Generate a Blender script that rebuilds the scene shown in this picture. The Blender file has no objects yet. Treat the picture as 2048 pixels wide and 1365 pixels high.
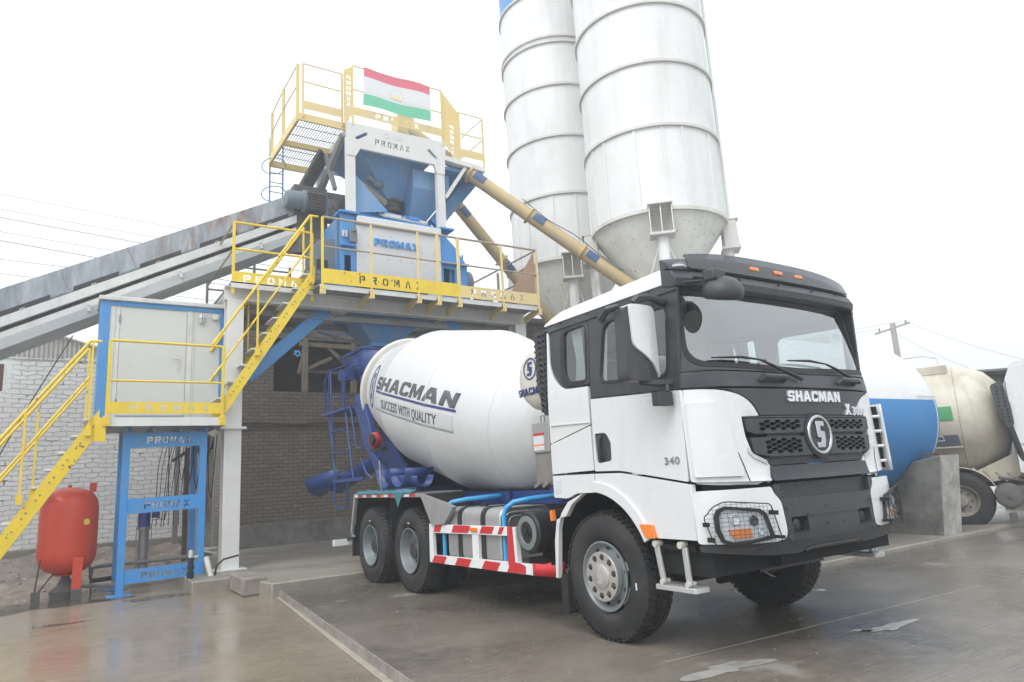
import bpy, bmesh, math, random
from mathutils import Vector, Matrix, noise
from mathutils.geometry import delaunay_2d_cdt
random.seed(7)
R = math.radians
sc = bpy.context.scene
COL = sc.collection

# ---------------------------------------------------------------- camera
cam_d = bpy.data.cameras.new('camera')
cam_d.lens = 24.134; cam_d.sensor_width = 36.0; cam_d.sensor_fit = 'HORIZONTAL'
cam_d.clip_start = 0.1; cam_d.clip_end = 2000
cam = bpy.data.objects.new('camera', cam_d); COL.objects.link(cam)
_yaw, _pitch, _roll = 2.5569, 0.1934, -0.0571
_f = Vector((math.cos(_yaw)*math.cos(_pitch), math.sin(_yaw)*math.cos(_pitch), math.sin(_pitch)))
_r = Vector((math.sin(_yaw), -math.cos(_yaw), 0)); _u = _r.cross(_f)
_c, _s = math.cos(_roll), math.sin(_roll)
_rr = _r*_c + _u*_s; _uu = -_r*_s + _u*_c
cam.matrix_world = Matrix(((_rr.x, _uu.x, -_f.x, 4.7978), (_rr.y, _uu.y, -_f.y, -5.1593), (_rr.z, _uu.z, -_f.z, 1.4245), (0, 0, 0, 1)))
sc.camera = cam

# ---------------------------------------------------------------- world, sun, exposure
SUN_EL, SUN_AZ = R(50), R(-62)          # azimuth measured counter-clockwise from +X
w = bpy.data.worlds.new('World'); sc.world = w; w.use_nodes = True
nt = w.node_tree; nt.nodes.clear()
sky = nt.nodes.new('ShaderNodeTexSky'); sky.sky_type = 'NISHITA'; sky.sun_disc = False
sky.sun_elevation = SUN_EL; sky.sun_rotation = R(90) - SUN_AZ
sky.air_density = 1.0; sky.dust_density = 6.0; sky.ozone_density = 1.0
hs = nt.nodes.new('ShaderNodeHueSaturation'); hs.inputs['Saturation'].default_value = 0.10
mx = nt.nodes.new('ShaderNodeMix'); mx.data_type = 'RGBA'; mx.inputs[0].default_value = 0.82
mx.inputs[7].default_value = (10.2, 10.8, 11.3, 1)     # even white overcast, in the sky texture's own units
bg = nt.nodes.new('ShaderNodeBackground'); bg.inputs['Strength'].default_value = 0.108
wo = nt.nodes.new('ShaderNodeOutputWorld')
nt.links.new(sky.outputs[0], hs.inputs['Color']); nt.links.new(hs.outputs[0], mx.inputs[6])
tcw = nt.nodes.new('ShaderNodeTexCoord'); spw = nt.nodes.new('ShaderNodeSeparateXYZ'); nt.links.new(tcw.outputs['Generated'], spw.inputs[0])
mrw = nt.nodes.new('ShaderNodeMapRange'); mrw.inputs[1].default_value = 0.0; mrw.inputs[2].default_value = 0.55; mrw.inputs[3].default_value = 0.74; mrw.inputs[4].default_value = 1.10; nt.links.new(spw.outputs[2], mrw.inputs[0])
nzw = nt.nodes.new('ShaderNodeTexNoise'); nzw.inputs['Scale'].default_value = 2.2; nzw.inputs['Detail'].default_value = 4; nt.links.new(tcw.outputs['Generated'], nzw.inputs['Vector'])
m1w = nt.nodes.new('ShaderNodeMath'); m1w.operation = 'MULTIPLY_ADD'; m1w.inputs[1].default_value = 0.22; m1w.inputs[2].default_value = 0.89; nt.links.new(nzw.outputs[0], m1w.inputs[0])
m2w = nt.nodes.new('ShaderNodeMath'); m2w.operation = 'MULTIPLY'; nt.links.new(m1w.outputs[0], m2w.inputs[0]); nt.links.new(mrw.outputs[0], m2w.inputs[1])
scw = nt.nodes.new('ShaderNodeVectorMath'); scw.operation = 'SCALE'; nt.links.new(mx.outputs[2], scw.inputs[0]); nt.links.new(m2w.outputs[0], scw.inputs['Scale'])
nt.links.new(scw.outputs[0], bg.inputs['Color']); nt.links.new(bg.outputs[0], wo.inputs[0])
sd = bpy.data.lights.new('sun', 'SUN'); sd.energy = 1.15; sd.angle = R(35); sd.color = (1, 0.985, 0.965)
so = bpy.data.objects.new('sun', sd); COL.objects.link(so)
so.rotation_euler = Vector((math.cos(SUN_AZ)*math.cos(SUN_EL), math.sin(SUN_AZ)*math.cos(SUN_EL), math.sin(SUN_EL))).to_track_quat('Z', 'Y').to_euler()
sc.view_settings.view_transform = 'Standard'; sc.view_settings.look = 'None'
sc.view_settings.gamma = 1; sc.view_settings.exposure = 0.66; sc.view_settings.use_curve_mapping = False

# ---------------------------------------------------------------- materials
def nodes_of(name):
    m = bpy.data.materials.new(name); m.use_nodes = True
    t = m.node_tree; b = t.nodes['Principled BSDF']
    return m, t, b
def N(t, kind, **kw):
    n = t.nodes.new(kind)
    for k, v in kw.items():
        if k in n.inputs: n.inputs[k].default_value = v
        else: setattr(n, k, v)
    return n
def L(t, a, b): t.links.new(a, b)
def ramp(t, fac, stops):
    r = t.nodes.new('ShaderNodeValToRGB'); e = r.color_ramp.elements
    while len(e) < len(stops): e.new(0.5)
    for i, (p, c) in enumerate(stops):
        e[i].position = p; e[i].color = (c, c, c, 1) if isinstance(c, (int, float)) else (*c, 1)
    L(t, fac, r.inputs[0]); return r.outputs[0]
def mixc(t, fac, a, b):
    m = t.nodes.new('ShaderNodeMix'); m.data_type = 'RGBA'
    for s, v in ((m.inputs[0], fac), (m.inputs[6], a), (m.inputs[7], b)):
        if isinstance(v, bpy.types.NodeSocket): L(t, v, s)
        elif isinstance(v, (int, float)): s.default_value = v
        else: s.default_value = (*v, 1)
    return m.outputs[2]
def mth(t, op, a, b=0.0):
    m = t.nodes.new('ShaderNodeMath'); m.operation = op
    for s, v in ((m.inputs[0], a), (m.inputs[1], b)):
        if isinstance(v, bpy.types.NodeSocket): L(t, v, s)
        else: s.default_value = v
    return m.outputs[0]
def coords(t, scale=(1, 1, 1), rot=(0, 0, 0)):
    g = t.nodes.new('ShaderNodeNewGeometry')
    m = N(t, 'ShaderNodeMapping'); m.inputs['Scale'].default_value = scale; m.inputs['Rotation'].default_value = rot
    L(t, g.outputs['Position'], m.inputs[0]); return m.outputs[0]
def noi(t, vec, scale, detail=4, rough=0.55):
    n = N(t, 'ShaderNodeTexNoise', Scale=scale, Detail=detail, Roughness=rough); L(t, vec, n.inputs['Vector']); return n.outputs[0]
def bump(t, b, h, strength=0.2, dist=0.01):
    n = N(t, 'ShaderNodeBump', Strength=strength, Distance=dist); L(t, h, n.inputs['Height']); L(t, n.outputs[0], b.inputs['Normal'])
def paint(name, col, rough=0.4, metal=0.0, dirt=0.25, dirtcol=(0.16, 0.14, 0.12), scale=2.0, streak=0.0, bmp=0.08, chips=0.0, chipcol=(0.03, 0.025, 0.02), lo=0.45, hi=0.75, coat=0.0):
    m, t, b = nodes_of(name)
    v = coords(t); v2 = coords(t, (1, 1, 0.12))
    f = ramp(t, noi(t, v, scale, 6, 0.65), [(lo, 0), (hi, 1)])
    c = mixc(t, mth(t, 'MULTIPLY', f, dirt), col, dirtcol)
    if streak:
        f2 = ramp(t, noi(t, v2, scale*5, 4, 0.6), [(0.5, 0), (0.8, 1)])
        c = mixc(t, mth(t, 'MULTIPLY', f2, streak), c, dirtcol)
    if chips:
        f3 = ramp(t, noi(t, v, 9, 5, 0.7), [(1 - chips - 0.35, 0), (1 - chips - 0.33, 1)])
        c = mixc(t, f3, c, chipcol)
    L(t, c, b.inputs['Base Color'])
    L(t, mth(t, 'MULTIPLY_ADD', noi(t, v, scale*3), 0.25) if False else mth(t, 'ADD', mth(t, 'MULTIPLY', f, 0.2), rough), b.inputs['Roughness'])
    b.inputs['Metallic'].default_value = metal
    if coat: b.inputs['Coat Weight'].default_value = coat; b.inputs['Coat Roughness'].default_value = 0.08
    if bmp: bump(t, b, noi(t, v, 35, 3), bmp, 0.003)
    return m
M = {}
M['cab_white'] = paint('cab_white', (0.69, 0.70, 0.71), 0.25, dirt=0.16, dirtcol=(0.47, 0.46, 0.43), scale=1.1, bmp=0, streak=0.16, coat=0.5)
M['drum_white'] = paint('drum_white', (0.62, 0.63, 0.635), 0.34, dirt=0.16, dirtcol=(0.30, 0.27, 0.23), scale=1.1, streak=0.14, bmp=0.02, lo=0.5)
M['dark_plastic'] = paint('dark_plastic', (0.032, 0.034, 0.040), 0.42, dirt=0.25, dirtcol=(0.15, 0.145, 0.14), scale=3, streak=0.12, bmp=0.12)
M['black_plastic'] = paint('black_plastic', (0.011, 0.011, 0.013), 0.5, dirt=0.2, scale=3)
M['under_black'] = paint('under_black', (0.006, 0.006, 0.007), 0.8, dirt=0.3, dirtcol=(0.02, 0.018, 0.016))
M['rubber'] = paint('rubber', (0.010, 0.010, 0.011), 0.62, dirt=0.5, dirtcol=(0.04, 0.036, 0.032), scale=5, bmp=0.3)
M['rubber_wall'] = paint('rubber_wall', (0.016, 0.016, 0.017), 0.55, dirt=0.7, dirtcol=(0.065, 0.06, 0.056), scale=4, bmp=0.2)
M['rim_grey'] = paint('rim_grey', (0.20, 0.225, 0.235), 0.4, 0.2, dirt=0.3, scale=6)
M['hub_metal'] = paint('hub_metal', (0.62, 0.60, 0.58), 0.28, 0.7, dirt=0.15, scale=8)
M['hub_black'] = paint('hub_black', (0.03, 0.03, 0.03), 0.5, dirt=0.4, scale=8)
M['lamp_silver'] = paint('lamp_silver', (0.8, 0.81, 0.83), 0.16, 0.35, dirt=0.35, dirtcol=(0.25, 0.26, 0.28), scale=14, lo=0.5, hi=0.55, bmp=0)
M['chrome'] = paint('chrome', (0.50, 0.51, 0.53), 0.12, 1.0, dirt=0, bmp=0)
M['letter_silver'] = paint('letter_silver', (0.75, 0.76, 0.78), 0.25, 0.6, dirt=0, bmp=0)
M['alu'] = paint('alu', (0.42, 0.42, 0.415), 0.42, 0.5, dirt=0.4, dirtcol=(0.2, 0.18, 0.16), scale=3, streak=0.2, bmp=0.05)
M['alu_bright'] = paint('alu_bright', (0.6, 0.61, 0.6), 0.35, 0.5, dirt=0.3, scale=5)
M['truck_blue'] = paint('truck_blue', (0.010, 0.042, 0.19), 0.38, dirt=0.3, dirtcol=(0.1, 0.1, 0.13), scale=4)
M['wrap_blue'] = paint('wrap_blue', (0.04, 0.36, 0.72), 0.3, dirt=0.2, scale=9, bmp=0.4)
M['cover_teal'] = paint('cover_teal', (0.04, 0.17, 0.22), 0.6, dirt=0.5, scale=12, bmp=0.6)
M['red_tape'] = paint('red_tape', (0.55, 0.025, 0.03), 0.35, dirt=0.08)
M['white_tape'] = paint('white_tape', (0.76, 0.77, 0.77), 0.35, dirt=0.1)
M['amber'] = paint('amber', (0.85, 0.22, 0.02), 0.2, dirt=0, bmp=0, coat=1)
M['red_plastic'] = paint('red_plastic', (0.5, 0.03, 0.02), 0.3, dirt=0.1)
M['ink_navy'] = paint('ink_navy', (0.03, 0.045, 0.17), 0.4, dirt=0)
M['ink_grey'] = paint('ink_grey', (0.085, 0.09, 0.105), 0.4, dirt=0.0, bmp=0)
M['band_grey'] = paint('band_grey', (0.56, 0.57, 0.59), 0.4, dirt=0.08, bmp=0)
M['cream'] = paint('cream', (0.62, 0.60, 0.54), 0.4, dirt=0.25, scale=3)
M['cream_tank'] = paint('cream_tank', (0.60, 0.57, 0.47), 0.45, dirt=0.85, dirtcol=(0.26, 0.21, 0.16), scale=0.7, streak=0.7, lo=0.36)
M['sticker'] = paint('sticker', (0.62, 0.64, 0.66), 0.4, dirt=0.15, scale=30)
M['seat'] = paint('seat', (0.25, 0.26, 0.28), 0.8, dirt=0.1)
M['interior'] = paint('interior', (0.42, 0.43, 0.44), 0.8, dirt=0.1)
M['curtain'] = paint('curtain', (0.6, 0.59, 0.56), 0.9, dirt=0.1)
M['plant_blue'] = paint('plant_blue', (0.045, 0.27, 0.64), 0.38, dirt=0.3, dirtcol=(0.25, 0.27, 0.28), scale=2.5, streak=0.25)
M['plant_blue_dirty'] = paint('plant_blue_dirty', (0.06, 0.25, 0.54), 0.55, dirt=0.8, dirtcol=(0.22, 0.25, 0.28), scale=2.0, streak=0.5, lo=0.42)
M['hatch_blue'] = paint('hatch_blue', (0.05, 0.11, 0.24), 0.5, dirt=0.5)
M['hopper_blue'] = paint('hopper_blue', (0.12, 0.30, 0.55), 0.55, dirt=0.7, dirtcol=(0.30, 0.38, 0.48), scale=1.6, streak=0.4, lo=0.38)  # plant blue paled: dust and bright upper veil are both in the colour
M['yellow'] = paint('yellow', (0.80, 0.58, 0.03), 0.42, dirt=0.2, scale=3, chips=0.0)
M['yellow_worn'] = paint('yellow_worn', (0.80, 0.58, 0.03), 0.42, dirt=0.15, scale=3, chips=0.02)
M['yellow_dust_veil'] = paint('yellow_dust_veil', (0.74, 0.58, 0.24), 0.55, dirt=0.6, dirtcol=(0.62, 0.55, 0.42), scale=1.5)  # plant dust, plus the pale glare veil over the tower mixed into the colour
M['yellow_pipe'] = paint('yellow_pipe', (0.55, 0.42, 0.22), 0.55, dirt=0.7, dirtcol=(0.42, 0.35, 0.27), scale=1.5, streak=0.3)
M['rail_dirty'] = paint('rail_dirty', (0.40, 0.33, 0.24), 0.6, dirt=0.6, dirtcol=(0.25, 0.23, 0.21), scale=6)
M['plant_white'] = paint('plant_white', (0.70, 0.70, 0.68), 0.42, dirt=0.2, dirtcol=(0.4, 0.37, 0.33), scale=2, streak=0.15)
M['mixer_white'] = paint('mixer_white', (0.62, 0.63, 0.64), 0.4, 0.1, dirt=0.2, dirtcol=(0.4, 0.4, 0.4), scale=1.5, streak=0.15)
M['silo_white'] = paint('silo_white', (0.74, 0.745, 0.735), 0.45, dirt=0.4, dirtcol=(0.46, 0.46, 0.43), scale=0.5, streak=0.45, bmp=0.03)
M['silo_rim'] = paint('silo_rim', (0.62, 0.61, 0.58), 0.5, dirt=0.5, dirtcol=(0.46, 0.44, 0.41), scale=2)
M['cone_white'] = paint('cone_white', (0.64, 0.64, 0.59), 0.5, dirt=0.4, dirtcol=(0.3, 0.29, 0.26), scale=2.2, chips=0.02, chipcol=(0.16, 0.14, 0.12))
M['galv'] = paint('galv', (0.30, 0.31, 0.33), 0.5, 0.35, dirt=0.6, dirtcol=(0.45, 0.46, 0.48), scale=1.4, streak=0.45)
M['galv_light'] = paint('galv_light', (0.66, 0.66, 0.645), 0.45, 0.1, dirt=0.4, dirtcol=(0.36, 0.34, 0.32), scale=2, streak=0.3)
M['galv_under'] = paint('galv_under', (0.42, 0.44, 0.44), 0.5, 0.1, dirt=0.5, dirtcol=(0.3, 0.3, 0.3), scale=1.5)
M['deck_grey'] = paint('deck_grey', (0.30, 0.31, 0.31), 0.5, 0.2, dirt=0.6, dirtcol=(0.18, 0.17, 0.16), scale=2)
M['belt'] = paint('belt', (0.03, 0.03, 0.034), 0.7, dirt=0.3)
M['dusty_machine'] = paint('dusty_machine', (0.13, 0.19, 0.25), 0.6, dirt=0.9, dirtcol=(0.20, 0.18, 0.16), scale=5, lo=0.35, bmp=0.3)
M['dust_shade_dark'] = paint('dust_shade_dark', (0.10, 0.095, 0.09), 0.8, dirt=0.6, dirtcol=(0.2, 0.18, 0.16), scale=6, bmp=0.5)  # dark dusty parts; also colours the shade strip behind the toe board
M['tank_red'] = paint('tank_red', (0.64, 0.055, 0.016), 0.42, dirt=0.15, dirtcol=(0.3, 0.12, 0.08), scale=3, coat=0.15)
M['rust'] = paint('rust', (0.10, 0.05, 0.035), 0.8, dirt=0.5, scale=8)
M['steel'] = paint('steel', (0.32, 0.31, 0.30), 0.4, 0.6, dirt=0.5, scale=8)
M['pvc'] = paint('pvc', (0.55, 0.55, 0.50), 0.5, dirt=0.5, dirtcol=(0.3, 0.28, 0.25), scale=8)
M['pvc_grey'] = paint('pvc_grey', (0.17, 0.17, 0.17), 0.5, dirt=0.5, dirtcol=(0.3, 0.28, 0.25), scale=8)
M['pole_wood'] = paint('pole_wood', (0.40, 0.37, 0.33), 0.8, dirt=0.3)
M['wood'] = paint('wood', (0.26, 0.21, 0.155), 0.8, dirt=0.6, dirtcol=(0.12, 0.11, 0.1), scale=4, streak=0.4, bmp=0.4)
M['ply'] = paint('ply', (0.42, 0.27, 0.17), 0.8, dirt=0.4, dirtcol=(0.3, 0.22, 0.16), scale=3)
M['cabin_panel'] = paint('cabin_panel', (0.60, 0.61, 0.58), 0.45, dirt=0.12, dirtcol=(0.4, 0.4, 0.36), scale=1.5, streak=0.06)
M['wire_black'] = paint('wire_black', (0.02, 0.02, 0.02), 0.6)
M['wire_grey'] = paint('wire_grey', (0.12, 0.125, 0.13), 0.6)
M['flag_red'] = paint('flag_red', (0.75, 0.04, 0.10), 0.8, dirt=0)
M['flag_white'] = paint('flag_white', (0.85, 0.85, 0.85), 0.8, dirt=0)
M['flag_green'] = paint('flag_green', (0.03, 0.42, 0.20), 0.8, dirt=0)
M['flag_gold'] = paint('flag_gold', (0.8, 0.6, 0.2), 0.6, dirt=0)
M['tank_blue'] = paint('tank_blue', (0.02, 0.21, 0.52), 0.42, dirt=0.3, dirtcol=(0.06, 0.22, 0.45), scale=1.2, streak=0.25, chips=0.015, chipcol=(0.3, 0.2, 0.17))
M['decal_green'] = paint('decal_green', (0.05, 0.28, 0.10), 0.5, dirt=0.3)
M['decal_grey'] = paint('decal_grey', (0.10, 0.11, 0.14), 0.5, dirt=0.4)
M['asbestos'] = paint('asbestos', (0.12, 0.12, 0.125), 0.8, dirt=0.4)
M['fence_grey'] = paint('fence_grey', (0.40, 0.39, 0.36), 0.7, dirt=0.5, dirtcol=(0.5, 0.48, 0.44), streak=0.4)

def glass(name, tint=(0.72, 0.78, 0.78), gl=1.45, extra=0.04):
    m = bpy.data.materials.new(name); m.use_nodes = True; t = m.node_tree; t.nodes.clear()
    tr = N(t, 'ShaderNodeBsdfTransparent'); tr.inputs[0].default_value = (*tint, 1)
    g = N(t, 'ShaderNodeBsdfGlossy', Roughness=0.03); fr = N(t, 'ShaderNodeFresnel', IOR=gl)
    mx = N(t, 'ShaderNodeMixShader'); o = N(t, 'ShaderNodeOutputMaterial')
    gg = t.nodes.new('ShaderNodeNewGeometry'); L(t, mth(t, 'MULTIPLY', mth(t, 'ADD', fr.outputs[0], extra), mth(t, 'SUBTRACT', 1.0, gg.outputs['Backfacing'])), mx.inputs[0]); L(t, tr.outputs[0], mx.inputs[1]); L(t, g.outputs[0], mx.inputs[2]); L(t, mx.outputs[0], o.inputs[0])
    return m
M['glass'] = glass('glass', (0.8, 0.84, 0.84), 1.45, 0.12); M['glass_ws'] = glass('glass_ws', (0.84, 0.88, 0.88), 1.6, 0.27)
M['lens'] = glass('lens', (0.92, 0.94, 0.95), 1.45, 0.03)

def concrete(name, a, b_, rough=(0.25, 0.7), brush=0.0, brot=0.0, wet=0.5, scale=0.35, bstr=0.25, joints=None, patches=None):
    m, t, b = nodes_of(name); v = coords(t)
    f = ramp(t, noi(t, v, scale, 8, 0.62), [(0.35, 0), (0.68, 1)])
    f2 = noi(t, v, 6, 6, 0.7)
    c = mixc(t, f, a, b_); c = mixc(t, mth(t, 'MULTIPLY', ramp(t, f2, [(0.42, 0), (0.7, 1)]), 0.35), c, tuple(x*1.35 for x in b_))
    h = mth(t, 'MULTIPLY', noi(t, v, 40, 5, 0.7), 0.5)
    if brush:
        vb = coords(t, (24, 0.5, 1), (0, 0, brot))
        nb = noi(t, vb, 2.2, 4, 0.6)
        h = mth(t, 'ADD', h, mth(t, 'MULTIPLY', nb, brush))
        c = mixc(t, mth(t, 'MULTIPLY', ramp(t, nb, [(0.4, 0), (0.66, 1)]), 0.28), c, tuple(x*0.55 for x in a))
    if patches:
        w = ramp(t, noi(t, coords(t, (1, 1, 1), (0, 0, 0.4)), patches[0], 5, 0.55), [(patches[1], 0), (patches[1] + 0.07, 1)])
        c = mixc(t, mth(t, 'MULTIPLY', w, patches[2]), c, patches[3])
    L(t, c, b.inputs['Base Color'])
    wv = ramp(t, noi(t, v, 0.55, 2, 0.5), [(wet - 0.16, rough[0]), (wet + 0.2, rough[1])])
    L(t, wv, b.inputs['Roughness'])
    b.inputs['Specular IOR Level'].default_value = 0.6
    bump(t, b, h, bstr, 0.008)
    return m
M['ground_yard'] = concrete('ground_yard', (0.19, 0.155, 0.115), (0.29, 0.24, 0.185), (0.10, 0.32), 1.6, 0, 0.5, bstr=0.14)
M['ground_slab'] = concrete('ground_slab', (0.088, 0.075, 0.060), (0.225, 0.195, 0.158), (0.16, 0.46), 2.0, 0, 0.48, scale=0.3, bstr=0.32, patches=(0.9, 0.63, 0.75, (0.33, 0.31, 0.28)))
M['ground_floor'] = concrete('ground_floor', (0.19, 0.17, 0.14), (0.32, 0.29, 0.245), (0.3, 0.75), 0.2, 0, 0.5, bstr=0.3)
M['slab_side'] = concrete('slab_side', (0.17, 0.15, 0.13), (0.30, 0.28, 0.25), (0.6, 0.9), 0, 0, 0.5, scale=3)
M['dry_strip'] = concrete('dry_strip', (0.27, 0.235, 0.19), (0.38, 0.34, 0.28), (0.5, 0.9), 0, 0, 0.5, scale=5)
M['block'] = concrete('block', (0.17, 0.15, 0.125), (0.28, 0.25, 0.215), (0.6, 0.95), 0, 0, 0.5, scale=4, bstr=1.0)
M['dark_concrete'] = concrete('dark_concrete', (0.10, 0.096, 0.083), (0.21, 0.20, 0.185), (0.6, 0.9), 0, 0, 0.5, scale=1.5, bstr=0.6)
M['pale_concrete'] = concrete('pale_concrete', (0.22, 0.21, 0.19), (0.46, 0.45, 0.42), (0.6, 0.9), 0, 0, 0.5, scale=3, bstr=0.6)
M['soil'] = concrete('soil', (0.14, 0.11, 0.085), (0.30, 0.26, 0.215), (0.7, 1.0), 0, 0, 0.5, scale=2.5, bstr=1.0)
M['foam'] = concrete('foam', (0.22, 0.21, 0.19), (0.34, 0.325, 0.30), (0.4, 0.6), 0, 0, 0.5, scale=8, bstr=0.4)

def bricks(name, c1, c2, mortar, bw, rh, ms, warp=0.02, rot=(R(90), 0, R(90)), bstr=0.9, stain=0.4, staincol=(0.1, 0.09, 0.08), rough=0.85, plaster=None, hole=0.0):
    m, t, b = nodes_of(name)
    g = t.nodes.new('ShaderNodeNewGeometry'); sp = N(t, 'ShaderNodeSeparateXYZ'); L(t, g.outputs['Position'], sp.inputs[0])
    cb = N(t, 'ShaderNodeCombineXYZ'); L(t, mth(t, 'ADD', sp.outputs[1], sp.outputs[0]), cb.inputs[0]); L(t, sp.outputs[2], cb.inputs[1])
    nz = N(t, 'ShaderNodeTexNoise', Scale=3.5, Detail=3.0); L(t, g.outputs['Position'], nz.inputs['Vector'])
    nz2 = N(t, 'ShaderNodeTexNoise', Scale=22.0, Detail=2.0); L(t, g.outputs['Position'], nz2.inputs['Vector'])
    va = N(t, 'ShaderNodeVectorMath', operation='MULTIPLY_ADD'); L(t, nz.outputs['Color'], va.inputs[0]); va.inputs[1].default_value = (warp*2, warp*2, 0); L(t, cb.outputs[0], va.inputs[2])
    vb = N(t, 'ShaderNodeVectorMath', operation='MULTIPLY_ADD'); L(t, nz2.outputs['Color'], vb.inputs[0]); vb.inputs[1].default_value = (warp*0.5, warp*0.5, 0); L(t, va.outputs[0], vb.inputs[2])
    br = N(t, 'ShaderNodeTexBrick', Scale=1.0); L(t, vb.outputs[0], br.inputs['Vector'])
    br.inputs['Brick Width'].default_value = bw; br.inputs['Row Height'].default_value = rh; br.inputs['Mortar Size'].default_value = ms; br.inputs['Mortar Smooth'].default_value = 0.35
    br.inputs['Color1'].default_value = (*c1, 1); br.inputs['Color2'].default_value = (*c2, 1); br.inputs['Mortar'].default_value = (*mortar, 1)
    c = br.outputs['Color']
    v = coords(t)
    f = ramp(t, noi(t, v, 0.9, 6, 0.65), [(0.42, 0), (0.7, 1)])
    c = mixc(t, mth(t, 'MULTIPLY', f, stain), c, staincol)
    h = mth(t, 'MULTIPLY', br.outputs['Fac'], -1.0)
    if hole:
        hf = ramp(t, noi(t, v, 4.0, 3, 0.5), [(0.62, 0), (0.66, 1)])
        hm = mth(t, 'MULTIPLY', hf, ramp(t, br.outputs['Fac'], [(0.05, 0), (0.4, 1)]))
        c = mixc(t, mth(t, 'MULTIPLY', hm, hole), c, (0.05, 0.045, 0.04))
    if plaster:
        p = ramp(t, noi(t, coords(t, (1, 1, 0.45)), 0.55, 5, 0.6), [(plaster[0], 0), (plaster[0] + 0.06, 1)])
        c = mixc(t, p, c, plaster[1]); h = mth(t, 'MULTIPLY', h, mth(t, 'SUBTRACT', 1.0, p))
    L(t, c, b.inputs['Base Color']); b.inputs['Roughness'].default_value = rough
    h = mth(t, 'ADD', h, mth(t, 'MULTIPLY', noi(t, v, 30, 5, 0.7), 0.5))
    bump(t, b, h, bstr, 0.02)
    return m
M['brick_white'] = bricks('brick_white', (0.86, 0.86, 0.86), (0.78, 0.78, 0.775), (0.56, 0.55, 0.54), 0.25, 0.098, 0.010, warp=0.06, stain=0.10, staincol=(0.35, 0.33, 0.30), plaster=(0.53, (0.84, 0.86, 0.85)), hole=0.95)
M['brick_dark'] = bricks('brick_dark', (0.235, 0.195, 0.152), (0.175, 0.145, 0.113), (0.07, 0.058, 0.046), 0.24, 0.09, 0.010, warp=0.03, stain=0.5, staincol=(0.14, 0.122, 0.10), plaster=(0.66, (0.17, 0.148, 0.12)))

def mesh_mat(name, col, gap, scale):
    # fine perforation: dark dots
    m, t, b = nodes_of(name); v = coords(t)
    n = N(t, 'ShaderNodeTexVoronoi', Scale=scale, Randomness=0.0); n.voronoi_dimensions = '2D'
    sp = N(t, 'ShaderNodeSeparateXYZ'); L(t, v, sp.inputs[0]); cb = N(t, 'ShaderNodeCombineXYZ'); L(t, mth(t, 'ADD', mth(t, 'MULTIPLY', sp.outputs[1], 0.62), sp.outputs[2]), cb.inputs[0]); L(t, mth(t, 'SUBTRACT', mth(t, 'MULTIPLY', sp.outputs[1], 0.62), sp.outputs[2]), cb.inputs[1]); L(t, cb.outputs[0], n.inputs['Vector'])
    f = ramp(t, n.outputs['Distance'], [(0.30, 1), (0.40, 0)])
    L(t, mixc(t, f, col, gap), b.inputs['Base Color']); b.inputs['Roughness'].default_value = 0.5
    bump(t, b, mth(t, 'MULTIPLY', f, -1), 1.0, 0.01); return m
M['perf'] = mesh_mat('perf', (0.075, 0.078, 0.085), (0.002, 0.002, 0.003), 40)

def rusty(name):
    m, t, b = nodes_of(name); v = coords(t); vs = coords(t, (1, 1, 0.2))
    g = t.nodes.new('ShaderNodeNewGeometry'); sp = N(t, 'ShaderNodeSeparateXYZ'); L(t, g.outputs['Position'], sp.inputs[0])
    c = mixc(t, ramp(t, noi(t, vs, 5, 6, 0.7), [(0.35, 0), (0.7, 1)]), (0.21, 0.235, 0.265), (0.46, 0.49, 0.52))
    f = ramp(t, noi(t, vs, 2.6, 7, 0.75), [(0.50, 0), (0.62, 1)])
    msk = N(t, 'ShaderNodeMapRange'); L(t, sp.outputs[1], msk.inputs[0]); msk.inputs[1].default_value = -4.3; msk.inputs[2].default_value = -3.4
    c = mixc(t, mth(t, 'MULTIPLY', f, msk.outputs[0]), c, (0.27, 0.13, 0.075))
    L(t, c, b.inputs['Base Color']); b.inputs['Roughness'].default_value = 0.55; b.inputs['Metallic'].default_value = 0.15
    bump(t, b, noi(t, v, 12, 4), 0.15, 0.01); return m
M['conv_side'] = rusty('conv_side')

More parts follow.
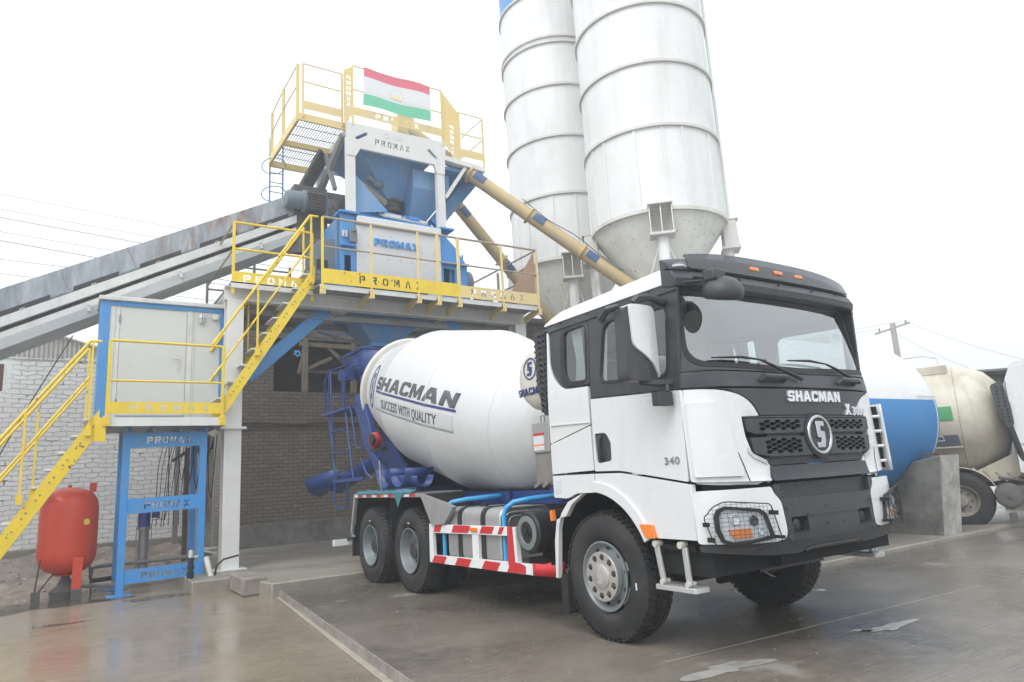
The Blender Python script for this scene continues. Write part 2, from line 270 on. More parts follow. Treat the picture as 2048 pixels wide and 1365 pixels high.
# ---------------------------------------------------------------- mesh helpers
V = Vector
def unit(v): v = V(v); return v/ (v.length or 1)
def perp(d):
    d = unit(d); a = V((0, 0, 1)) if abs(d.z) < 0.9 else V((1, 0, 0))
    u = d.cross(a).normalized(); return u, u.cross(d).normalized()
class MB:
    def __init__(s): s.v = []; s.f = []; s.ch = []
    def each(s, name, m, parent=None, **k):
        out = []
        for i, (v0, f0) in enumerate(s.ch):
            v1, f1 = s.ch[i+1] if i + 1 < len(s.ch) else (len(s.v), len(s.f))
            q = MB(); q.v = s.v[v0:v1]; q.f = [tuple(j - v0 for j in f) for f in s.f[f0:f1]]; out.append(q.build(name, m, parent, **k))
        return out[0]
    def add(s, vs, fs):
        s.ch.append((len(s.v), len(s.f))); o = len(s.v); s.v += [V(v) for v in vs]; s.f += [tuple(i + o for i in f) for f in fs]; return s
    def box(s, a, b):
        x0, y0, z0 = [min(p, q) for p, q in zip(a, b)]; x1, y1, z1 = [max(p, q) for p, q in zip(a, b)]
        return s.add([(x0,y0,z0),(x1,y0,z0),(x1,y1,z0),(x0,y1,z0),(x0,y0,z1),(x1,y0,z1),(x1,y1,z1),(x0,y1,z1)],
                     [(0,3,2,1),(4,5,6,7),(0,1,5,4),(1,2,6,5),(2,3,7,6),(3,0,4,7)])
    def beam(s, p, q, w, h, up=(0, 0, 1)):
        p, q = V(p), V(q); d = (q - p).normalized(); up = V(up)
        if abs(d.dot(up.normalized())) > 0.99: up = V((1, 0, 0))
        a = d.cross(up).normalized()*w/2; b = a.cross(d).normalized()*h/2
        vs = [p-a-b, p+a-b, p+a+b, p-a+b, q-a-b, q+a-b, q+a+b, q-a+b]
        return s.add(vs, [(0,3,2,1),(4,5,6,7),(0,1,5,4),(1,2,6,5),(2,3,7,6),(3,0,4,7)])
    def hbeam(s, p, q, w, h, up=(0, 0, 1), t=0.014):
        # H section: two flanges and a web; w across, h along up
        p, q = V(p), V(q); d = (q - p).normalized(); up = V(up)
        a = d.cross(up).normalized(); b = a.cross(d).normalized()
        s.beam(p + b*(h/2 - t/2), q + b*(h/2 - t/2), w, t, b); s.beam(p - b*(h/2 - t/2), q - b*(h/2 - t/2), w, t, b)
        s.beam(p, q, t, h - 2*t - 0.002, b); s.ch = s.ch[:-2]; return s
    def tube(s, pts, r, n=8, cap=True, closed=False):
        pts = [V(p) for p in pts]; m = len(pts); rs = r if isinstance(r, (list, tuple)) else [r]*m
        rings = []; u0 = None
        for i, p in enumerate(pts):
            if closed: d = (pts[(i+1) % m] - pts[i-1]).normalized()
            else: d = (pts[min(i+1, m-1)] - pts[max(i-1, 0)]).normalized()
            if u0 is None: u, w_ = perp(d)
            else:
                u = (u0 - d*u0.dot(d)).normalized(); w_ = u.cross(d).normalized()
            u0 = u
            rings.append([p + (u*math.cos(2*math.pi*k/n) + w_*math.sin(2*math.pi*k/n))*rs[i] for k in range(n)])
        vs = [v for rg in rings for v in rg]; fs = []
        for i in range(m if closed else m-1):
            for k in range(n):
                a, b = i*n + k, i*n + (k+1) % n; c, d_ = ((i+1) % m)*n + (k+1) % n, ((i+1) % m)*n + k
                fs.append((a, b, c, d_))
        if cap and not closed: fs += [tuple(range(n))[::-1], tuple((m-1)*n + k for k in range(n))]
        return s.add(vs, fs)
    def lathe(s, prof, o, d, n=32, ref=None, a0=0, a1=360, closedprof=False, caps=True):
        # prof: (t along axis, radius)
        o, d = V(o), unit(d)
        if ref: u = (V(ref) - d*V(ref).dot(d)).normalized(); w_ = d.cross(u)
        else: u, w_ = perp(d)
        full = abs(a1 - a0) >= 360; k_ = n if full else n + 1
        vs = []; fs = []
        for t, r in prof:
            for k in range(k_):
                a = R(a0 + (a1 - a0)*k/n); vs.append(o + d*t + (u*math.cos(a) + w_*math.sin(a))*r)
        m = len(prof); rng = range(m if closedprof else m-1)
        for i in rng:
            for k in range(n):
                k2 = (k+1) % k_ if full else k+1; j = (i+1) % m
                fs.append((i*k_+k, i*k_+k2, j*k_+k2, j*k_+k))
        if not closedprof and full and caps:
            if prof[0][1] > 1e-4: fs.append(tuple(range(k_))[::-1])
            if prof[-1][1] > 1e-4: fs.append(tuple((m-1)*k_ + k for k in range(k_)))
        return s.add(vs, fs)
    def prism(s, poly, o, u, v, th):
        o, u, v = V(o), V(u), V(v); n = u.cross(v).normalized()*th; k = len(poly)
        a = [o + u*p[0] + v*p[1] for p in poly]
        return s.add(a + [p + n for p in a], [tuple(range(k))[::-1], tuple(range(k, 2*k))] + [(i, (i+1) % k, (i+1) % k + k, i + k) for i in range(k)])
    def ball(s, c, r, n=12, sc_=(1, 1, 1)):
        c = V(c); vs = []; fs = []; m = n//2 + 1
        for i in range(m + 1):
            th = math.pi*i/m
            for k in range(n):
                ph = 2*math.pi*k/n; vs.append(c + V((math.sin(th)*math.cos(ph)*sc_[0], math.sin(th)*math.sin(ph)*sc_[1], math.cos(th)*sc_[2]))*r)
        for i in range(m):
            for k in range(n): fs.append((i*n+k, i*n+(k+1) % n, (i+1)*n+(k+1) % n, (i+1)*n+k))
        return s.add(vs, fs)
    def flat(s, v2, tris, mp, do, di):
        # closed shell from a flat triangulation: mp(u, v, offset)
        n = len(v2); vs = [mp(a, b, do) for a, b in v2] + [mp(a, b, di) for a, b in v2]
        fs = [tuple(t) for t in tris] + [tuple(i + n for i in t[::-1]) for t in tris]
        cnt = {}
        for t in tris:
            for i in range(len(t)):
                e = (t[i], t[(i+1) % len(t)]); cnt[e] = 1
        for (a, b) in list(cnt):
            if (b, a) not in cnt: fs.append((b, a, a + n, b + n))
        return s.add(vs, fs)
    def panel(s, outer, mp, th, holes=(), step=0.15, off=0.0):
        v2, tris = cdt(outer, holes, step); return s.flat(v2, tris, mp, off, off - th)
    def build(s, name, m, parent=None, loc=None, bevel=0, ang=35, seg=2, flatshade=False):
        off = V(OFF.get(parent.name, (0, 0, 0))) if parent is not None else V(loc or (0, 0, 0))
        me = bpy.data.meshes.new(name); me.from_pydata([tuple(v - off) for v in s.v], [], s.f)
        bm = bmesh.new(); bm.from_mesh(me); bmesh.ops.remove_doubles(bm, verts=bm.verts, dist=1e-5)
        bmesh.ops.dissolve_degenerate(bm, edges=bm.edges, dist=1e-6)
        bmesh.ops.recalc_face_normals(bm, faces=bm.faces); bm.to_mesh(me); bm.free()
        if not flatshade:
            me.polygons.foreach_set('use_smooth', [True]*len(me.polygons)); me.set_sharp_from_angle(angle=R(ang))
        me.materials.append(M[m] if isinstance(m, str) else m)
        o = bpy.data.objects.new(name, me); COL.objects.link(o)
        if parent is not None: o.parent = parent
        else: o.location = off
        OFF[o.name] = tuple(off)
        if bevel:
            b = o.modifiers.new('bevel', 'BEVEL'); b.width = bevel; b.segments = seg; b.limit_method = 'ANGLE'; b.angle_limit = R(40)
            b.harden_normals = False
        return o
OFF = {}
def tag(o, label=None, cat=None, group=None, kind=None):
    for k, v in (('label', label), ('category', cat), ('group', group), ('kind', kind)):
        if v: o[k] = v
    return o
def thing(name, label, cat, loc=(0, 0, 0), group=None):
    o = bpy.data.objects.new(name, None); COL.objects.link(o); o.location = loc; OFF[o.name] = tuple(loc); o.empty_display_size = 0.2
    return tag(o, label, cat, group)
def inside(p, poly):
    x, y = p; c = False; j = len(poly) - 1
    for i in range(len(poly)):
        xi, yi = poly[i]; xj, yj = poly[j]
        if (yi > y) != (yj > y) and x < (xj - xi)*(y - yi)/(yj - yi) + xi: c = not c
        j = i
    return c
def cdt(outer, holes=(), step=0.15):
    pts = []; edges = []
    for lp in [outer] + list(holes):
        st = len(pts); n = len(lp); k0 = []
        for i in range(n):
            a, b = V(lp[i]), V(lp[(i+1) % n]); k = max(1, int((b - a).length/step))
            for q in range(k): pts.append(a + (b - a)*(q/k))
        m = len(pts) - st
        edges += [(st + i, st + (i+1) % m) for i in range(m)]
    x0 = min(p[0] for p in outer); x1 = max(p[0] for p in outer); y0 = min(p[1] for p in outer); y1 = max(p[1] for p in outer)
    nb = len(pts)
    i = x0 + step/2
    while i < x1:
        j = y0 + step/2
        while j < y1:
            if inside((i, j), outer) and not any(inside((i, j), h) for h in holes):
                if all((i - p[0])**2 + (j - p[1])**2 > (step*0.35)**2 for p in pts[:nb]): pts.append(V((i, j)))
            j += step
        i += step
    r = delaunay_2d_cdt(pts, edges, [], 0, 1e-6)
    vs = [tuple(v) for v in r[0]]; tr = []
    for f in r[2]:
        c = (sum(vs[k][0] for k in f)/len(f), sum(vs[k][1] for k in f)/len(f))
        if inside(c, outer) and not any(inside(c, h) for h in holes): tr.append(tuple(f))
    return vs, tr
def rpoly(pts, r, n=4):
    out = []; k = len(pts); rs = r if isinstance(r, (list, tuple)) else [r]*k
    for i in range(k):
        p, a, b = V(pts[i]), V(pts[i-1]), V(pts[(i+1) % k]); q = rs[i]
        if q <= 0: out.append(tuple(p)); continue
        da, db = (a - p), (b - p); q = min(q, da.length*0.45, db.length*0.45)
        s_, e = p + da.normalized()*q, p + db.normalized()*q
        for j in range(n + 1):
            t = j/n; out.append(tuple(s_*(1-t)**2 + p*2*t*(1-t) + e*t*t))
    return out
def circ(c, r, n=16, a0=0): return [(c[0] + r*math.cos(a0 + 2*math.pi*k/n), c[1] + r*math.sin(a0 + 2*math.pi*k/n)) for k in range(n)]
def dup(o, parent=None, loc=None, rot=None):
    c = o.copy(); COL.objects.link(c); c.parent = parent
    if loc is not None: c.location = loc
    if rot is not None: c.rotation_euler = rot
    OFF[c.name] = tuple(c.location)
    for ch in [x for x in bpy.data.objects if x.parent == o and x != c]: 
        dup(ch, c)
    return c

# text made flat, cut on a grid so that it can follow a curved surface
def text2d(body, size=1.0, bold=0.02, shear=0.0, xs=1.0, cut=0.0, align='CENTER', space=1.0):
    cu = bpy.data.curves.new('lettering', 'FONT'); cu.body = body; cu.size = size; cu.offset = bold*size; cu.shear = shear
    cu.align_x = align; cu.align_y = 'CENTER'; cu.fill_mode = 'FRONT'; cu.resolution_u = 4; cu.space_character = space
    ob = bpy.data.objects.new('lettering', cu); COL.objects.link(ob)
    dg = bpy.context.evaluated_depsgraph_get(); me = bpy.data.meshes.new_from_object(ob.evaluated_get(dg))
    COL.objects.unlink(ob); bpy.data.objects.remove(ob)
    bm = bmesh.new(); bm.from_mesh(me); bmesh.ops.remove_doubles(bm, verts=bm.verts, dist=1e-5)
    if cut:
        xsx = [v.co.x for v in bm.verts]; ys = [v.co.y for v in bm.verts]
        q = min(xsx) + cut
        while q < max(xsx): bmesh.ops.bisect_plane(bm, geom=bm.verts[:] + bm.edges[:] + bm.faces[:], plane_co=(q, 0, 0), plane_no=(1, 0, 0)); q += cut
        q = min(ys) + cut
        while q < max(ys): bmesh.ops.bisect_plane(bm, geom=bm.verts[:] + bm.edges[:] + bm.faces[:], plane_co=(0, q, 0), plane_no=(0, 1, 0)); q += cut
    for f in bm.faces:
        if f.normal.z < 0: f.normal_flip()
    bm.verts.index_update()
    v2 = [(v.co.x*xs, v.co.y) for v in bm.verts]; tr = [tuple(v.index for v in f.verts) for f in bm.faces]
    bm.free(); bpy.data.meshes.remove(me); return v2, tr

# stencil letters as holes (cut through a plate): strokes on a 0..1 x 0..1 cell
ST = {
 'P': [[(0,0),(.26,0),(.26,1),(0,1)], [(.36,.78),(.72,.78),(.72,.60),(.36,.60),(.36,.40),(.85,.40),(1,.52),(1,.88),(.85,1),(.36,1)]],
 'R': [[(0,0),(.26,0),(.26,1),(0,1)], [(.36,.80),(.72,.80),(.72,.64),(.36,.64),(.36,.46),(.46,.46),(.72,0),(1,0),(.76,.46),(1,.56),(1,.9),(.88,1),(.36,1)]],
 'O': [[(.44,0),(.44,.2),(.26,.3),(.26,.7),(.44,.8),(.44,1),(.2,.96),(0,.75),(0,.25),(.2,.04)], [(.56,0),(.8,.04),(1,.25),(1,.75),(.8,.96),(.56,1),(.56,.8),(.74,.7),(.74,.3),(.56,.2)]],
 'M': [[(0,0),(.2,0),(.2,.62),(.27,1),(0,1)], [(.35,1),(.5,.55),(.65,1),(.86,1),(1,1),(1,0),(.78,0),(.78,.6),(.58,.22),(.42,.22),(.27,.55)]],
 'A': [[(0,0),(.24,0),(.46,.72),(.46,1),(.36,1)], [(.54,.72),(.76,0),(1,0),(.64,1),(.54,1)]],
 'X': [[(0,0),(.28,0),(.5,.34),(.47,.46),(.38,.5)], [(1,0),(.72,0),(.53,.34),(.53,.46),(.62,.5)], [(0,1),(.28,1),(.5,.66),(.5,.54),(.36,.54)], [(1,1),(.72,1),(.54,.66),(.54,.54),(.64,.54)]],
}
def stencil(word, x0, y0, wd, ht, pitch, vertical=False, flip=False):
    out = []
    for i, ch in enumerate(word):
        for poly in ST[ch]:
            if not vertical: out.append([(x0 + i*pitch + p[0]*wd, y0 + p[1]*ht) for p in poly])
            else: out.append([((x0 + (1 - p[0] if flip else p[0])*wd), (y0 - i*pitch + p[1]*ht)) for p in poly])
    return out

_ph = [(.3,.54),(.58,.54),(.6,.58),(.6,.74),(.58,.78),(.3,.78)]
BL = {
 'H': ([(0,0),(.3,0),(.3,.38),(.6,.38),(.6,0),(.9,0),(.9,1),(.6,1),(.6,.62),(.3,.62),(.3,1),(0,1)], None, .9),
 'A': ([(0,0),(.3,0),(.37,.2),(.65,.2),(.72,0),(1.02,0),(.68,1),(.34,1)], [(.43,.42),(.59,.42),(.51,.68)], 1.02),
 'C': ([(.88,.12),(.76,0),(.16,0),(0,.16),(0,.84),(.16,1),(.76,1),(.88,.88),(.88,.66),(.60,.66),(.58,.76),(.32,.76),(.28,.70),(.28,.30),(.32,.24),(.58,.24),(.60,.34),(.88,.34)], None, .88),
 'M': ([(0,0),(.26,0),(.26,.55),(.44,.08),(.64,.08),(.82,.55),(.82,0),(1.08,0),(1.08,1),(.76,1),(.54,.46),(.32,1),(0,1)], None, 1.08),
 'N': ([(0,0),(.28,0),(.28,.52),(.62,0),(.9,0),(.9,1),(.62,1),(.62,.48),(.28,1),(0,1)], None, .9),
 'S': ([(0,.30),(0,.12),(.14,0),(.74,0),(.88,.14),(.88,.46),(.76,.60),(.30,.60),(.28,.74),(.32,.77),(.58,.77),(.60,.70),(.87,.70),(.87,.88),(.73,1),(.14,1),(0,.86),(0,.52),(.12,.40),(.58,.40),(.60,.26),(.56,.23),(.32,.23),(.28,.30)], None, .88),
 'P': ([(0,0),(.3,0),(.3,.32),(.76,.32),(.9,.45),(.9,.88),(.76,1),(0,1)], _ph, .9),
 'R': ([(0,0),(.28,0),(.28,.34),(.42,.34),(.62,0),(.96,0),(.72,.38),(.88,.5),(.88,.88),(.76,1),(0,1)], _ph, .94),
 'O': ([(.18,0),(.76,0),(.94,.18),(.94,.82),(.76,1),(.18,1),(0,.82),(0,.18)], [(.34,.24),(.60,.24),(.66,.32),(.66,.68),(.60,.76),(.34,.76),(.28,.68),(.28,.32)], .94),
 'X': ([(0,0),(.32,0),(.48,.3),(.65,0),(.97,0),(.65,.5),(.95,1),(.63,1),(.48,.7),(.33,1),(.01,1),(.31,.5)], None, .97),
}
def block(word, h, xs=1.0, shear=0.0, gap=.12, step=.1):
    """heavy block lettering as one flat triangulation, centred"""
    v2 = []; tr = []; x = 0
    for ch in word:
        o_, hl, wd = BL[ch]; f = lambda p: ((x + p[0])*h*xs + shear*p[1]*h, (p[1] - .5)*h)
        v, t_ = cdt([f(q) for q in o_], [[f(q) for q in hl]] if hl else [], step); k = len(v2)
        v2 += v; tr += [tuple(i + k for i in q) for q in t_]; x += wd + gap
    w_ = (x - gap)*h*xs
    return [(u - w_/2, v) for u, v in v2], tr

def cloth(name, col):
    m, t, b = nodes_of(name); b.inputs['Base Color'].default_value = (*col, 1); b.inputs['Roughness'].default_value = 0.9
    tr = N(t, 'ShaderNodeBsdfTranslucent'); tr.inputs[0].default_value = (*col, 1); mx = N(t, 'ShaderNodeMixShader'); mx.inputs[0].default_value = 0.6
    L(t, b.outputs[0], mx.inputs[1]); L(t, tr.outputs[0], mx.inputs[2]); L(t, mx.outputs[0], t.nodes['Material Output'].inputs[0]); M[name] = m
cloth('flag_red', (0.90, 0.37, 0.45)); cloth('flag_white', (0.92, 0.92, 0.92)); cloth('flag_green', (0.38, 0.79, 0.60));  # stripe colours washed pale: the glare over the flag is put into them
M['flag_gold'] = paint('flag_gold2', (0.85, 0.72, 0.40), 0.6, dirt=0)
M['gauge'] = paint('gauge', (0.75, 0.7, 0.1), 0.5, dirt=0)
# ================================================================= ground and setting
def struct(name, mb, m, loc=(0, 0, 0), **k):
    o = mb.build(name, m, None, loc, **k); return tag(o, kind='structure')
MBf = lambda x, y, d: V((x, y, d))
struct('ground', MB().add([(-400, -400, -.10), (400, -400, -.10), (400, 400, -.10), (-400, 400, -.10)], [(0, 1, 2, 3)]), 'ground_yard')
def sl_y(x): return -2.40 - .0911*(x + 5.75)
struct('concrete_slab', MB().prism([(-5.80, sl_y(-5.8)), (14, sl_y(14)), (40, 40), (-5.80, 40)], (0, 0, -.5), (1, 0, 0), (0, 1, 0), .5), 'ground_slab', bevel=.012)
M['kerb_face'] = M['slab_side']
sm_ = MB(); rnd = random.Random(5)
x = -5.79
while x < 4:
    L_ = .5 + .9*rnd.random(); x2 = min(4, x + L_); sm_.beam((x, sl_y(x) - .004, -.053), (x2 - .01, sl_y(x2 - .01) - .004, -.053), .008 + .004*rnd.random(), .094); x = x2
struct('kerb_face', sm_, 'slab_side')
struct('gutter_strip', MB().add([(-6.1, sl_y(-6.1) - .05, -.096), (14, sl_y(14) - .17, -.096), (14, sl_y(14) + .05, -.096), (-6.1, sl_y(-6.1) + .05, -.096)], [(0, 1, 2, 3)]), 'dry_strip')
struct('loading_floor', MB().prism([(-5.84, -2.50), (-5.90, 6.5), (-13.2, 8.5), (-13.2, -2.4), (-9.3, -3.3), (-7.25, -3.35), (-7.25, -2.72)], (0, 0, -.5), (1, 0, 0), (0, 1, 0), .598), 'ground_floor', bevel=.02)
struct('tank_pad', MB().prism([(-1.02, 2.75), (-1.10, 12.5), (-9, 12.5), (-9, 2.75)][::-1], (0, 0, -.4), (1, 0, 0), (0, 1, 0), .46), 'ground_floor', bevel=.02)
def blob(cx, cy, rx, ry, z, seed, n=40, rot=0, jag=.35):
    rr = random.Random(seed); ph = [rr.random()*6.3 for _ in range(7)]; out = []
    for k in range(n):
        a = 2*math.pi*k/n; q = 1 + jag*sum(math.sin(a*(i + 2) + ph[i])/(i + 1.4) for i in range(7))*.6
        x, y = rx*q*math.cos(a), ry*q*math.sin(a); out.append((cx + x*math.cos(rot) - y*math.sin(rot), cy + x*math.sin(rot) + y*math.cos(rot), z))
    return MB().add(out, [tuple(range(n))])
for i, (cx, cy, rx, ry, rot) in enumerate([(1.20, -1.12, .30, .12, 1.5), (1.34, .80, .24, .09, 1.5), (1.24, .50, .08, .04, 1.3), (-.06, 1.92, .10, .05, 1.2)]):
    struct('foam_patch', blob(cx, cy, rx, ry, .004, i + 3, 64, rot=rot, jag=.75), 'foam')
jl = MB().tube([(.78 + .06*k/2, -1.3 + .55*k + .02, .002) for k in range(9)], .0025, 4)
jl.each('joint_line', 'dry_strip', None); [tag(o, kind='structure') for o in bpy.data.objects if o.name.startswith('joint_line')]
rnd = random.Random(21)
gm = MB()
for k in range(700):
    x = -3 + 7*rnd.random(); y = -2.9 + 8*rnd.random()
    r = .002 + .007*rnd.random()**3
    if y > sl_y(x) + .05: gm.ball((x, y, r*.5), r, 5, (1, .9, .6))
for k in range(260):
    x = -8 + 9*rnd.random(); y = -6 + 3.2*rnd.random()
    r = .002 + .006*rnd.random()**3
    if y < sl_y(x) - .2: gm.ball((x, y, -.10 + r*.5), r, 5, (1, .9, .6))
tag(gm.build('grit', 'dry_strip', None, (0, 0, 0), flatshade=True), 'fine pale grit scattered over the wet concrete', 'grit', kind='stuff')
M['wet'] = concrete('wet', (0.085, 0.075, 0.063), (0.12, 0.108, 0.09), (0.02, 0.08), 0, 0, 0.5, bstr=0.03)
for i, (cx, cy, rx, ry, rot) in enumerate([(-6.1, -5.1, .28, .07, 1.5), (-8.3, -5.6, 1.3, .6, 1.3), (-7.5, -3.7, .5, .22, 1.4)]):
    struct('puddle', blob(cx, cy, rx, ry, -.0965, i + 30, rot=rot, jag=.5), 'wet')
struct('foam_patch', blob(-6.15, -4.75, .10, .035, -.092, 60, rot=1.5), 'foam')
# soil bank in front of the brick wall
vs = []; fs = []; nx, ny = 44, 110
for i in range(nx + 1):
    for j in range(ny + 1):
        x = -8.9 - 3.7*i/nx; y = -14 + 11.2*j/ny
        t = i/nx; z = -.12 + .60*max(0, (t - .05))**1.1 + .10*noise.noise((x*1.6, y*1.6, 1)) * min(1, t*3) + .05*noise.noise((x*6, y*6, 3))*min(1, t*4)
        if j == ny: z = -.2
        vs.append((x + .25*noise.noise((y*1.3, 0, 0))*(1 - t), y, z))
for i in range(nx):
    for j in range(ny): fs.append((i*(ny+1) + j, i*(ny+1) + j + 1, (i+1)*(ny+1) + j + 1, (i+1)*(ny+1) + j))
sb = MB().add(vs, fs).build('soil_bank', 'soil', None, (-10, -6, 0), ang=70); tag(sb, kind='structure')
rb = MB(); rnd = random.Random(9)
for k in range(260):
    x = -9.0 - 3.3*rnd.random(); y = -9 + 6.1*rnd.random(); t = (-8.9 - x)/3.7; z = -.12 + .6*max(0, t - .05)**1.1 + .10*noise.noise((x*1.6, y*1.6, 1))*min(1, t*3); r = .012 + .035*rnd.random()**2
    rb.ball((x, y, z + r*.3), r, 6, (1, .8 + .4*rnd.random(), .7))
tag(rb.build('rubble', 'pale_concrete', None, (-10, -6, 0), flatshade=True), 'loose grey stones and rubble scattered over the soil bank', 'rubble', kind='stuff')

# ================================================================= walls and buildings
ww = MB().box((-12.8, -30, .3), (-12.5, -2.78, 4.38))
w1 = thing('brick_wall', 'rough whitewashed brick wall behind the yellow stairs and red tank', 'wall', (-12.65, -8, 0))
ww.build('wall', 'brick_white', w1)
cp = MB(); rnd = random.Random(2); y = -30
while y < -2.8:
    L_ = .22 + .5*rnd.random(); cp.box((-12.83, y, 4.38), (-12.48, min(-2.78, y + L_ - .01), 4.385 + .05*rnd.random())); y += L_
cp.build('coping', 'brick_white', w1)
MB().box((-12.9, -30, -.1), (-12.42, -2.80, .52)).build('plinth', 'block', w1, bevel=.02)
# dark brick building with the opening
db = thing('brick_building', 'dusty grey brown brick building with timber framed opening, behind the mixer truck tail', 'building', (-12.9, 2, 0))
MB().panel([(-1.75, .0), (9.0, .0), (9.0, 6.1), (-1.75, 6.1)], lambda u, v, d: V((-12.7 + d, u, v)), .3, [[(-.80, 3.82), (1.95, 3.82), (1.95, 5.18), (-.80, 5.18)], [(3.2, 3.82), (5.0, 3.82), (5.0, 5.18), (3.2, 5.18)]], 2).build('wall', 'brick_dark', db)
MB().box((-20, -1.75, 0), (-13.0, -1.45, 6.1)).box((-20, 8.7, 0), (-13.0, 9, 6.1)).box((-20.3, -1.75, 0), (-20, 9, 6.1)).each('side_wall', 'brick_dark', db)
MB().box((-20, -1.4, 3.6), (-13.0, 8.7, 3.7)).box((-15.2, -1.4, 3.7), (-15.0, 8.7, 6.0)).each('inner_floor', 'dust_shade_dark', db)
MB().box((-20.4, -1.9, 6.1), (-12.4, 9.1, 6.25)).build('roof', 'dust_shade_dark', db)
MB().box((-12.68, -1.75, -.3), (-12.60, 9.0, .62)).build('plinth', 'dark_concrete', db, bevel=.01)
MB().tube([(-12.66, -1.7 + k*.5, 3.02 + .03*math.sin(k*1.7)) for k in range(20)], .028, 6).box((-12.69, -1.7, 2.93), (-12.66, 9, 2.98)).each('wall_cable', 'rust', db)
tf = MB()
for y in (0, 1.30): tf.beam((-12.75, y, 3.82), (-12.75, y, 5.2), .17, .13, (0, 1, 0))
tf.beam((-12.75, -.15, 5.08), (-12.75, 1.9, 5.04), .08, .12).beam((-12.76, .04, 4.42), (-12.76, .72, 4.75), .06, .10).beam((-12.77, .60, 5.05), (-12.77, 1.28, 4.40), .06, .10).beam((-12.75, 1.30, 4.3), (-12.75, 1.95, 4.6), .06, .08).beam((-12.9, .08, 4.40), (-12.9, 1.25, 4.36), .05, .08).beam((-12.8, -.15, 4.3), (-12.8, .0, 4.9), .05, .08)
tf.each('timber_frame', 'wood', db, bevel=.006)
# shed behind the white wall
shd = thing('shed', 'pale corrugated gable of a shed rising behind the whitewashed wall', 'shed', (-16.5, -6, 0))
gb = MB(); y = -14.0
def gz(y): return 5.58 - .20*abs(y + 5.3) if y < -5.3 else 5.58 - .31*(y + 5.3)
while y < -3.6:
    gb.add([(-16, y, 3), (-16, y, gz(y)), (-16.04, y + .05, gz(y + .05)), (-16.04, y + .05, 3), (-16, y + .1, 3), (-16, y + .1, gz(y + .1))], [(0, 1, 2, 3), (3, 2, 5, 4)]); y += .1
gb.build('gable', 'fence_grey', shd)
MB().box((-16.1, -14, 0), (-16.06, -3.6, 4.2)).build('wall', 'fence_grey', shd)
MB().beam((-15.98, -14, gz(-14) + .02), (-15.98, -5.3, 5.60), .06, .04).beam((-15.98, -5.3, 5.60), (-15.98, -3.6, gz(-3.6) + .02), .06, .04).each('verge', 'fence_grey', shd)
st = MB().tube([(-15.95, -7.6, 4.3), (-15.95, -7.6, 5.1)], .012, 5).tube([(-15.95, -4.2, 4.3), (-15.95, -4.2, 5.2)], .012, 5).tube([(-15.95, -14, 4.62), (-15.95, -3.6, 4.62)], .012, 5)
st.build('tie_rod', 'rust', shd)
# concrete kerb block by the white column
tag(MB().box((-7.26, -2.80, -.1), (-6.28, -2.46, .16)).build('kerb_block', 'block', None, (-6.8, -2.6, 0), bevel=.03, seg=3), 'rough wet concrete block at the foot of the white column', 'concrete block')

# ================================================================= mixing tower
tw = thing('mixing_tower', 'steel mixing tower with white beams, yellow PROMAX lettered railings and upper grated deck'.replace('PROMAX ', ''), 'tower', (-9.6, .5, .1))
def hcol(x, y, z0, z1, w_=.29, name='column', m='plant_white'):
    o = MB().hbeam((x, y, z0), (x, y, z1), w_, w_, (1, 0, 0), .016).build(name, m, tw, bevel=.004); return o
c1 = hcol(-8.40, -2.60, .1, 4.92); hcol(-8.40, 3.75, .1, 4.92); hcol(-10.95, -2.6, .1, 4.92); hcol(-10.95, 3.75, .1, 4.92)
MB().box((-8.60, -2.82, 2.52), (-8.20, -2.38, 2.56)).box((-8.64, -2.86, .10), (-8.16, -2.34, .12)).each('splice_plate', 'plant_white', c1)
bmx = MB()
bmx.hbeam((-8.40, -2.78, 5.05), (-8.40, 3.95, 5.05), .22, .27, (0, 0, 1), .02).hbeam((-10.95, -2.78, 5.05), (-10.95, 3.95, 5.05), .22, .27, (0, 0, 1), .02)
for y in (-2.6, -.45, 1.85, 3.75): bmx.hbeam((-8.52, y, 5.05), (-10.84, y, 5.05), .2, .26, (0, 0, 1), .02)
bmx.each('main_beam', 'plant_white', tw)
MB().hbeam((-8.7, -2.5, 4.82), (-8.7, 3.7, 4.82), .10, .12).hbeam((-9.6, -2.5, 4.82), (-9.6, 3.7, 4.82), .10, .12).beam((-10.6, -.4, 4.95), (-9.0, .8, 4.2), .05, .05).each('cross_beam', 'deck_grey', tw)
# deck plates: left landing, front walkway with ribs
dk = MB().box((-11.0, -2.72, 5.19), (-8.10, -1.22, 5.215)).box((-8.50, -1.22, 5.19), (-7.72, 3.95, 5.215)).box((-11, 2.3, 5.19), (-8.5, 3.95, 5.215)).box((-11, -1.22, 5.19), (-8.5, -.62, 5.215)).each('deck', 'deck_grey', tw)
MB().box((-7.73, -1.2, 5.12), (-7.70, 3.95, 5.22)).box((-8.12, -2.72, 5.10), (-8.10, -1.22, 5.22)).each('deck_edge', 'galv_light', dk)
MB().box((-7.735, -.50, 5.23), (-7.73, 1.1, 5.52)).build('shade_strip', 'dust_shade_dark', tw)  # added dark strip: stands for the mixer's shade behind the cut letters
def bar_rail(pts, z_list, r, name, m, parent=tw, wr=None):
    mb = MB()
    for z in z_list:
        mb.tube([(x, y, z) for x, y in pts], r, 6)
    return mb.build(name, m, parent)
fp = [(-7.70, -1.15), (-7.70, -.16), (-7.70, .87), (-7.70, 1.33), (-7.70, 1.83), (-7.70, 2.95), (-7.70, 3.92)]
fr_ = bar_rail([(-7.70, -1.15), (-7.70, 3.92)], [6.58], .024, 'handrail', 'rail_dirty')
bar_rail([(-7.70, -1.15), (-7.70, 3.92)], [5.98], .018, 'mid_rail', 'rail_dirty')
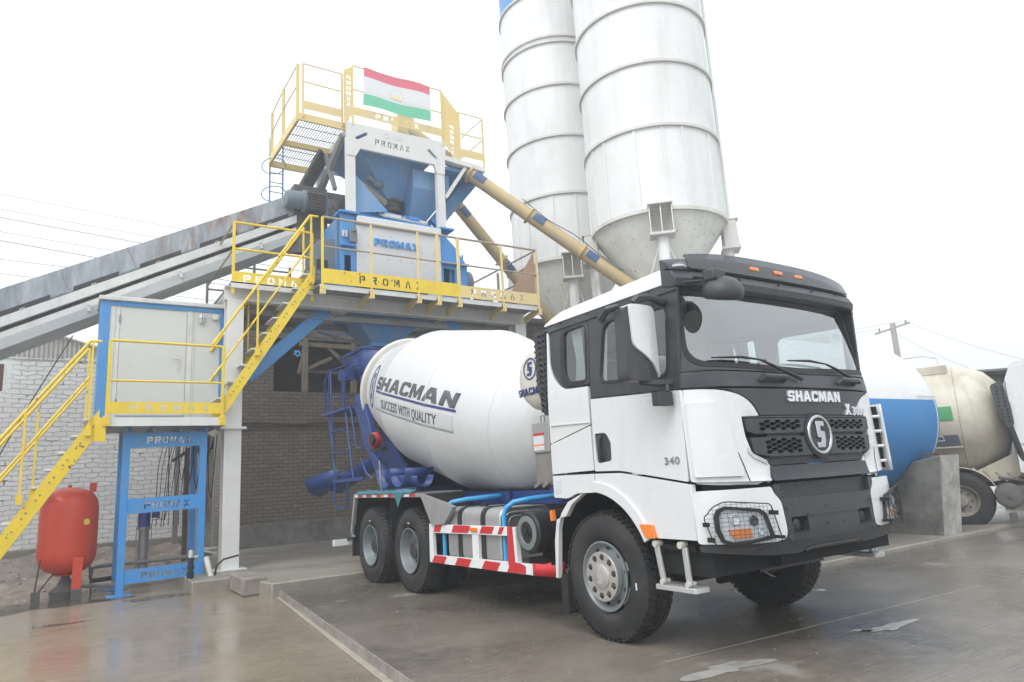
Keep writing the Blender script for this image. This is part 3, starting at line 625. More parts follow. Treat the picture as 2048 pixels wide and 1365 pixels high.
for i, (x, y) in enumerate(fp):
    w_ = .07 if i in (3, 4) else .045
    MB().box((x - .02, y - w_/2, 5.05), (x + .02, y + w_/2, 6.58)).build('post', 'yellow_dust_veil' if i else 'yellow', tw, bevel=.004)
    if i: MB().panel([(-8.28, 4.94), (-8.28, 5.10), (-7.66, 5.20), (-7.66, 5.08)], lambda u, v, d: V((u, y + d, v)), .05, (), 1).build('bracket', 'yellow_dust_veil', tw)
    MB().box((x - .03, y - .05, 5.02), (x + .035, y + .05, 5.17)).tube([(x + .03, y, 5.06), (x + .05, y, 5.06)], .012, 6).tube([(x + .03, y, 5.13), (x + .05, y, 5.13)], .012, 6).build('clamp', 'yellow_dust_veil', tw)
def toe(y0, y1, z0, z1, x, word_y, m='yellow', pw=.11, ph=None, pitch=.20, word='PROMAX', parent=tw, name='toe_board', th=.006, facing=1):
    hs_ = stencil(word, word_y, z0 + (z1 - z0)*.22, pw, (z1 - z0)*.56, pitch)
    return MB().panel([(y0, z0), (y1, z0), (y1, z1), (y0, z1)], lambda u, v, d: V((x + d, u, v)), th, hs_, .6).build(name, m, parent)
toe(-1.14, .86, 5.24, 5.53, -7.676, -.42, 'yellow_worn', pitch=.245, pw=.12); toe(.86, 1.83, 5.24, 5.53, -7.674, 9, 'yellow', word=''); toe(1.83, 3.90, 5.24, 5.51, -7.676, 2.12, 'yellow_dust_veil', pitch=.25, pw=.12)
# landing railing (left)
lp = [(-8.14, -2.68), (-8.14, -1.22)]
bar_rail(lp, [6.38, 5.86], .022, 'handrail', 'yellow')
for x, y in lp: MB().box((x - .02, y - .025, 4.98), (x + .02, y + .025, 6.38)).build('post', 'yellow', tw, bevel=.004)
toe(-2.66, -1.24, 5.17, 5.42, -8.12, -2.50, 'yellow', pitch=.215, pw=.13)
bar_rail([(-8.14, -2.68), (-10.9, -2.68)], [6.38, 5.86], .022, 'handrail', 'rail_dirty')
bar_rail([(-10.9, -2.68), (-10.9, -.9)], [6.38, 5.8], .022, 'handrail', 'rail_dirty')
bar_rail([(-7.70, 3.92), (-10.9, 3.92)], [6.58, 5.98], .022, 'handrail', 'rail_dirty')
for x, y in ((-10.9, -2.68), (-10.9, -1.7), (-10.9, -.9), (-10.9, 3.92), (-9.4, 3.92)): MB().box((x - .025, y - .025, 5.2), (x + .025, y + .025, 6.5)).build('post', 'rail_dirty', tw)
MB().panel([(-1.0, 5.22), (0, 5.22), (0, 5.9), (-.25, 5.9)], lambda u, v, d: V((-9.4 + u*1.2, 3.90 + d, v)), .02, (), 1).build('side_panel', 'ply', tw) if False else None
MB().panel([(-9.3, 5.22), (-7.74, 5.22), (-7.74, 6.52), (-9.3, 5.45)], lambda u, v, d: V((u, 3.88 + d, v)), .02, (), 1).build('side_panel', 'ply', tw)
MB().lathe([(0, .16), (.25, .16), (.27, 0)], (-8.1, 3.2, 5.36), (0, 1, 0), 16).box((-8.3, 3.2, 5.22), (-7.95, 3.6, 5.3)).build('deck_motor', 'dust_shade_dark', tw)
# columns on the mixer and the portal
for y in (-.345, 1.79):
    MB().box((-8.40, y - .095, 7.0), (-8.265, y + .095, 8.75)).build('portal_leg', 'plant_white', tw, bevel=.006)
    MB().box((-10.5, y - .08, 5.2), (-10.36, y + .08, 9.0)).build('rear_leg', 'plant_white', tw)
pf = [(-.445, 8.30), (-.245, 8.30), (-.14, 8.50), (1.62, 8.50), (1.69, 8.30), (1.885, 8.30), (1.94, 9.12), (-.445, 9.06)]
slot = lambda cy, cz, a: [(cy + .16*math.cos(a) - .035*math.sin(a)*s_ + 0, cz + .16*math.sin(a) + .035*math.cos(a)*s_) for s_ in (-1, 1)] + [(cy - .16*math.cos(a) - .035*math.sin(a)*s_, cz - .16*math.sin(a) + .035*math.cos(a)*s_) for s_ in (1, -1)]
hs_ = stencil('PROMAX', .20, 8.66, .09, .14, .145) + [rpoly(slot(-.11, 8.80, .6), .03, 3), rpoly(slot(1.60, 8.74, -.7), .03, 3)]
MB().panel(pf, lambda u, v, d: V((-8.25 + d, u, v)), .07, hs_, .6).build('portal_beam', 'plant_white', tw)
v2, tr = text2d('C-100', .16, .03, 0, 1.2)
MB().flat(v2, tr, lambda a, b, d: V((-8.247 + d, .62 + a, 8.93 + b)), .004, 0).build('raised_number', 'plant_white', tw)
MB().box((-10.5, -.40, 8.85), (-8.34, -.32, 9.0)).box((-10.5, 1.80, 8.85), (-8.34, 1.88, 9.0)).box((-10.5, -.4, 8.85), (-10.40, 1.88, 9.0)).each('upper_beam', 'plant_white', tw)
# right outrigger and braces
MB().beam((-8.30, 1.89, 8.72), (-8.30, 2.98, 8.64), .12, .16, (1, 0, 0)).beam((-8.30, 1.90, 7.75), (-8.30, 2.45, 8.60), .07, .10, (1, 0, 0)).build('outrigger', 'plant_white', tw)
MB().beam((-8.9, 2.98, 8.62), (-8.9, 1.9, 7.3), .30, .12, (1, 0, 0)).beam((-9.9, 2.98, 8.62), (-9.9, 1.9, 7.3), .12, .12, (1, 0, 0)).box((-10.4, 1.9, 8.50), (-8.36, 3.0, 8.58)).each('blue_brace', 'plant_blue_dirty', tw)
# upper left grated deck
ug = MB()
y = -1.42
while y < -.36: ug.box((-10.62, y, 9.0), (-8.42, y + .014, 9.012)); y += .055
for x in (-8.8, -9.2, -9.95, -10.3): ug.box((x, -1.42, 8.98), (x + .02, -.36, 8.992))
ug.build('grating', 'steel', tw)
MB().box((-8.42, -1.46, 8.92), (-8.37, -.40, 9.08)).box((-9.55, -1.46, 8.86), (-9.47, -.36, 8.98)).box((-10.68, -1.46, 8.84), (-10.62, -.36, 8.99)).box((-10.68, -1.47, 8.88), (-8.38, -1.43, 9.06)).each('deck_frame', 'yellow_dust_veil', tw)
MB().beam((-8.6, -.40, 8.9), (-10.4, -.55, 7.7), .10, .16).beam((-9.5, -.5, 8.84), (-9.0, -.45, 7.8), .08, .08).each('deck_strut', 'deck_grey', tw)
def rail_set(pts, zt, zm, post_z, m='yellow_dust_veil', toe_=None, wp=.04):
    bar_rail(pts, [zt, zm], .015, 'handrail', m)
    for x, y in pts: MB().box((x - .018, y - wp/2, post_z), (x + .018, y + wp/2, zt)).build('post', m, tw)
rail_set([(-8.36, -1.34), (-8.36, -.50)], 10.22, 9.80, 8.98)
rail_set([(-8.40, -1.44), (-9.5, -1.44), (-10.66, -1.40)], 10.20, 9.72, 8.90, wp=.07)
MB().panel([(-8.42, 9.10), (-10.64, 9.10), (-10.64, 9.24), (-8.42, 9.24)], lambda u, v, d: V((u, -1.46 - d, v)), .008, (), 3).build('toe_board', 'yellow_dust_veil', tw) if False else None
toe(-1.33, -.50, 9.17, 9.36, -8.34, 9, 'yellow_dust_veil', word='')
rail_set([(-8.26, -.30), (-8.26, 1.87)], 10.43, 9.86, 9.0)
toe(-.29, 1.86, 9.24, 9.44, -8.236, .22, 'yellow_dust_veil', pitch=.185, pw=.11)
rail_set([(-8.26, 2.32), (-8.26, 2.97)], 9.99, 9.45, 8.62)
toe(2.33, 2.96, 8.86, 9.06, -8.24, 9, 'yellow_dust_veil', word='')
rail_set([(-8.30, 2.99), (-10.3, 2.99)], 9.99, 9.45, 8.62)
def vplate(poly, x0, z0, pit, nm='lettered_plate'):
    hs_ = stencil('PROMAX', x0, z0, .09, .095, pit, True, True)
    MB().panel(poly, lambda u, v, d: V((-8.255 + d, u, v)), .006, hs_, .5).build(nm, 'yellow_dust_veil', tw)
vplate(rpoly([(-.50, 9.02), (-.40, 9.05), (-.36, 9.20), (-.29, 9.20), (-.29, 10.40), (-.50, 10.27)], [.01, .03, .05, .01, .01, .01]), -.435, 10.06, .125)
vplate([(1.90, 10.40), (1.90, 9.02), (2.0, 9.02), (2.20, 8.62), (2.31, 8.62), (2.31, 9.97)], 2.07, 9.50, .125)
# flag on the railing is a thing of its own
fg = thing('flag', 'red white and green flag hung on the top railing of the tower', 'flag', (-8.2, .75, 9.6))
def wav(u, v, d): return V((-8.205 + d + .03*math.sin(u*5 + v*2), u + .05*(10.4 - v)*-.5, v))
for nm, z0, z1, m_ in (('red_stripe', 10.20, 10.42, 'flag_red'), ('white_field', 9.78, 10.199, 'flag_white'), ('green_stripe', 9.52, 9.779, 'flag_green')):
    MB().panel([(-.06, z0), (1.56, z0), (1.56, z1), (-.06, z1)], wav, .008, (), .12).build(nm, m_, fg, ang=80)
cr = MB()
cr.panel([(.62, 9.86), (.86, 9.86), (.90, 9.96), (.82, 9.91), (.78, 9.98), (.74, 9.92), (.70, 9.98), (.66, 9.91), (.58, 9.96)], wav, .003, (), .3, .004)
for k in range(7):
    a = R(180 - 30*k); cx, cz = .74 + .17*math.cos(a), 9.94 + .15*math.sin(a)
    cr.panel([(cx + (.022 if i % 2 == 0 else .009)*math.sin(math.pi*i/5), cz + (.022 if i % 2 == 0 else .009)*math.cos(math.pi*i/5)) for i in range(10)], wav, .003, (), .3, .004)
cr.build('emblem', 'flag_gold', fg)
# back ladder with hoops
ladb = MB().tube([(-10.75, -1.12, 7.2), (-10.75, -1.12, 9.6)], .02, 6).tube([(-10.75, -1.42, 7.2), (-10.75, -1.42, 9.6)], .02, 6)
for k in range(9): ladb.tube([(-10.75, -1.42, 7.3 + k*.24), (-10.75, -1.12, 7.3 + k*.24)], .012, 5)
for z in (7.5, 8.2, 8.9): ladb.tube([(-10.72 + .35*math.sin(a), -1.34 + .26*math.cos(a), z + .05*math.sin(a)) for a in [math.pi*q/8 for q in range(17)]], .012, 5)
ladb.build('caged_ladder', 'plant_blue_dirty', tw)
MB().beam((-8.8, -2.30, 3.52), (-8.8, -.72, 5.0), .26, .24, (1, 0, 0)).beam((-8.8, 2.0, 5.0), (-8.8, 2.9, 4.3), .24, .22, (1, 0, 0)).each('blue_strut', 'plant_blue', tw, bevel=.02)
MB().panel([(0, 0), (.09, 0), (.13, -.09), (.06, -.14), (-.02, -.08)], lambda u, v, d: V((-8.66 + d, -1.40 + u, 4.10 + v)), .02, [circ((.06, -.07), .028, 10)], .5).build('lifting_lug', 'plant_blue', tw)

# ---- concrete mixer body standing in the tower
mxr = thing('concrete_mixer', 'white panelled industrial concrete mixer with blue sides and raised blue lettering on the tower deck', 'mixer', (-9.2, .75, 5.2))
fpm = MB().panel([(-.245, 5.32), (1.72, 5.32), (1.72, 6.77), (-.245, 6.77)], lambda u, v, d: V((-8.28 + d, u, v)), .05, (), .6)
MB().box((-8.30, -.25, 6.775), (-8.22, 1.73, 6.96)).build('top_trim', 'plant_white', mxr, bevel=.02)
MB().box((-10.1, -.23, 5.25), (-8.35, 1.71, 6.95)).build('body', 'plant_blue_dirty', mxr)
rv = fpm
for r_, (z, ys_) in enumerate(((6.62, [0, .28, .52]), (6.35, [.05, .55, .78, 1.0, 1.25, 1.55]), (6.10, [-.1, .18, .46, .74, 1.02, 1.30, 1.58]), (5.72, [-.12, .16, .44, .72, 1.0, 1.28, 1.56]))):
    for y in ys_: rv.lathe([(0, .02), (.012, .016), (.012, 0)], (-8.28, y, z), (1, 0, 0), 8)
rv.build('front_panel', 'mixer_white', mxr)
v2, tr = block('PROMAX', .155, 1.0, 0, .16, .3)
MB().flat(v2, tr, lambda a, b, d: V((-8.28 + d, .66 + a, 6.44 + b)), .035, 0).build('raised_lettering', 'plant_blue', mxr)
for s, (ya, yb) in enumerate(((-.58, -.25), (1.73, 2.10))):
    if s == 0: MB().panel([(ya, 5.25), (yb, 5.25), (yb, 6.95), (ya, 6.98), (ya - .02, 6.0)], lambda u, v, d: V((-8.30 + d, u, v)), .04, [rpoly([(-.50, 5.72), (-.36, 5.72), (-.36, 6.08), (-.50, 6.08)], .02)], .5).build('side_plate', 'plant_blue', mxr, bevel=.004)
    else: MB().panel([(1.735, 5.25), (2.42, 5.30), (2.40, 6.2), (2.10, 6.62), (1.735, 6.96)], lambda u, v, d: V((-8.32 + d, u, v)), .04, [rpoly([(1.80, 5.72), (2.08, 5.70), (2.08, 6.05), (1.80, 6.08)], .02)], .5).build('side_plate', 'plant_blue', mxr, bevel=.004)
MB().box((-8.6, -.62, 6.98), (-8.2, -.2, 7.02)).box((-8.6, 1.70, 6.96), (-8.2, 2.05, 7.0)).box((-8.34, -.60, 6.25), (-8.18, -.3, 6.28)).box((-8.34, -.60, 5.50), (-8.18, -.28, 5.53)).box((-8.36, 1.74, 6.16), (-8.2, 2.40, 6.20)).box((-8.36, 1.74, 5.55), (-8.2, 2.4, 5.59)).each('side_shelf', 'plant_blue', mxr)
MB().box((-10.0, -.62, 5.25), (-8.42, -.50, 6.9)).box((-10.0, 2.0, 5.25), (-8.42, 2.2, 6.6)).each('side_casing', 'plant_blue_dirty', mxr)
MB().box((-8.24, -.42, 6.33), (-8.16, -.27, 6.62)).box((-8.24, -.38, 6.55), (-8.13, -.30, 6.68)).build('switch_box', 'dusty_machine', mxr, bevel=.01)
MB().box((-8.275, -.56, 6.46), (-8.265, -.44, 6.60)).build('hook_label', 'sticker', mxr)
v2, tr = text2d('?', .13, .01); MB().flat(v2, tr, lambda a, b, d: V((-8.262 + d, -.50 - a, 6.53 - b)), .003, 0).build('hook_symbol', 'wire_black', mxr)
# sloped lid, white hatch, blue disc
MB().add([(-8.30, -.20, 6.97), (-8.30, 1.70, 6.97), (-9.15, 1.45, 7.52), (-9.15, .15, 7.62), (-10.0, 1.6, 6.97), (-10.0, -.2, 6.97)], [(0, 1, 2, 3), (3, 2, 4, 5), (0, 3, 5), (1, 4, 2)]).build('lid', 'plant_blue', mxr)
ln = V((.55, 0, .85)).normalized(); lu = V((0, 1, -.03)).normalized(); lv = ln.cross(lu)
lc = V((-8.63, .92, 7.20))
lf = lambda u, v, d: lc + lu*u + lv*v + ln*d
hat = MB().panel(rpoly([(-.46, -.17), (.60, -.17), (.66, .0), (.50, .20), (-.40, .20), (-.52, .03)], .06), lf, .05, (), .5, .05).build('hatch', 'plant_white', mxr, bevel=.01)
MB().panel(circ((.26, .02), .20, 28), lf, .03, (), .5, .085).build('hatch_disc', 'plant_blue', hat, bevel=.006)
MB().tube([lf(-.02, -.12, .05), lf(-.02, -.12, .12), lf(.12, -.12, .12), lf(.12, -.12, .05)], .012, 6).tube([lf(-.56, -.1, .03), lf(-.56, -.1, .12), lf(-.56, .04, .12), lf(-.56, .04, .03)], .012, 6).each('hatch_handle', 'wire_black', hat)
# drives left and right
bg_ = MB().panel(rpoly([(-1.15, 5.72), (-.62, 5.58), (-.60, 6.50), (-.95, 6.42), (-1.15, 6.15)], .12), lambda u, v, d: V((-8.55 + d, u, v)), .30, (), .3).build('belt_guard', 'dusty_machine', mxr, bevel=.03)
MB().lathe([(0, .0), (0, .17), (.02, .19), (.42, .19), (.45, .12), (.45, 0)], (-8.75, -1.20, 5.62), (0, 1, 0), 20).box((-9.0, -1.15, 5.22), (-8.5, -.7, 5.42)).build('drive_motor', 'dusty_machine', mxr)
for k in range(8): MB().box((-8.545, -1.0 + k*.03, 5.78), (-8.535, -.985 + k*.03, 6.0)).build('vent_slot', 'under_black', bg_)
MB().lathe([(0, .0), (0, .16), (.03, .20), (.18, .20), (.2, .24), (.26, .24), (.28, .15), (.34, .12), (.34, 0)], (-8.7, 2.20, 6.05), (0, 1, 0), 24).tube([(-8.6, 2.45, 6.2), (-8.6, 2.45, 6.55)], .02, 8).build('gearbox', 'plant_blue', mxr)
MB().lathe([(0, .34), (.05, .36), (.18, .36), (.2, .3), (.2, 0)], (-8.95, 2.55, 5.90), (0, 1, 0), 28).box((-9.1, 2.4, 5.22), (-8.6, 3.0, 5.42)).lathe([(0, .22), (.3, .22), (.32, 0)], (-8.6, 2.8, 5.45), (0, 1, 0), 20).build('pulley_guard', 'dusty_machine', mxr)
# outlet cone with rubber collar
def frust(mb, x0, x1, y0, y1, z, X0, X1, Y0, Y1, Z, close=True):
    a = [(x0, y0, z), (x1, y0, z), (x1, y1, z), (x0, y1, z)]; b = [(X0, Y0, Z), (X1, Y0, Z), (X1, Y1, Z), (X0, Y1, Z)]
    return mb.add(a + b, [(0, 1, 5, 4), (1, 2, 6, 5), (2, 3, 7, 6), (3, 0, 4, 7)] + ([(0, 3, 2, 1), (4, 5, 6, 7)] if close else []))
oc = frust(MB(), -10.0, -8.62, -.36, 1.75, 5.15, -9.5, -9.05, .36, .95, 4.42).build('outlet_cone', 'plant_blue_dirty', mxr)
frust(MB(), -9.55, -9.0, .33, .98, 4.42, -9.55, -9.0, .33, .98, 4.34).build('outlet_flange', 'plant_blue', oc)
bl = MB()
for k in range(7): bl.lathe([(0, .012), (.02, .012), (.02, 0)], (-8.83 - .0*k, .0 + k*.22, 4.80), (1, 0, -.4), 6)
bl.build('cone_bolts', 'wire_black', oc)
MB().lathe([(0, .34), (-.10, .38), (-.14, .46), (-.42, .44), (-.44, .0)], (-9.25, .65, 4.33), (0, 0, 1), 24).build('rubber_collar', 'rubber', oc)
# weigh hoppers above
h1 = thing('weighing_hopper', 'large blue funnel shaped weighing hopper under the white portal of the tower', 'hopper', (-9.3, .7, 7.8))
frust(MB(), -10.25, -8.42, -.28, 1.80, 8.95, -9.5, -9.1, .80, 1.22, 7.85).build('funnel', 'hopper_blue', h1)
MB().box((-10.3, -.32, 8.95), (-8.40, 1.84, 9.0)).build('rim', 'plant_blue', h1)
MB().lathe([(0, .24), (-.06, .26), (-.10, .22), (-.16, .27), (-.22, .23), (-.30, .26), (-.34, .2)], (-9.3, 1.0, 7.88), (0, 0, 1), 24).build('dust_sleeve', 'dust_shade_dark', h1)
MB().ball((-8.86, .50, 8.03), .12, 12, (1, 1.2, .9)).lathe([(0, .08), (.18, .08), (.2, 0)], (-8.85, .40, 8.08), (.2, -1, .3), 12).build('vibrator', 'dusty_machine', h1)
MB().beam((-8.55, -.25, 7.95), (-8.75, .62, 7.55), .10, .14).build('feed_chute_edge', 'wood', h1)
MB().add([(-8.45, -.22, 8.0), (-8.45, -.22, 7.1), (-8.45, .55, 7.25), (-8.8, .5, 7.3), (-8.9, -.2, 8.0)], [(0, 1, 2), (0, 2, 3, 4)]).build('side_chute', 'hopper_blue', h1)
h2 = thing('cement_scale', 'darker blue cement scale hopper hanging beside the big funnel', 'hopper', (-9.0, 1.5, 7.4))
frust(MB(), -9.9, -8.55, 1.22, 2.15, 8.45, -9.9, -8.55, 1.22, 2.15, 8.0).build('box', 'hopper_blue', h2)
frust(MB(), -9.9, -8.55, 1.22, 2.15, 8.0, -9.4, -9.0, 1.3, 1.7, 7.35).build('funnel', 'hopper_blue', h2)
MB().lathe([(0, .2), (-.3, .2)], (-9.2, 1.5, 7.4), (0, 0, 1), 16).build('sleeve', 'dust_shade_dark', h2)
MB().box((-9.0, .35, 9.05), (-8.7, .75, 9.22)).lathe([(0, .08), (.3, .08)], (-8.8, .35, 9.28), (0, 1, 0), 10).each('top_drive', 'dusty_machine', tw)

# ================================================================= conveyor
cv = thing('belt_conveyor', 'long inclined belt conveyor with galvanised side panels rising from the left to the mixer', 'conveyor', (-10, -6, 0))
SL = (7.71 - 5.08)/(-1.29 + 6.20); cy_ = lambda y: 5.08 + SL*(y + 6.20); sec = math.sqrt(1 + SL*SL)
YA, YB = -13.0, -1.15
def cbar(x0, x1, d0, d1, name, m, ya=YA, yb=YB, parent=cv, **k):
    return MB().add([(x, y, cy_(y) - d) for x in (x0, x1) for y, d in ((ya, d0), (yb, d0), (yb, d1), (ya, d1))], [(0, 1, 2, 3), (7, 6, 5, 4), (0, 4, 5, 1), (1, 5, 6, 2), (2, 6, 7, 3), (3, 7, 4, 0)]).build(name, m, parent, **k)
for i, xx in enumerate((-9.52, -10.45)):
    yy = YB - .05 + (0)
    k = 0
    while yy > YA:
        y2 = max(YA, yy - 1.04)
        o = cbar(xx - .004, xx + .004 + .003*(k % 2), .0, .47, 'side_panel', 'conv_side', y2 - .004, yy + .004)
        if i == 0:
            cbar(xx + .005, xx + .020, .42, .50, 'rubber_flap', 'belt', y2 + .22, yy - .12)
            MB().beam((xx + .012, y2, cy_(y2)), (xx + .012, y2 + .16, cy_(y2 + .16) - .46), .012, .03, (1, 0, 0)).build('rib', 'galv', o)
            MB().tube([(xx + .03, y2 + .5, cy_(y2 + .5) - .56), (xx + .03, y2 + .5, cy_(y2 + .5) - .50), (xx + .03, y2 + .56, cy_(y2 + .56) - .50), (xx + .03, y2 + .56, cy_(y2 + .56) - .56)], .008, 5).build('roller_clip', 'galv_light', o)
        yy = y2; k += 1
    cbar(xx - .05, xx + .06, .53, .71, 'frame_channel', 'galv_light')
    cbar(xx - .04, xx + .03, .80, .92, 'lower_channel', 'galv_light')
    cbar(xx + .04, xx + .055, .96, .985, 'edge_angle', 'dust_shade_dark')
MB()
cbar(-10.45, -9.52, .50, .52, 'belt', 'belt')
cbar(-10.42, -9.46, 1.10, 1.12, 'bottom_pan', 'galv_under')
cbar(-9.47, -9.455, .93, 1.12, 'pan_side', 'galv_under')
for k in range(8):
    y = YA + .6 + k*1.5
    MB().beam((-9.44, y, cy_(y) - .86), (-9.44, y + .02, cy_(y) - 1.0), .03, .05).tube([(-9.44, y, cy_(y) - .88), (-9.38, y, cy_(y) - .88)], .02, 6).build('bracket', 'galv_light', cv)
MB().beam((-9.43, -6.75, 4.2), (-9.43, -6.15, 2.2), .10, .14, (1, 0, 0)).beam((-10.5, -6.6, 4.2), (-10.5, -7.2, 0), .10, .14, (1, 0, 0)).box((-9.48, -6.45, 3.3), (-9.40, -6.05, 3.75)).each('support_leg', 'rust', cv)
MB().tube([(-9.4, -5.10, 4.30), (-9.4, -5.6, 3.2), (-9.4, -6.1, 2.0)], .01, 5).build('guy_wire', 'wire_black', cv)
MB().lathe([(0, .0), (0, .17), (.05, .20), (.34, .20), (.36, .24), (.42, .24)], (-9.36, -1.42, 7.55), (0, 1, .02), 20).build('motor', 'dusty_machine', cv)
mf = MB()
for k in range(6): mf.box((-9.36 + .2*math.cos(k), -1.02, 7.38 + k*.055), (-9.12, -.62, 7.40 + k*.055))
mf.box((-9.55, -1.0, 7.33), (-9.16, -.60, 7.76))
mf.build('motor_fins', 'dust_shade_dark', cv)
gbx = MB().box((-9.6, -.60, 7.20), (-9.18, -.08, 7.80)).build('gearbox', 'dusty_machine', cv, bevel=.03)
MB().lathe([(0, .15), (.03, .15), (.05, .10), (.07, .05), (.07, 0)], (-9.18, -.32, 7.52), (1, 0, 0), 20).box((-9.19, -.56, 7.64), (-9.165, -.42, 7.76)).box((-9.19, -.20, 7.64), (-9.165, -.11, 7.76)).box((-9.19, -.55, 7.24), (-9.165, -.44, 7.42)).box((-9.19, -.2, 7.24), (-9.165, -.11, 7.40)).each('shaft_cover', 'dust_shade_dark', gbx)
MB().box((-10.5, -1.2, 6.7), (-9.50, -.45, 8.0)).beam((-9.9, -.9, 8.0), (-9.6, -.5, 8.9), .5, .08).build('head_box', 'dust_shade_dark', cv, bevel=.02)
MB().beam((-9.6, -1.3, 6.55), (-9.3, -.55, 6.6), .10, .30).beam((-9.9, -.9, 6.9), (-9.2, -.35, 5.8), .5, .25).each('head_chute', 'dust_shade_dark', cv)

# ================================================================= screw conveyors and silos
def screw(name, p, q, r, label, flg):
    t_ = thing(name, label, 'screw conveyor', tuple(p)); p, q = V(p), V(q)
    MB().tube([p, q], r, 24).build('tube', 'yellow_pipe', t_, ang=50)
    d = (q - p).normalized()
    for f in flg:
        c = p.lerp(q, f)
        MB().lathe([(-.02, r), (-.02, r + .06), (.02, r + .06), (.02, r)], c, d, 24, closedprof=True).build('flange', 'yellow_pipe', t_)
        MB().box(c + d*-.32 + V((.10, -.12, -r - .015)) , c + d*-.18 + V((.22, .12, -r + .12))).build('inspection_hatch', 'plant_blue_dirty', t_) if False else None
        u = d.cross(V((0, 0, 1))).normalized(); n_ = (V((4.8, -5.2, 1.4)) - c); n_ = (n_ - d*n_.dot(d)).normalized(); w2 = d.cross(n_)
        def mp(a, b, dd): return c + d*(a) + (n_*math.cos(b/r) + w2*math.sin(b/r))*(r + dd)
        MB().panel([(-.42, -.02), (-.12, -.02), (-.12, .18), (-.42, .18)], mp, .02, (), .06, .014).build('inspection_hatch', 'hatch_blue', t_, ang=60)
    return t_
s1 = screw('screw_conveyor', (-6.35, 6.15, 5.25), (-9.2, 1.30, 9.81), .158, 'upper yellow screw conveyor pipe running from the right silo up to the tower top', (.27, .48, .72))
tp = V((-9.2, 1.30, 9.81)); MB().box(tp - V((.2, .22, .28)), tp + V((.2, .22, .2))).build('drive_head', 'yellow_dust_veil', s1, bevel=.02)
MB().tube([V((-6.35, 6.15, 5.25)).lerp(tp, .1 + k*.05) + V((.1, -.1, .24 - .05*math.sin(k*1.3))) for k in range(9)], .012, 5).build('cable', 'wire_grey', s1)
screw('screw_conveyor', (-10.3, 6.3, 5.50), (-10.3, 3.0, 8.93), .158, 'lower yellow screw conveyor pipe between the left silo and the hoppers', (.50, .9))
def silo(c, zb, rings, label, blue_from=None, zt=19.0, r=1.6):
    s = thing('cement_silo', label, 'silo', (c[0], c[1], 0), 'tall cement silos behind the truck')
    o = (c[0], c[1], 0)
    MB().lathe([(zb, r), (zt if not blue_from else blue_from, r)], o, (0, 0, 1), 96).build('shell', 'silo_white', s, ang=60)
    if blue_from: MB().lathe([(blue_from, r), (zt, r)], o, (0, 0, 1), 96).build('upper_shell', 'plant_blue', s, ang=60)
    for z in rings:
        MB().lathe([(z - .035, r), (z - .035, r + .055), (z + .035, r + .055), (z + .035, r)], o, (0, 0, 1), 96, closedprof=True).build('ring', 'silo_rim', s)
    zr = rings[0]; dm_ = math.atan2(-5.16 - c[1], 4.8 - c[0])
    rib = MB(); 
    for k in range(16):
        a = dm_ + R(-180 + k*22.5 + (11 if k % 3 else 5)); x, y = c[0] + (r + .012)*math.cos(a), c[1] + (r + .012)*math.sin(a)
        rib.beam((x, y, zb + .02), (x, y, zr - .04), .05, .025, (math.cos(a), math.sin(a), 0))
    rib.build('ribs', 'silo_white', s)
    MB().lathe([(zb, r - .02), (zb - .04, r - .01), (zb - 1.85, .28), (zb - 2.1, .26)], o, (0, 0, 1), 64).build('cone', 'cone_white', s, ang=50)
    MB().lathe([(zb - .06, r + .02), (zb + .02, r + .02), (zb + .02, r - .04), (zb - .06, r - .04)], o, (0, 0, 1), 96, closedprof=True).build('skirt_ring', 'cone_white', s)
    for k in range(4):
        a = dm_ + R(3 + 90*k); ca, sa = math.cos(a), math.sin(a); n_ = V((ca, sa, 0)); t_ = V((-sa, ca, 0)); b = V((c[0], c[1], 0)) + n_*(r - .02)
        lg = MB().tube([b + V((0, 0, 0)), b + V((0, 0, zb - .66))], .13, 16).build('leg', 'silo_white', s)
        br_ = MB()
        q = lambda u, w_, z: b + t_*u + n_*w_ + V((0, 0, z))
        for u in (-.24, 0, .24):
            br_.add([q(u - .012, -.1, zb - .62), q(u + .012, -.1, zb - .62), q(u + .012, .24, zb - .62), q(u - .012, .24, zb - .62), q(u - .012, -.1, zb + .02), q(u + .012, -.1, zb + .02), q(u + .012, .20, zb + .02), q(u - .012, .20, zb + .02)], [(0,3,2,1),(4,5,6,7),(0,1,5,4),(1,2,6,5),(2,3,7,6),(3,0,4,7)])
        for z0, z1 in ((zb - .68, zb - .62), (zb + .02, zb + .045)):
            br_.add([q(-.27, -.15, z0), q(.27, -.15, z0), q(.27, .26, z0), q(-.27, .26, z0), q(-.27, -.15, z1), q(.27, -.15, z1), q(.27, .26, z1), q(-.27, .26, z1)], [(0,3,2,1),(4,5,6,7),(0,1,5,4),(1,2,6,5),(2,3,7,6),(3,0,4,7)])
        br_.build('bracket', 'silo_rim', s)
        MB().beam(q(-.05, 0, zb - .72), q(-.50, -.1, zb - 2.0), .03, .08, n_).beam(q(.05, 0, zb - .72), q(.50, -.1, zb - 2.0), .03, .08, n_).build('gusset', 'silo_rim', lg)
    # fill pipe on the right side
    a = dm_ + R(98); MB().tube([(c[0] + (r + .10)*math.cos(a), c[1] + (r + .10)*math.sin(a), zb - .1), (c[0] + (r + .10)*math.cos(a), c[1] + (r + .10)*math.sin(a), zt)], .045, 10).build('fill_pipe', 'silo_white', s)
    return s
silo((-6.42, 6.70), 7.03, [9.0, 10.6, 12.12, 13.7, 15.2, 16.7, 18.2], 'nearer right one of the two white ringed silos, its cone directly above the truck cab')
silo((-10.35, 7.02), 7.15, [8.98, 10.70, 12.27, 13.62, 13.80, 15.3, 16.8], 'farther left one of the two white ringed silos, with a blue top section', 15.32)

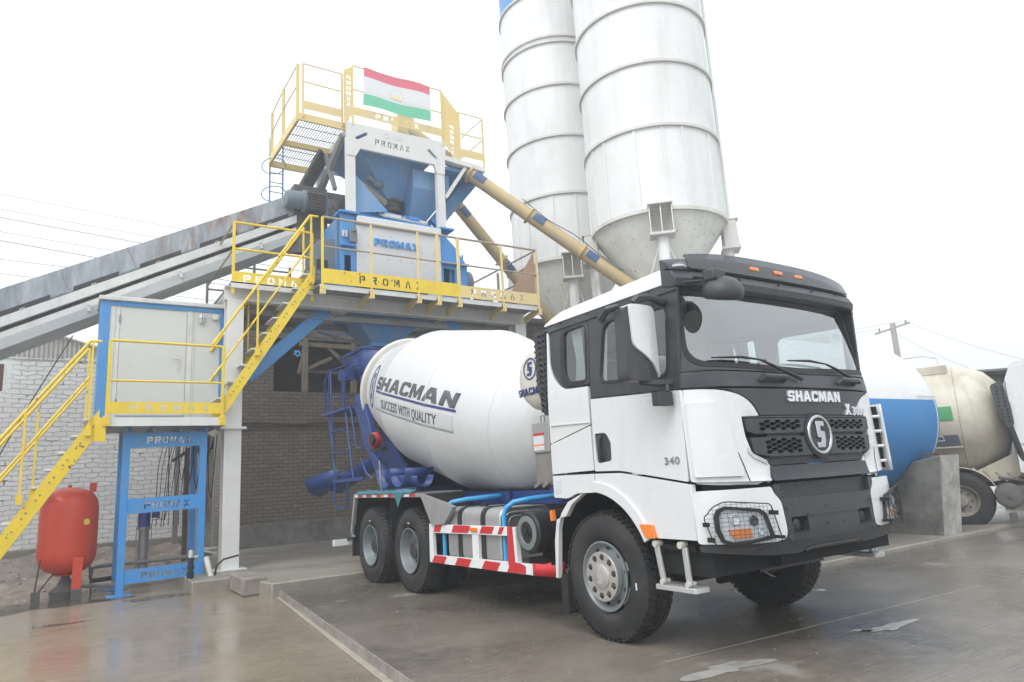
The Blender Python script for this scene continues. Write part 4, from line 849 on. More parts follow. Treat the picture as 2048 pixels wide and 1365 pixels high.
# ================================================================= control cabin with landing
cb_ = thing('control_cabin', 'small white control cabin with blue corner posts and a closed door on the landing', 'cabin', (-9, -3.65, 2.7))
MB().box((-9.38, -4.60, 2.76), (-8.64, -2.74, 4.80)).build('body', 'cabin_panel', cb_)
fc = lambda u, v, d: V((-8.64 + d, u, v))
MB().box((-9.40, -4.72, 2.70), (-8.61, -4.58, 4.80)).box((-9.40, -2.80, 2.70), (-8.61, -2.66, 4.80)).each('corner_post', 'plant_blue', cb_, bevel=.006)
MB().box((-8.64, -4.58, 4.72), (-8.612, -2.80, 4.80)).box((-8.64, -4.58, 2.70), (-8.60, -2.80, 2.76)).each('sill', 'plant_blue', cb_)
MB().box((-9.45, -4.76, 4.80), (-8.56, -2.62, 4.875)).build('roof', 'galv_light', cb_, bevel=.01)
for y0, y1 in ((-4.58, -4.50), (-4.49, -4.43), (-3.36, -3.27), (-3.26, -3.24)): MB().panel([(y0, 2.77), (y1, 2.77), (y1, 4.72), (y0, 4.72)], fc, .01, (), 3, .012).build('door_jamb', 'galv_light', cb_)
do = MB().panel(rpoly([(-4.42, 2.80), (-3.37, 2.80), (-3.37, 4.68), (-4.42, 4.68)], .01), fc, .03, (), 3, .022).build('door', 'cabin_panel', cb_, bevel=.004)
MB().box((-8.617, -3.50, 3.62), (-8.605, -3.46, 3.86)).tube([(-8.60, -3.48, 3.80), (-8.57, -3.48, 3.80), (-8.57, -3.58, 3.81)], .009, 6).build('door_handle', 'alu_bright', do)
MB().tube([(-8.61, -4.43, 4.42), (-8.61, -4.43, 4.55)], .014, 8).tube([(-8.61, -4.43, 2.95), (-8.61, -4.43, 3.08)], .014, 8).each('hinge', 'steel', do)
lamp = MB().ball((-8.60, -3.12, 4.58), .075, 14, (.6, .75, 1.35)).build('bulkhead_lamp', 'sticker', cb_)
MB().tube([(-8.56, -3.12, 4.48), (-8.55, -3.12, 4.68)], .006, 5).tube([(-8.57, -3.18, 4.58), (-8.55, -3.12, 4.58), (-8.57, -3.06, 4.58)], .006, 5).each('lamp_cage', 'steel', lamp)
MB().box((-8.61, -2.94, 4.58), (-8.57, -2.84, 4.68)).tube([(-8.60, -3.05, 4.64), (-8.60, -2.95, 4.62)], .008, 5).tube([(-8.60, -3.12, 4.68), (-8.60, -3.0, 4.62)], .006, 5).build('junction_box', 'sticker', cb_, bevel=.006)
# landing and its stand
ls = thing('cabin_stand', 'blue steel stand with three lettered cross beams carrying the cabin landing', 'stand', (-8.5, -3.6, -.1))
MB().box((-7.95, -4.62, 2.56), (-9.4, -2.82, 2.70)).build('landing_frame', 'deck_grey', ls)
MB().box((-7.95, -4.60, 2.56), (-7.93, -2.86, 2.70)).build('edge_plate', 'plant_white', ls)
rbm = MB()
for y in (-4.3, -3.9, -3.5, -3.1): rbm.box((-9.4, y, 2.48), (-8.0, y + .03, 2.56))
rbm.build('floor_ribs', 'dusty_machine', ls)
for x in (-8.27, -9.25):
    for y in (-4.255, -3.085): MB().box((x - .06, y - .055, -.10), (x + .06, y + .055, 2.56)).box((x - .10, y - .18, -.10), (x + .10, y + .18, -.085)).build('post', 'plant_blue', ls, bevel=.005)
for z0, z1 in ((2.22, 2.47), (1.16, 1.40), (.07, .29)):
    hs_ = stencil('PROMAX', -3.96, z0 + (z1 - z0)*.28, .09, (z1 - z0)*.46, .118)
    MB().panel([(-4.20, z0), (-3.14, z0 + .02), (-3.14, z1 + .02), (-4.20, z1)], lambda u, v, d: V((-8.22 + d, u, v)), .008, hs_, .6).build('lettered_beam', 'plant_blue', ls)
lrp = [(-7.94, -4.58), (-7.94, -2.85)]
MB().tube([(-7.94, -4.58, 3.965), (-7.94, -2.82, 3.945)], .022, 8).tube([(-7.94, -4.58, 3.30), (-7.94, -2.85, 3.30)], .018, 8).each('landing_rail', 'yellow', ls)
for i, (x, y) in enumerate(lrp):
    MB().box((x - .02, y - .025, 2.56), (x + .025, y + .025, 3.96)).build('rail_post', 'yellow', ls, bevel=.004)
    MB().box((x - .02, y - .05, 2.56), (x + .04, y + .05, 2.72)).tube([(x + .03, y, 2.60), (x + .05, y, 2.60)], .012, 6).tube([(x + .03, y, 2.68), (x + .05, y, 2.68)], .012, 6).build('rail_bracket', 'yellow', ls)
toe(-4.56, -2.87, 2.76, 2.95, -7.915, -4.26, 'yellow', pitch=.215, pw=.11, parent=ls)
# hanging cables below the landing
cab_m = MB(); rnd = random.Random(4)
for k in range(9):
    y0 = -3.75 + .07*k; x0 = -8.6 - .3*rnd.random()
    cab_m.tube([(x0, y0 + .12, 2.5), (x0, y0 + .02, 1.9), (x0, y0 - .05*k*.2, 1.2 + .2*rnd.random()), (x0, y0 - .05, .9)], .006, 4)
for k in range(5):
    y0 = -3.45 + .12*k; cab_m.tube([(-8.5, y0, 2.45), (-8.5, y0 + .03, 1.9 - .1*k), (-8.5, y0 + .07, 1.65 - .08*k), (-8.5, y0 + .12, 1.95), (-8.5, y0 + .15, 2.45)], .009, 5)
for k in range(7):
    y0 = -3.0 + .03*k; cab_m.tube([(-8.7, -3.1, 2.35 - .03*k), (-8.65, -2.98, 2.15 - .06*k + .1*rnd.random()), (-8.6, -2.86, 2.2 + .03*k)], .012, 5)
tag(cab_m.build('hanging_cables', 'wire_black', None, (-8.6, -3.4, 2.5)), 'tangle of black cables hanging under the cabin landing', 'cables')

# ================================================================= stairs
def stair(name, label, ya, za, yb, zb, thick, x0, x1, rails, n, m='yellow', posts=()):
    t_ = thing(name, label, 'staircase', (x0, ya, min(za, zb)))
    for x in (x0, x1):
        sg_ = MB().panel([(ya, za), (yb, zb), (yb, zb - thick), (ya, za - thick)] if ya < yb else [(yb, zb), (ya, za), (ya, za - thick), (yb, zb - thick)], lambda u, v, d: V((x + d, u, v)), .012, (), .5).build('stringer', m, t_)
        sl_ = (zb - za)/(yb - ya); b_ = MB(); k_ = int(abs(yb - ya)/.16)
        for k in range(k_ + 1):
            y = ya + (yb - ya)*(k + .4)/(k_ + 1); z = za + sl_*(y - ya)
            b_.lathe([(0, .016), (.01, .013), (.01, 0)], (x, y + .02, z - thick*.35), (1, 0, 0), 8); b_.lathe([(0, .016), (.01, .013), (.01, 0)], (x, y - .03, z - thick*.55), (1, 0, 0), 8)
        b_.build('bolts', 'steel', sg_)
    for k in range(n):
        f = (k + .5)/n; y = ya + (yb - ya)*f; z = za + (zb - za)*f
        MB().box((x1 + .02, y - .13, z - .06), (x0 - .02, y + .06, z - .03)).build('tread', 'galv_light', t_, bevel=.004)
    for x, offs in rails:
        for (y0, z0, y1, z1, r) in offs: MB().tube([(x, y0, z0), (x, y1, z1)], r, 8).build('handrail', m, t_)
    for (x, y, z0, z1) in posts:
        MB().beam((x, y, z0), (x, y + .02 if False else y, z1), .03, .05).build('post', m, t_)
        MB().box((x - .02, y - .04, z0 - .04), (x + .035, y + .04, z0 + .10)).build('post_foot', m, t_)
    return t_
s_l = 1.77/1.22
lowr = []
for x in (-7.93, -8.60):
    lowr.append((x, [(-4.86, 3.93, -6.35, 3.93 - s_l*1.49, .024), (-4.84, 3.35, -6.35, 3.35 - s_l*1.51, .018)]))
lw = stair('staircase', 'lower yellow staircase going down to the left from the cabin landing', -6.42, .04, -4.68, 2.84, .38, -7.95, -8.62, lowr, 11, 'yellow_worn', [(-7.93, -4.82, 2.45, 3.93), (-7.93, -5.64, 1.45, 2.80), (-8.60, -5.50, 1.55, 2.90), (-8.60, -4.85, 2.45, 3.93)])
MB().tube([(-7.93, -4.86, 3.93), (-7.93, -4.70, 3.93)], .024, 8).box((-7.97, -4.74, 2.32), (-7.935, -4.58, 2.70)).each('rail_return', 'yellow', lw)
s_u = (5.40 - 2.96)/1.49
upr = [(-7.93, [(-3.03, 3.98, -1.32, 6.66, .024), (-3.0, 3.42, -1.28, 6.10, .018)]), (-8.62, [(-2.95, 3.98, -1.24, 6.66, .024), (-2.95, 3.42, -1.24, 6.10, .018)])]
us = stair('staircase', 'upper yellow staircase rising from the cabin landing to the mixer deck', -2.90, 2.93, -1.22, 5.66, .34, -7.95, -8.60, upr, 9, 'yellow_worn', [(-7.93, -1.30, 5.30, 6.66), (-7.93, -2.28, 3.85, 5.05), (-8.62, -1.25, 5.3, 6.66), (-8.62, -2.3, 3.85, 5.1)])
MB().tube([(-7.93, -1.32, 6.66), (-7.93, -1.16, 6.66)], .024, 8).each('rail_return', 'yellow', us)

# ================================================================= ground level equipment
rt = thing('pressure_tank', 'round topped red pressure tank standing on thin legs by the stairs', 'tank', (-8.9, -4.98, -.1))
MB().lathe([(.26, 0), (.27, .12), (.32, .27), (.40, .36), (.50, .405), (.62, .415), (1.28, .415), (1.42, .395), (1.53, .33), (1.61, .20), (1.64, .08), (1.645, 0)], (-8.9, -4.98, 0), (0, 0, 1), 56).build('body', 'tank_red', rt, ang=60)
MB().lathe([(.945, .416), (.95, .419), (.955, .416)], (-8.9, -4.98, 0), (0, 0, 1), 56).lathe([(.26, 0), (.26, .19), (.28, .19), (.28, 0)], (-8.9, -4.98, 0), (0, 0, 1), 24).each('seam', 'tank_red', rt)
MB().box((-8.9, -4.72, 1.55), (-8.88, -4.62, 1.70)).tube([(-8.9, -5.0, 1.63), (-8.9, -5.0, 1.68)], .03, 8).build('lifting_lug', 'tank_red', rt)
MB().lathe([(0, .05), (.01, .05), (.01, 0)], V((-8.9, -4.98, 1.08)) + V((.34, .235, 0)), (.82, .57, 0), 20).build('gauge_sticker', 'gauge', rt)
MB().prism([(-.05, 0), (.05, 0), (.07, .58), (-.07, .58)], (-8.52, -4.83, -.04), (0, 1, 0), (0, 0, 1), .03).box((-8.62, -4.90, .0), (-8.50, -4.87, .5)).build('front_leg', 'tank_red', rt)
MB().box((-8.60, -4.90, -.1), (-8.44, -4.76, .06)).box((-8.60, -5.42, -.1), (-8.44, -5.30, .08)).each('foot_block', 'dust_shade_dark', rt, bevel=.006)
MB().tube([(-8.6, -5.33, .55), (-8.52, -5.38, .05)], .012, 6).tube([(-8.6, -5.15, .32), (-8.52, -5.34, .05)], .012, 6).tube([(-9.2, -4.66, .5), (-9.25, -4.6, -.1)], .015, 6).each('thin_legs', 'rust', rt)
MB().lathe([(-.1, .20), (.02, .22), (.1, .12), (.22, .06), (.26, .06)], (-8.9, -4.98, 0), (0, 0, 1), 14).build('valve', 'dust_shade_dark', rt)
pp = thing('water_pump', 'vertical multistage steel water pump with dark blue motor behind the blue stand', 'pump', (-9.3, -3.9, .1))
MB().lathe([(.12, .13), (.17, .13), (.17, .085), (.86, .085), (.86, .12), (.90, .12)], (-9.3, -3.85, 0), (0, 0, 1), 24).build('body', 'steel', pp)
MB().lathe([(.90, .10), (1.28, .10), (1.30, .06), (1.30, 0)], (-9.3, -3.85, 0), (0, 0, 1), 20).box((-9.26, -3.74, 1.05), (-9.12, -3.62, 1.20)).build('motor', 'truck_blue', pp, bevel=.004)
MB().lathe([(.52, .095), (.55, .095), (.55, .08)], (-9.3, -3.85, 0), (0, 0, 1), 20).box((-9.45, -4.0, .05), (-9.15, -3.7, .13)).tube([(-9.2, -3.97, .15), (-9.2, -3.97, .88)], .009, 5).tube([(-9.2, -3.74, .15), (-9.2, -3.74, .88)], .009, 5).build('base', 'steel', pp)
MB().tube([(-9.2, -3.65, 1.05), (-9.1, -3.55, 1.0), (-9.1, -3.5, 1.3), (-8.9, -3.55, 2.5)], .01, 5).build('pump_cable', 'wire_black', pp)
pi = thing('water_pipe', 'grey plastic pipe run with white elbow crossing behind the blue stand', 'pipe', (-9.0, -3.6, .1))
MB().tube([(-9.4, -4.62, .12), (-9.4, -4.60, .28), (-9.38, -4.5, .30), (-9.0, -3.1, .34), (-8.95, -2.75, .36)], .032, 10).build('upper_run', 'pvc_grey', pi)
MB().tube([(-8.9, -4.95, .08), (-8.8, -4.5, .04), (-8.6, -4.3, .06), (-8.4, -4.2, .08)], .03, 10).build('lower_run', 'pvc_grey', pi)
MB().tube([(-9.4, -4.62, .08), (-9.38, -4.5, .08), (-9.35, -4.3, .09)], .04, 10).build('black_joint', 'black_plastic', pi)
MB().tube([(-8.9, -2.98, .44), (-8.8, -2.75, .36), (-8.8, -2.92, .25)], .025, 8).tube([(-8.9, -3.0, .45), (-8.85, -2.7, .45)], .025, 8).build('white_branch', 'pvc', pi)
rp_ = thing('standpipe', 'short white standpipe with black coupling rising from the wet concrete', 'pipe', (-7.75, -3.30, -.1))
MB().lathe([(-.1, .036), (.20, .036)], (-7.75, -3.30, 0), (0, 0, 1), 14).lathe([(.42, .036), (.50, .036), (.535, .026), (.54, 0)], (-7.75, -3.30, 0), (0, 0, 1), 14).tube([(-7.75, -3.30, .42), (-7.75, -3.22, .42), (-7.85, -3.18, .42)], .022, 8).build('pipe', 'pvc', rp_)
MB().lathe([(.10, .05), (.14, .055), (.20, .055), (.20, .042), (.24, .042), (.24, .056), (.30, .056), (.30, .044), (.36, .044), (.36, .052), (.42, .052)], (-7.75, -3.30, 0), (0, 0, 1), 14).build('coupling', 'black_plastic', rp_)
dp = thing('drain_pipe', 'dirty white drain elbow pouring out at the foot of the stand', 'pipe', (-7.6, -3.0, -.1))
MB().tube([(-8.15, -3.0, .35), (-7.75, -2.98, .05), (-7.62, -2.96, .02), (-7.58, -2.96, -.06)], [.045, .045, .055, .055], 12).build('elbow', 'pvc', dp)
MB().tube([(-7.55, -2.97, .12), (-7.52, -2.95, .27), (-7.5, -2.85, .36), (-7.5, -2.62, .40)], .016, 8).build('hose', 'black_plastic', dp)
# posts and board in the passage
ps = thing('passage_frame', 'grey steel posts and pale board standing in the passage beside the white column', 'frame', (-10.5, -2.9, 0))
MB().beam((-12.2, -2.98, .35), (-12.2, -2.98, 2.5), .10, .10).build('thin_post', 'steel', ps)
MB().beam((-10.8, -2.98, .1), (-10.8, -2.98, 2.35), .09, .09).beam((-10.85, -3.25, 2.1), (-10.75, -2.75, 2.45), .06, .06).each('dark_post', 'rust', ps)
MB().box((-9.6, -2.95, .2), (-9.56, -2.68, 2.5)).build('board', 'dry_strip', ps)
MB().beam((-9.5, -2.92, 2.3), (-9.5, -2.75, .9), .05, .04).build('diagonal', 'wood', ps)
# ================================================================= the mixer truck (front axle over the origin, +X forward)
truck = thing('mixer_truck', 'big white concrete mixer truck with white lettered drum and deep blue chute, parked in front', 'truck', (0, 0, 0))
T = truck
def lerp(x, xs, ys):
    if x <= xs[0]: return ys[0]
    for i in range(1, len(xs)):
        if x <= xs[i]: return ys[i-1] + (ys[i] - ys[i-1])*(x - xs[i-1])/(xs[i] - xs[i-1])
    return ys[-1]
def bulge(y): return lerp(abs(y), [0, .3, .5, .65, .8, .9, 1.0, 1.07, 1.12, 1.17, 1.21, 1.245, 1.26], [0, .006, .015, .028, .047, .066, .095, .12, .145, .178, .215, .27, .31])
def basex(z): return lerp(z, [.7, .85, .9, 1.28, 1.3, 2.0, 2.12, 2.2, 2.9], [1.42, 1.465, 1.47, 1.45, 1.435, 1.41, 1.375, 1.345, 1.165])
def side_w(z): return 1.245 - lerp(z, [2.1, 2.9], [0, .045])
def fm(u, v, d):        # front surface: u = y, v = z
    k = side_w(v)/1.245
    y = u; e = 1e-3
    x = basex(v) - bulge(u)*lerp(v, [2.0, 2.15, 2.9], [1, .85, .38])
    g = (bulge(abs(y) + e) - bulge(abs(y)))/e*(1 if y >= 0 else -1)
    nz = -(basex(v + e) - basex(v))/e
    n = V((1, g, max(-.2, min(.6, nz)))).normalized()
    return V((x, y*k, v)) + n*d
def smr(u, v, d): return V((u, -(side_w(v) + d), v))      # image-left (truck right) side: u = x, v = z
def sml(u, v, d): return V((u, side_w(v) + d, v))
def mir(p): return [(-a, b) for a, b in p]
def front(name, m, poly, th=.03, off=0, holes=(), step=.09, parent=T, both=False, bevel=.006, ang=35):
    mb = MB().panel(poly, fm, th, holes, step, off)
    return mb.build(name, m, parent, bevel=bevel, ang=ang)
# --- side panels, both sides
belt = [(-.5, 2.215), (.08, 2.205), (.12, 2.07), (1.15, 1.995)]
for sm in (smr, sml):
    def side(name, m, poly, th=.03, off=0, holes=(), step=.15, parent=T, bevel=.006):
        return MB().panel(poly, sm, th, holes, step, off).build(name, m, parent, bevel=bevel)
    door = rpoly([(.09, 2.05), (.075, 1.42), (.40, 1.415), (1.145, 1.305), (1.145, 1.99)], [.01, .02, .05, .02, .01])
    dh = rpoly([(.10, 1.75), (.26, 1.745), (.32, 1.67), (.315, 1.49), (.11, 1.475)], .03)
    dr = side('door', 'cab_white', door, holes=[rpoly([(.105, 1.745), (.255, 1.74), (.31, 1.66), (.305, 1.50), (.115, 1.485)], .03)])
    side('handle_recess', 'dark_plastic', dh, .02, -.015, parent=dr)
    sy = -1 if sm is smr else 1
    MB().tube([sm(.18, 1.51, -.01), sm(.18, 1.54, .018), sm(.18, 1.68, .018), sm(.18, 1.72, -.01)], .018).build('door_handle', 'black_plastic', dr)
    side('rear_corner_panel', 'cab_white', rpoly([(-.55, 2.78), (-.55, 1.70), (.06, 1.83), (.06, 2.17), (-.33, 2.19), (-.50, 2.38), (-.52, 2.78)], [0, .02, .01, .01, .12, .18, 0]))
    side('rear_lower_panel', 'cab_white', rpoly([(-.55, 1.69), (-.55, 1.415), (.062, 1.43), (.06, 1.82)], .01))
    # raised swage on the rear panels
    MB().panel([(-.52, 1.865), (.055, 1.845), (.055, 1.852), (-.52, 1.877)], sm, .02, (), .3, .012).build('swage_line', 'cab_white', T)
    # black window surround and glass
    wq = rpoly([(-.27, 2.25), (.04, 2.235), (.04, 2.74), (-.27, 2.73)], [.13, .03, .04, .06])
    side('window_surround', 'dark_plastic', rpoly([(-.505, 2.79), (-.49, 2.40), (-.32, 2.205), (.085, 2.185), (.085, 2.79)], [0, .18, .14, 0, 0]), holes=[wq])
    qp = side('quarter_window', 'glass', wq, .008, -.012, bevel=0)
    side('window_trim', 'black_plastic', rpoly([(-.33, 2.215), (.06, 2.2), (.06, 2.77), (-.33, 2.77)], .1), .012, .006, holes=[wq], parent=qp, bevel=.003)
    wd = rpoly([(.235, 2.19), (1.03, 2.13), (1.06, 2.665), (.31, 2.70)], [.08, .07, .07, .10])
    side('door_frame', 'dark_plastic', [(.095, 2.06), (1.15, 2.0), (1.19, 2.79), (.095, 2.79)], holes=[wd])
    dw = side('door_window', 'glass', wd, .008, -.014, bevel=0)
    out = rpoly([(.215, 2.165), (1.05, 2.105), (1.085, 2.69), (.29, 2.725)], [.09, .08, .08, .11])
    side('window_seal', 'black_plastic', out, .012, .006, holes=[wd], parent=dw, bevel=.003)
    MB().panel([(.24, 2.19), (.30, 2.19), (.33, 2.66), (.305, 2.66)], sm, .006, (), .3, -.02).build('divider_bar', 'alu', dw)
    # gutter rail above the windows
    gr_ = side('roof_rail', 'dark_plastic', [(-.52, 2.775), (1.19, 2.775), (1.16, 2.875), (-.53, 2.85)], .04, .012)
    for x in (-.3, .1, .5, .9):
        MB().lathe([(0, .016), (.006, .012)], sm(x, 2.832, .012), sm(0, 0, 1) - sm(0, 0, 0), 8).build('rail_bolt', 'black_plastic', gr_)
    # wheel arch: fender rear and front pieces around a 0.70 m arch
    def arc(a0, a1, r=.70, n=14, c=(0, .54)): return [(c[0] + r*math.cos(R(a0 + (a1 - a0)*i/n)), c[1] + r*math.sin(R(a0 + (a1 - a0)*i/n))) for i in range(n + 1)]
    fpoly = [(.07, 1.40), (.40, 1.395), (1.16, 1.285), (1.17, .885), (.68, .885), (.62, .865)] + arc(28, 84) + [(.07, 1.24)]
    fe = side('front_fender', 'cab_white', fpoly, .05, 0)
    side('arch_flare', 'cab_white', arc(26, 86, .705) + arc(86, 26, .80), .03, .022, parent=fe)
    re_ = side('rear_fender', 'cab_white', rpoly([(-.55, 1.40), (.06, 1.40), (.06, 1.24), (-.22, 1.235), (-.33, 1.19), (-.55, 1.20)], [.01, .01, 0, .1, .1, .02]), .05)
    side('mudguard', 'cab_white', [(-.14, 1.225), (-.30, 1.14), (-.40, 1.03), (-.55, 1.0), (-.60, .80), (-.62, .47), (-.585, .47), (-.545, .80), (-.53, .92), (-.47, 1.06), (-.36, 1.16), (-.14, 1.235)][::-1], .05, -.01)
    side('mud_flap', 'rubber', rpoly([(-.60, .50), (-.59, .16), (-.50, .16), (-.50, .5)], .03), .32, -.05)
    side('side_marker', 'amber', rpoly([(.60, .99), (.74, .99), (.77, .885), (.66, .885)], .015), .03, .03, step=.3)
    side('rear_marker', 'amber', rpoly([(-.60, 1.08), (-.56, 1.09), (-.555, .99), (-.59, .985)], .015), .04, .03, step=.3)
    side('label_sticker', 'sticker', [(-.535, 1.36), (-.43, 1.36), (-.43, 1.245), (-.535, 1.245)], .003, .004, bevel=0)
    # power figure on the door
    if sm is smr:
        v2, tr = text2d('340', .078, .03, 0, 1.25, space=1.15)
        MB().flat(v2, tr, lambda a, b, d: sm(a + 1.0, b + 1.465, d), .006, -.002).build('door_lettering', 'chrome', dr)
# inner wheel housing, dark structure below the cab
for s in (-1, 1):
    mb = MB()
    for a in range(22, 172, 12):
        a0, a1 = R(a), R(a + 12); r = .745
        p = [(r*math.cos(q), s*1.19, .54 + r*math.sin(q)) for q in (a0, a1)]; q = [(x, s*.55, z) for x, _, z in p]
        mb.add([p[0], p[1], q[1], q[0]], [(0, 1, 2, 3)])
    mb.box((-.62, s*.52, .70), (.9, s*.58, 1.3))
    mb.build('wheel_housing', 'under_black', T)
MB().box((-.5, -1.12, 1.3), (1.12, 1.12, 1.36)).build('cab_floor', 'under_black', T)
MB().box((.70, -1.16, .62), (1.22, 1.16, .90)).box((.45, -1.0, .60), (1.1, 1.0, .75)).each('step_well', 'under_black', T)
# --- front panels
corner = [(-1.245, 1.99), (-.98, 1.975), (-.82, 1.935), (-.72, 1.87), (-.665, 1.772), (-.84, 1.768), (-.83, 1.62), (-.785, 1.48), (-.655, 1.425), (-.62, 1.375), (-.635, 1.278), (-.86, 1.285), (-1.245, 1.30)]
gap = .006
for s in (0, 1):
    pl = rpoly(corner, [0, .1, .08, .05, .01, .01, .02, .02, .02, .02, .02, 0, .02]); pl = mir(pl)[::-1] if s else pl
    front('corner_panel', 'cab_white', pl, .05)
    # seam
    seam = [(-.918, 1.50), (-.885, 1.40), (-.86, 1.285), (-.853, 1.285), (-.879, 1.40), (-.914, 1.50)]
    front('panel_seam', 'under_black', mir(seam)[::-1] if s else seam, .003, .0025, bevel=0)
    # white bright trim wedge under the grille
    tr_ = [(-.835, 1.50), (-.79, 1.455), (-.66, 1.40), (-.66, 1.43), (-.785, 1.485), (-.83, 1.53)]
    front('grille_trim', 'alu_bright', mir(tr_)[::-1] if s else tr_, .02, .01, bevel=0)
    # air deflector: raised panel on the camera side, open vane with fins on the far side
    sg = 1 if s else -1
    if s == 0:
        dv = front('air_deflector', 'cab_white', rpoly([(-1.225, 1.885), (-1.03, 1.885), (-.985, 1.80), (-.93, 1.46), (-.90, 1.325), (-1.225, 1.335)], [.01, .06, .06, .05, .02, .01]), .03, .026, bevel=.01)
    else:
        path = [(1.12, 1.225), (1.19, 1.235), (1.25, 1.225), (1.29, 1.20)]; rows = 6; vs = []; fs = []
        for i, (x, y) in enumerate(path):
            for j in range(rows + 1):
                z = 1.28 + .61*j/rows; vs.append(V((x + .02*(1 - j/rows) + .01, y + .03, z)))
        for i in range(3):
            for j in range(rows): fs.append((i*7 + j, (i+1)*7 + j, (i+1)*7 + j + 1, i*7 + j + 1))
        dv = MB().add(vs, fs).build('air_deflector', 'cab_white', T, ang=60); sol = dv.modifiers.new('thick', 'SOLIDIFY'); sol.thickness = .014; sol.offset = 0
        MB().box((1.10, 1.215, 1.31), (1.262, 1.225, 1.87)).build('vane_liner', 'under_black', dv)
        for j in range(4):
            z = 1.37 + j*.135
            MB().beam((1.19, 1.13, z), (1.275, 1.225, z), .07, .028).build('fin', 'cab_white', dv, bevel=.012)
        MB().add([(1.17, 1.12, 1.29), (1.10, 1.245, 1.29), (1.10, 1.245, 1.88), (1.17, 1.12, 1.88)], [(0, 1, 2, 3)]).build('vent_back', 'dark_plastic', dv)
# black upper front panel, cowl
cen = [(-1.0, 1.985), (-.98, 1.978), (-.82, 1.94), (-.715, 1.875), (-.655, 1.772)]
front('front_panel', 'dark_plastic', cen + mir(cen)[::-1], .04, .004)
front('cowl', 'dark_plastic', [(-1.245, 2.0), (1.245, 2.0), (1.245, 2.12), (1.0, 2.13), (0, 2.115), (-1.0, 2.13), (-1.245, 2.12)], .04, -.002)
# windscreen surround with the big opening
wso = [(-1.245, 2.125), (-1.0, 2.135), (0, 2.12), (1.0, 2.135), (1.245, 2.125), (1.245, 2.95), (-1.245, 2.95)]
wsh = rpoly([(-1.195, 2.18), (0, 2.14), (1.195, 2.18), (1.15, 2.90), (-1.15, 2.90)], [.17, 0, .17, .05, .05], 6)
front('windscreen_surround', 'dark_plastic', wso, .05, 0, [wsh])
ws = front('windscreen', 'glass_ws', rpoly([(-1.19, 2.185), (0, 2.145), (1.19, 2.185), (1.145, 2.895), (-1.145, 2.895)], [.17, 0, .17, .05, .05], 6), .008, -.016, bevel=0)
wi = rpoly([(-1.178, 2.205), (0, 2.17), (1.178, 2.205), (1.13, 2.875), (-1.13, 2.875)], [.16, 0, .16, .05, .05], 6)
front('windscreen_seal', 'rubber', rpoly([(-1.208, 2.165), (0, 2.128), (1.208, 2.165), (1.163, 2.915), (-1.163, 2.915)], [.17, 0, .17, .05, .05], 6), .018, .004, [wi], parent=ws, bevel=0)
front('inspection_sticker', 'sticker', [(.80, 2.50), (.95, 2.50), (.95, 2.56), (.80, 2.56)], .002, -.026, bevel=0, parent=ws)
# A-pillar corner patches joining front and sides
mb = MB()
for s in (-1, 1):
    mb.beam((1.135, s*1.205, 1.3), (1.135, s*1.205, 2.0), .06, .05, (0, 1, 0))
mb.each('corner_post', 'under_black', T)
# wipers, hand grips
def wiper(y0, y1):
    w_ = MB().tube([fm(y0, 2.06, .03), fm(y0*.45 + y1*.55, 2.16, .05), fm(y0*.3 + y1*.7, 2.205, .045)], [.018, .012, .008], 6).build('wiper_arm', 'black_plastic', T)
    MB().tube([fm(y1 + .28, 2.215, .02), fm(y1, 2.23, .03), fm(y1 - .28, 2.225, .02)], [.006, .012, .006], 6).build('wiper_blade', 'black_plastic', w_)
wiper(-.10, -.72); wiper(.80, .12)
for y in (-.44, .60):
    MB().tube([fm(y - .13, 2.05, .0), fm(y - .12, 2.065, .045), fm(y + .12, 2.065, .045), fm(y + .13, 2.05, .0)], .022, 8).build('hand_grip', 'dark_plastic', T)
# lettering on the front
def front_text(body, y, z, size, m, xs=1, bold=.02, shear=0, th=.014, name='front_lettering', space=1.0):
    v2, tr = text2d(body, size, bold, shear, xs, .12, space=space)
    return MB().flat(v2, tr, lambda a, b, d: fm(a + y, b + z, d), .004 + th, .0).build(name, m, T, ang=30)
v2, tr = block('SHACMAN', .088, 1.08, .08, .14, .08)
MB().flat(v2, tr, lambda a, b, d: fm(a + .035, b + 1.925, d), .020, .0).build('front_lettering', 'letter_silver', T, ang=30)
v2, tr = block('X', .095, .95, .0)
MB().flat(v2, tr, lambda a, b, d: fm(a + .50, b + 1.822, d), .018, .0).build('front_lettering', 'letter_silver', T, ang=30)
front_text('3000', .685, 1.805, .105, 'letter_silver', 1.0, .028, .0, space=1.1)
# grille
front('grille_back', 'under_black', [(-.82, 1.76), (.82, 1.76), (.77, 1.45), (.62, 1.40), (-.62, 1.40), (-.77, 1.45)], .03, -.05, bevel=0)
front('grille_mesh', 'perf', [(-.60, 1.60), (.60, 1.60), (.60, 1.635), (-.60, 1.635)], .01, -.012, bevel=0)
front('grille_mesh', 'perf', [(-.66, 1.395), (.66, 1.395), (.64, 1.46), (-.64, 1.46)], .01, -.012, bevel=0)
def hexes(ya, yb, za, zb):
    out = []; i = 0; y = ya
    while y < yb:
        if abs(y) > .215:
            z = za + (.018 if i % 2 else 0)
            while z + .012 < zb:
                out.append([(y + .0355*c, z + .0145*s_) for c, s_ in ((-1, 0), (-.55, -1), (.55, -1), (1, 0), (.55, 1), (-.55, 1))]); z += .036
        y += .0585; i += 1
    return out
g1 = front('grille_bar', 'dark_plastic', rpoly([(-.825, 1.75), (.825, 1.75), (.82, 1.655), (.74, 1.632), (-.74, 1.632), (-.82, 1.655)], .012), .05, .014, hexes(-.66, .74, 1.668, 1.738), step=.12, bevel=0)
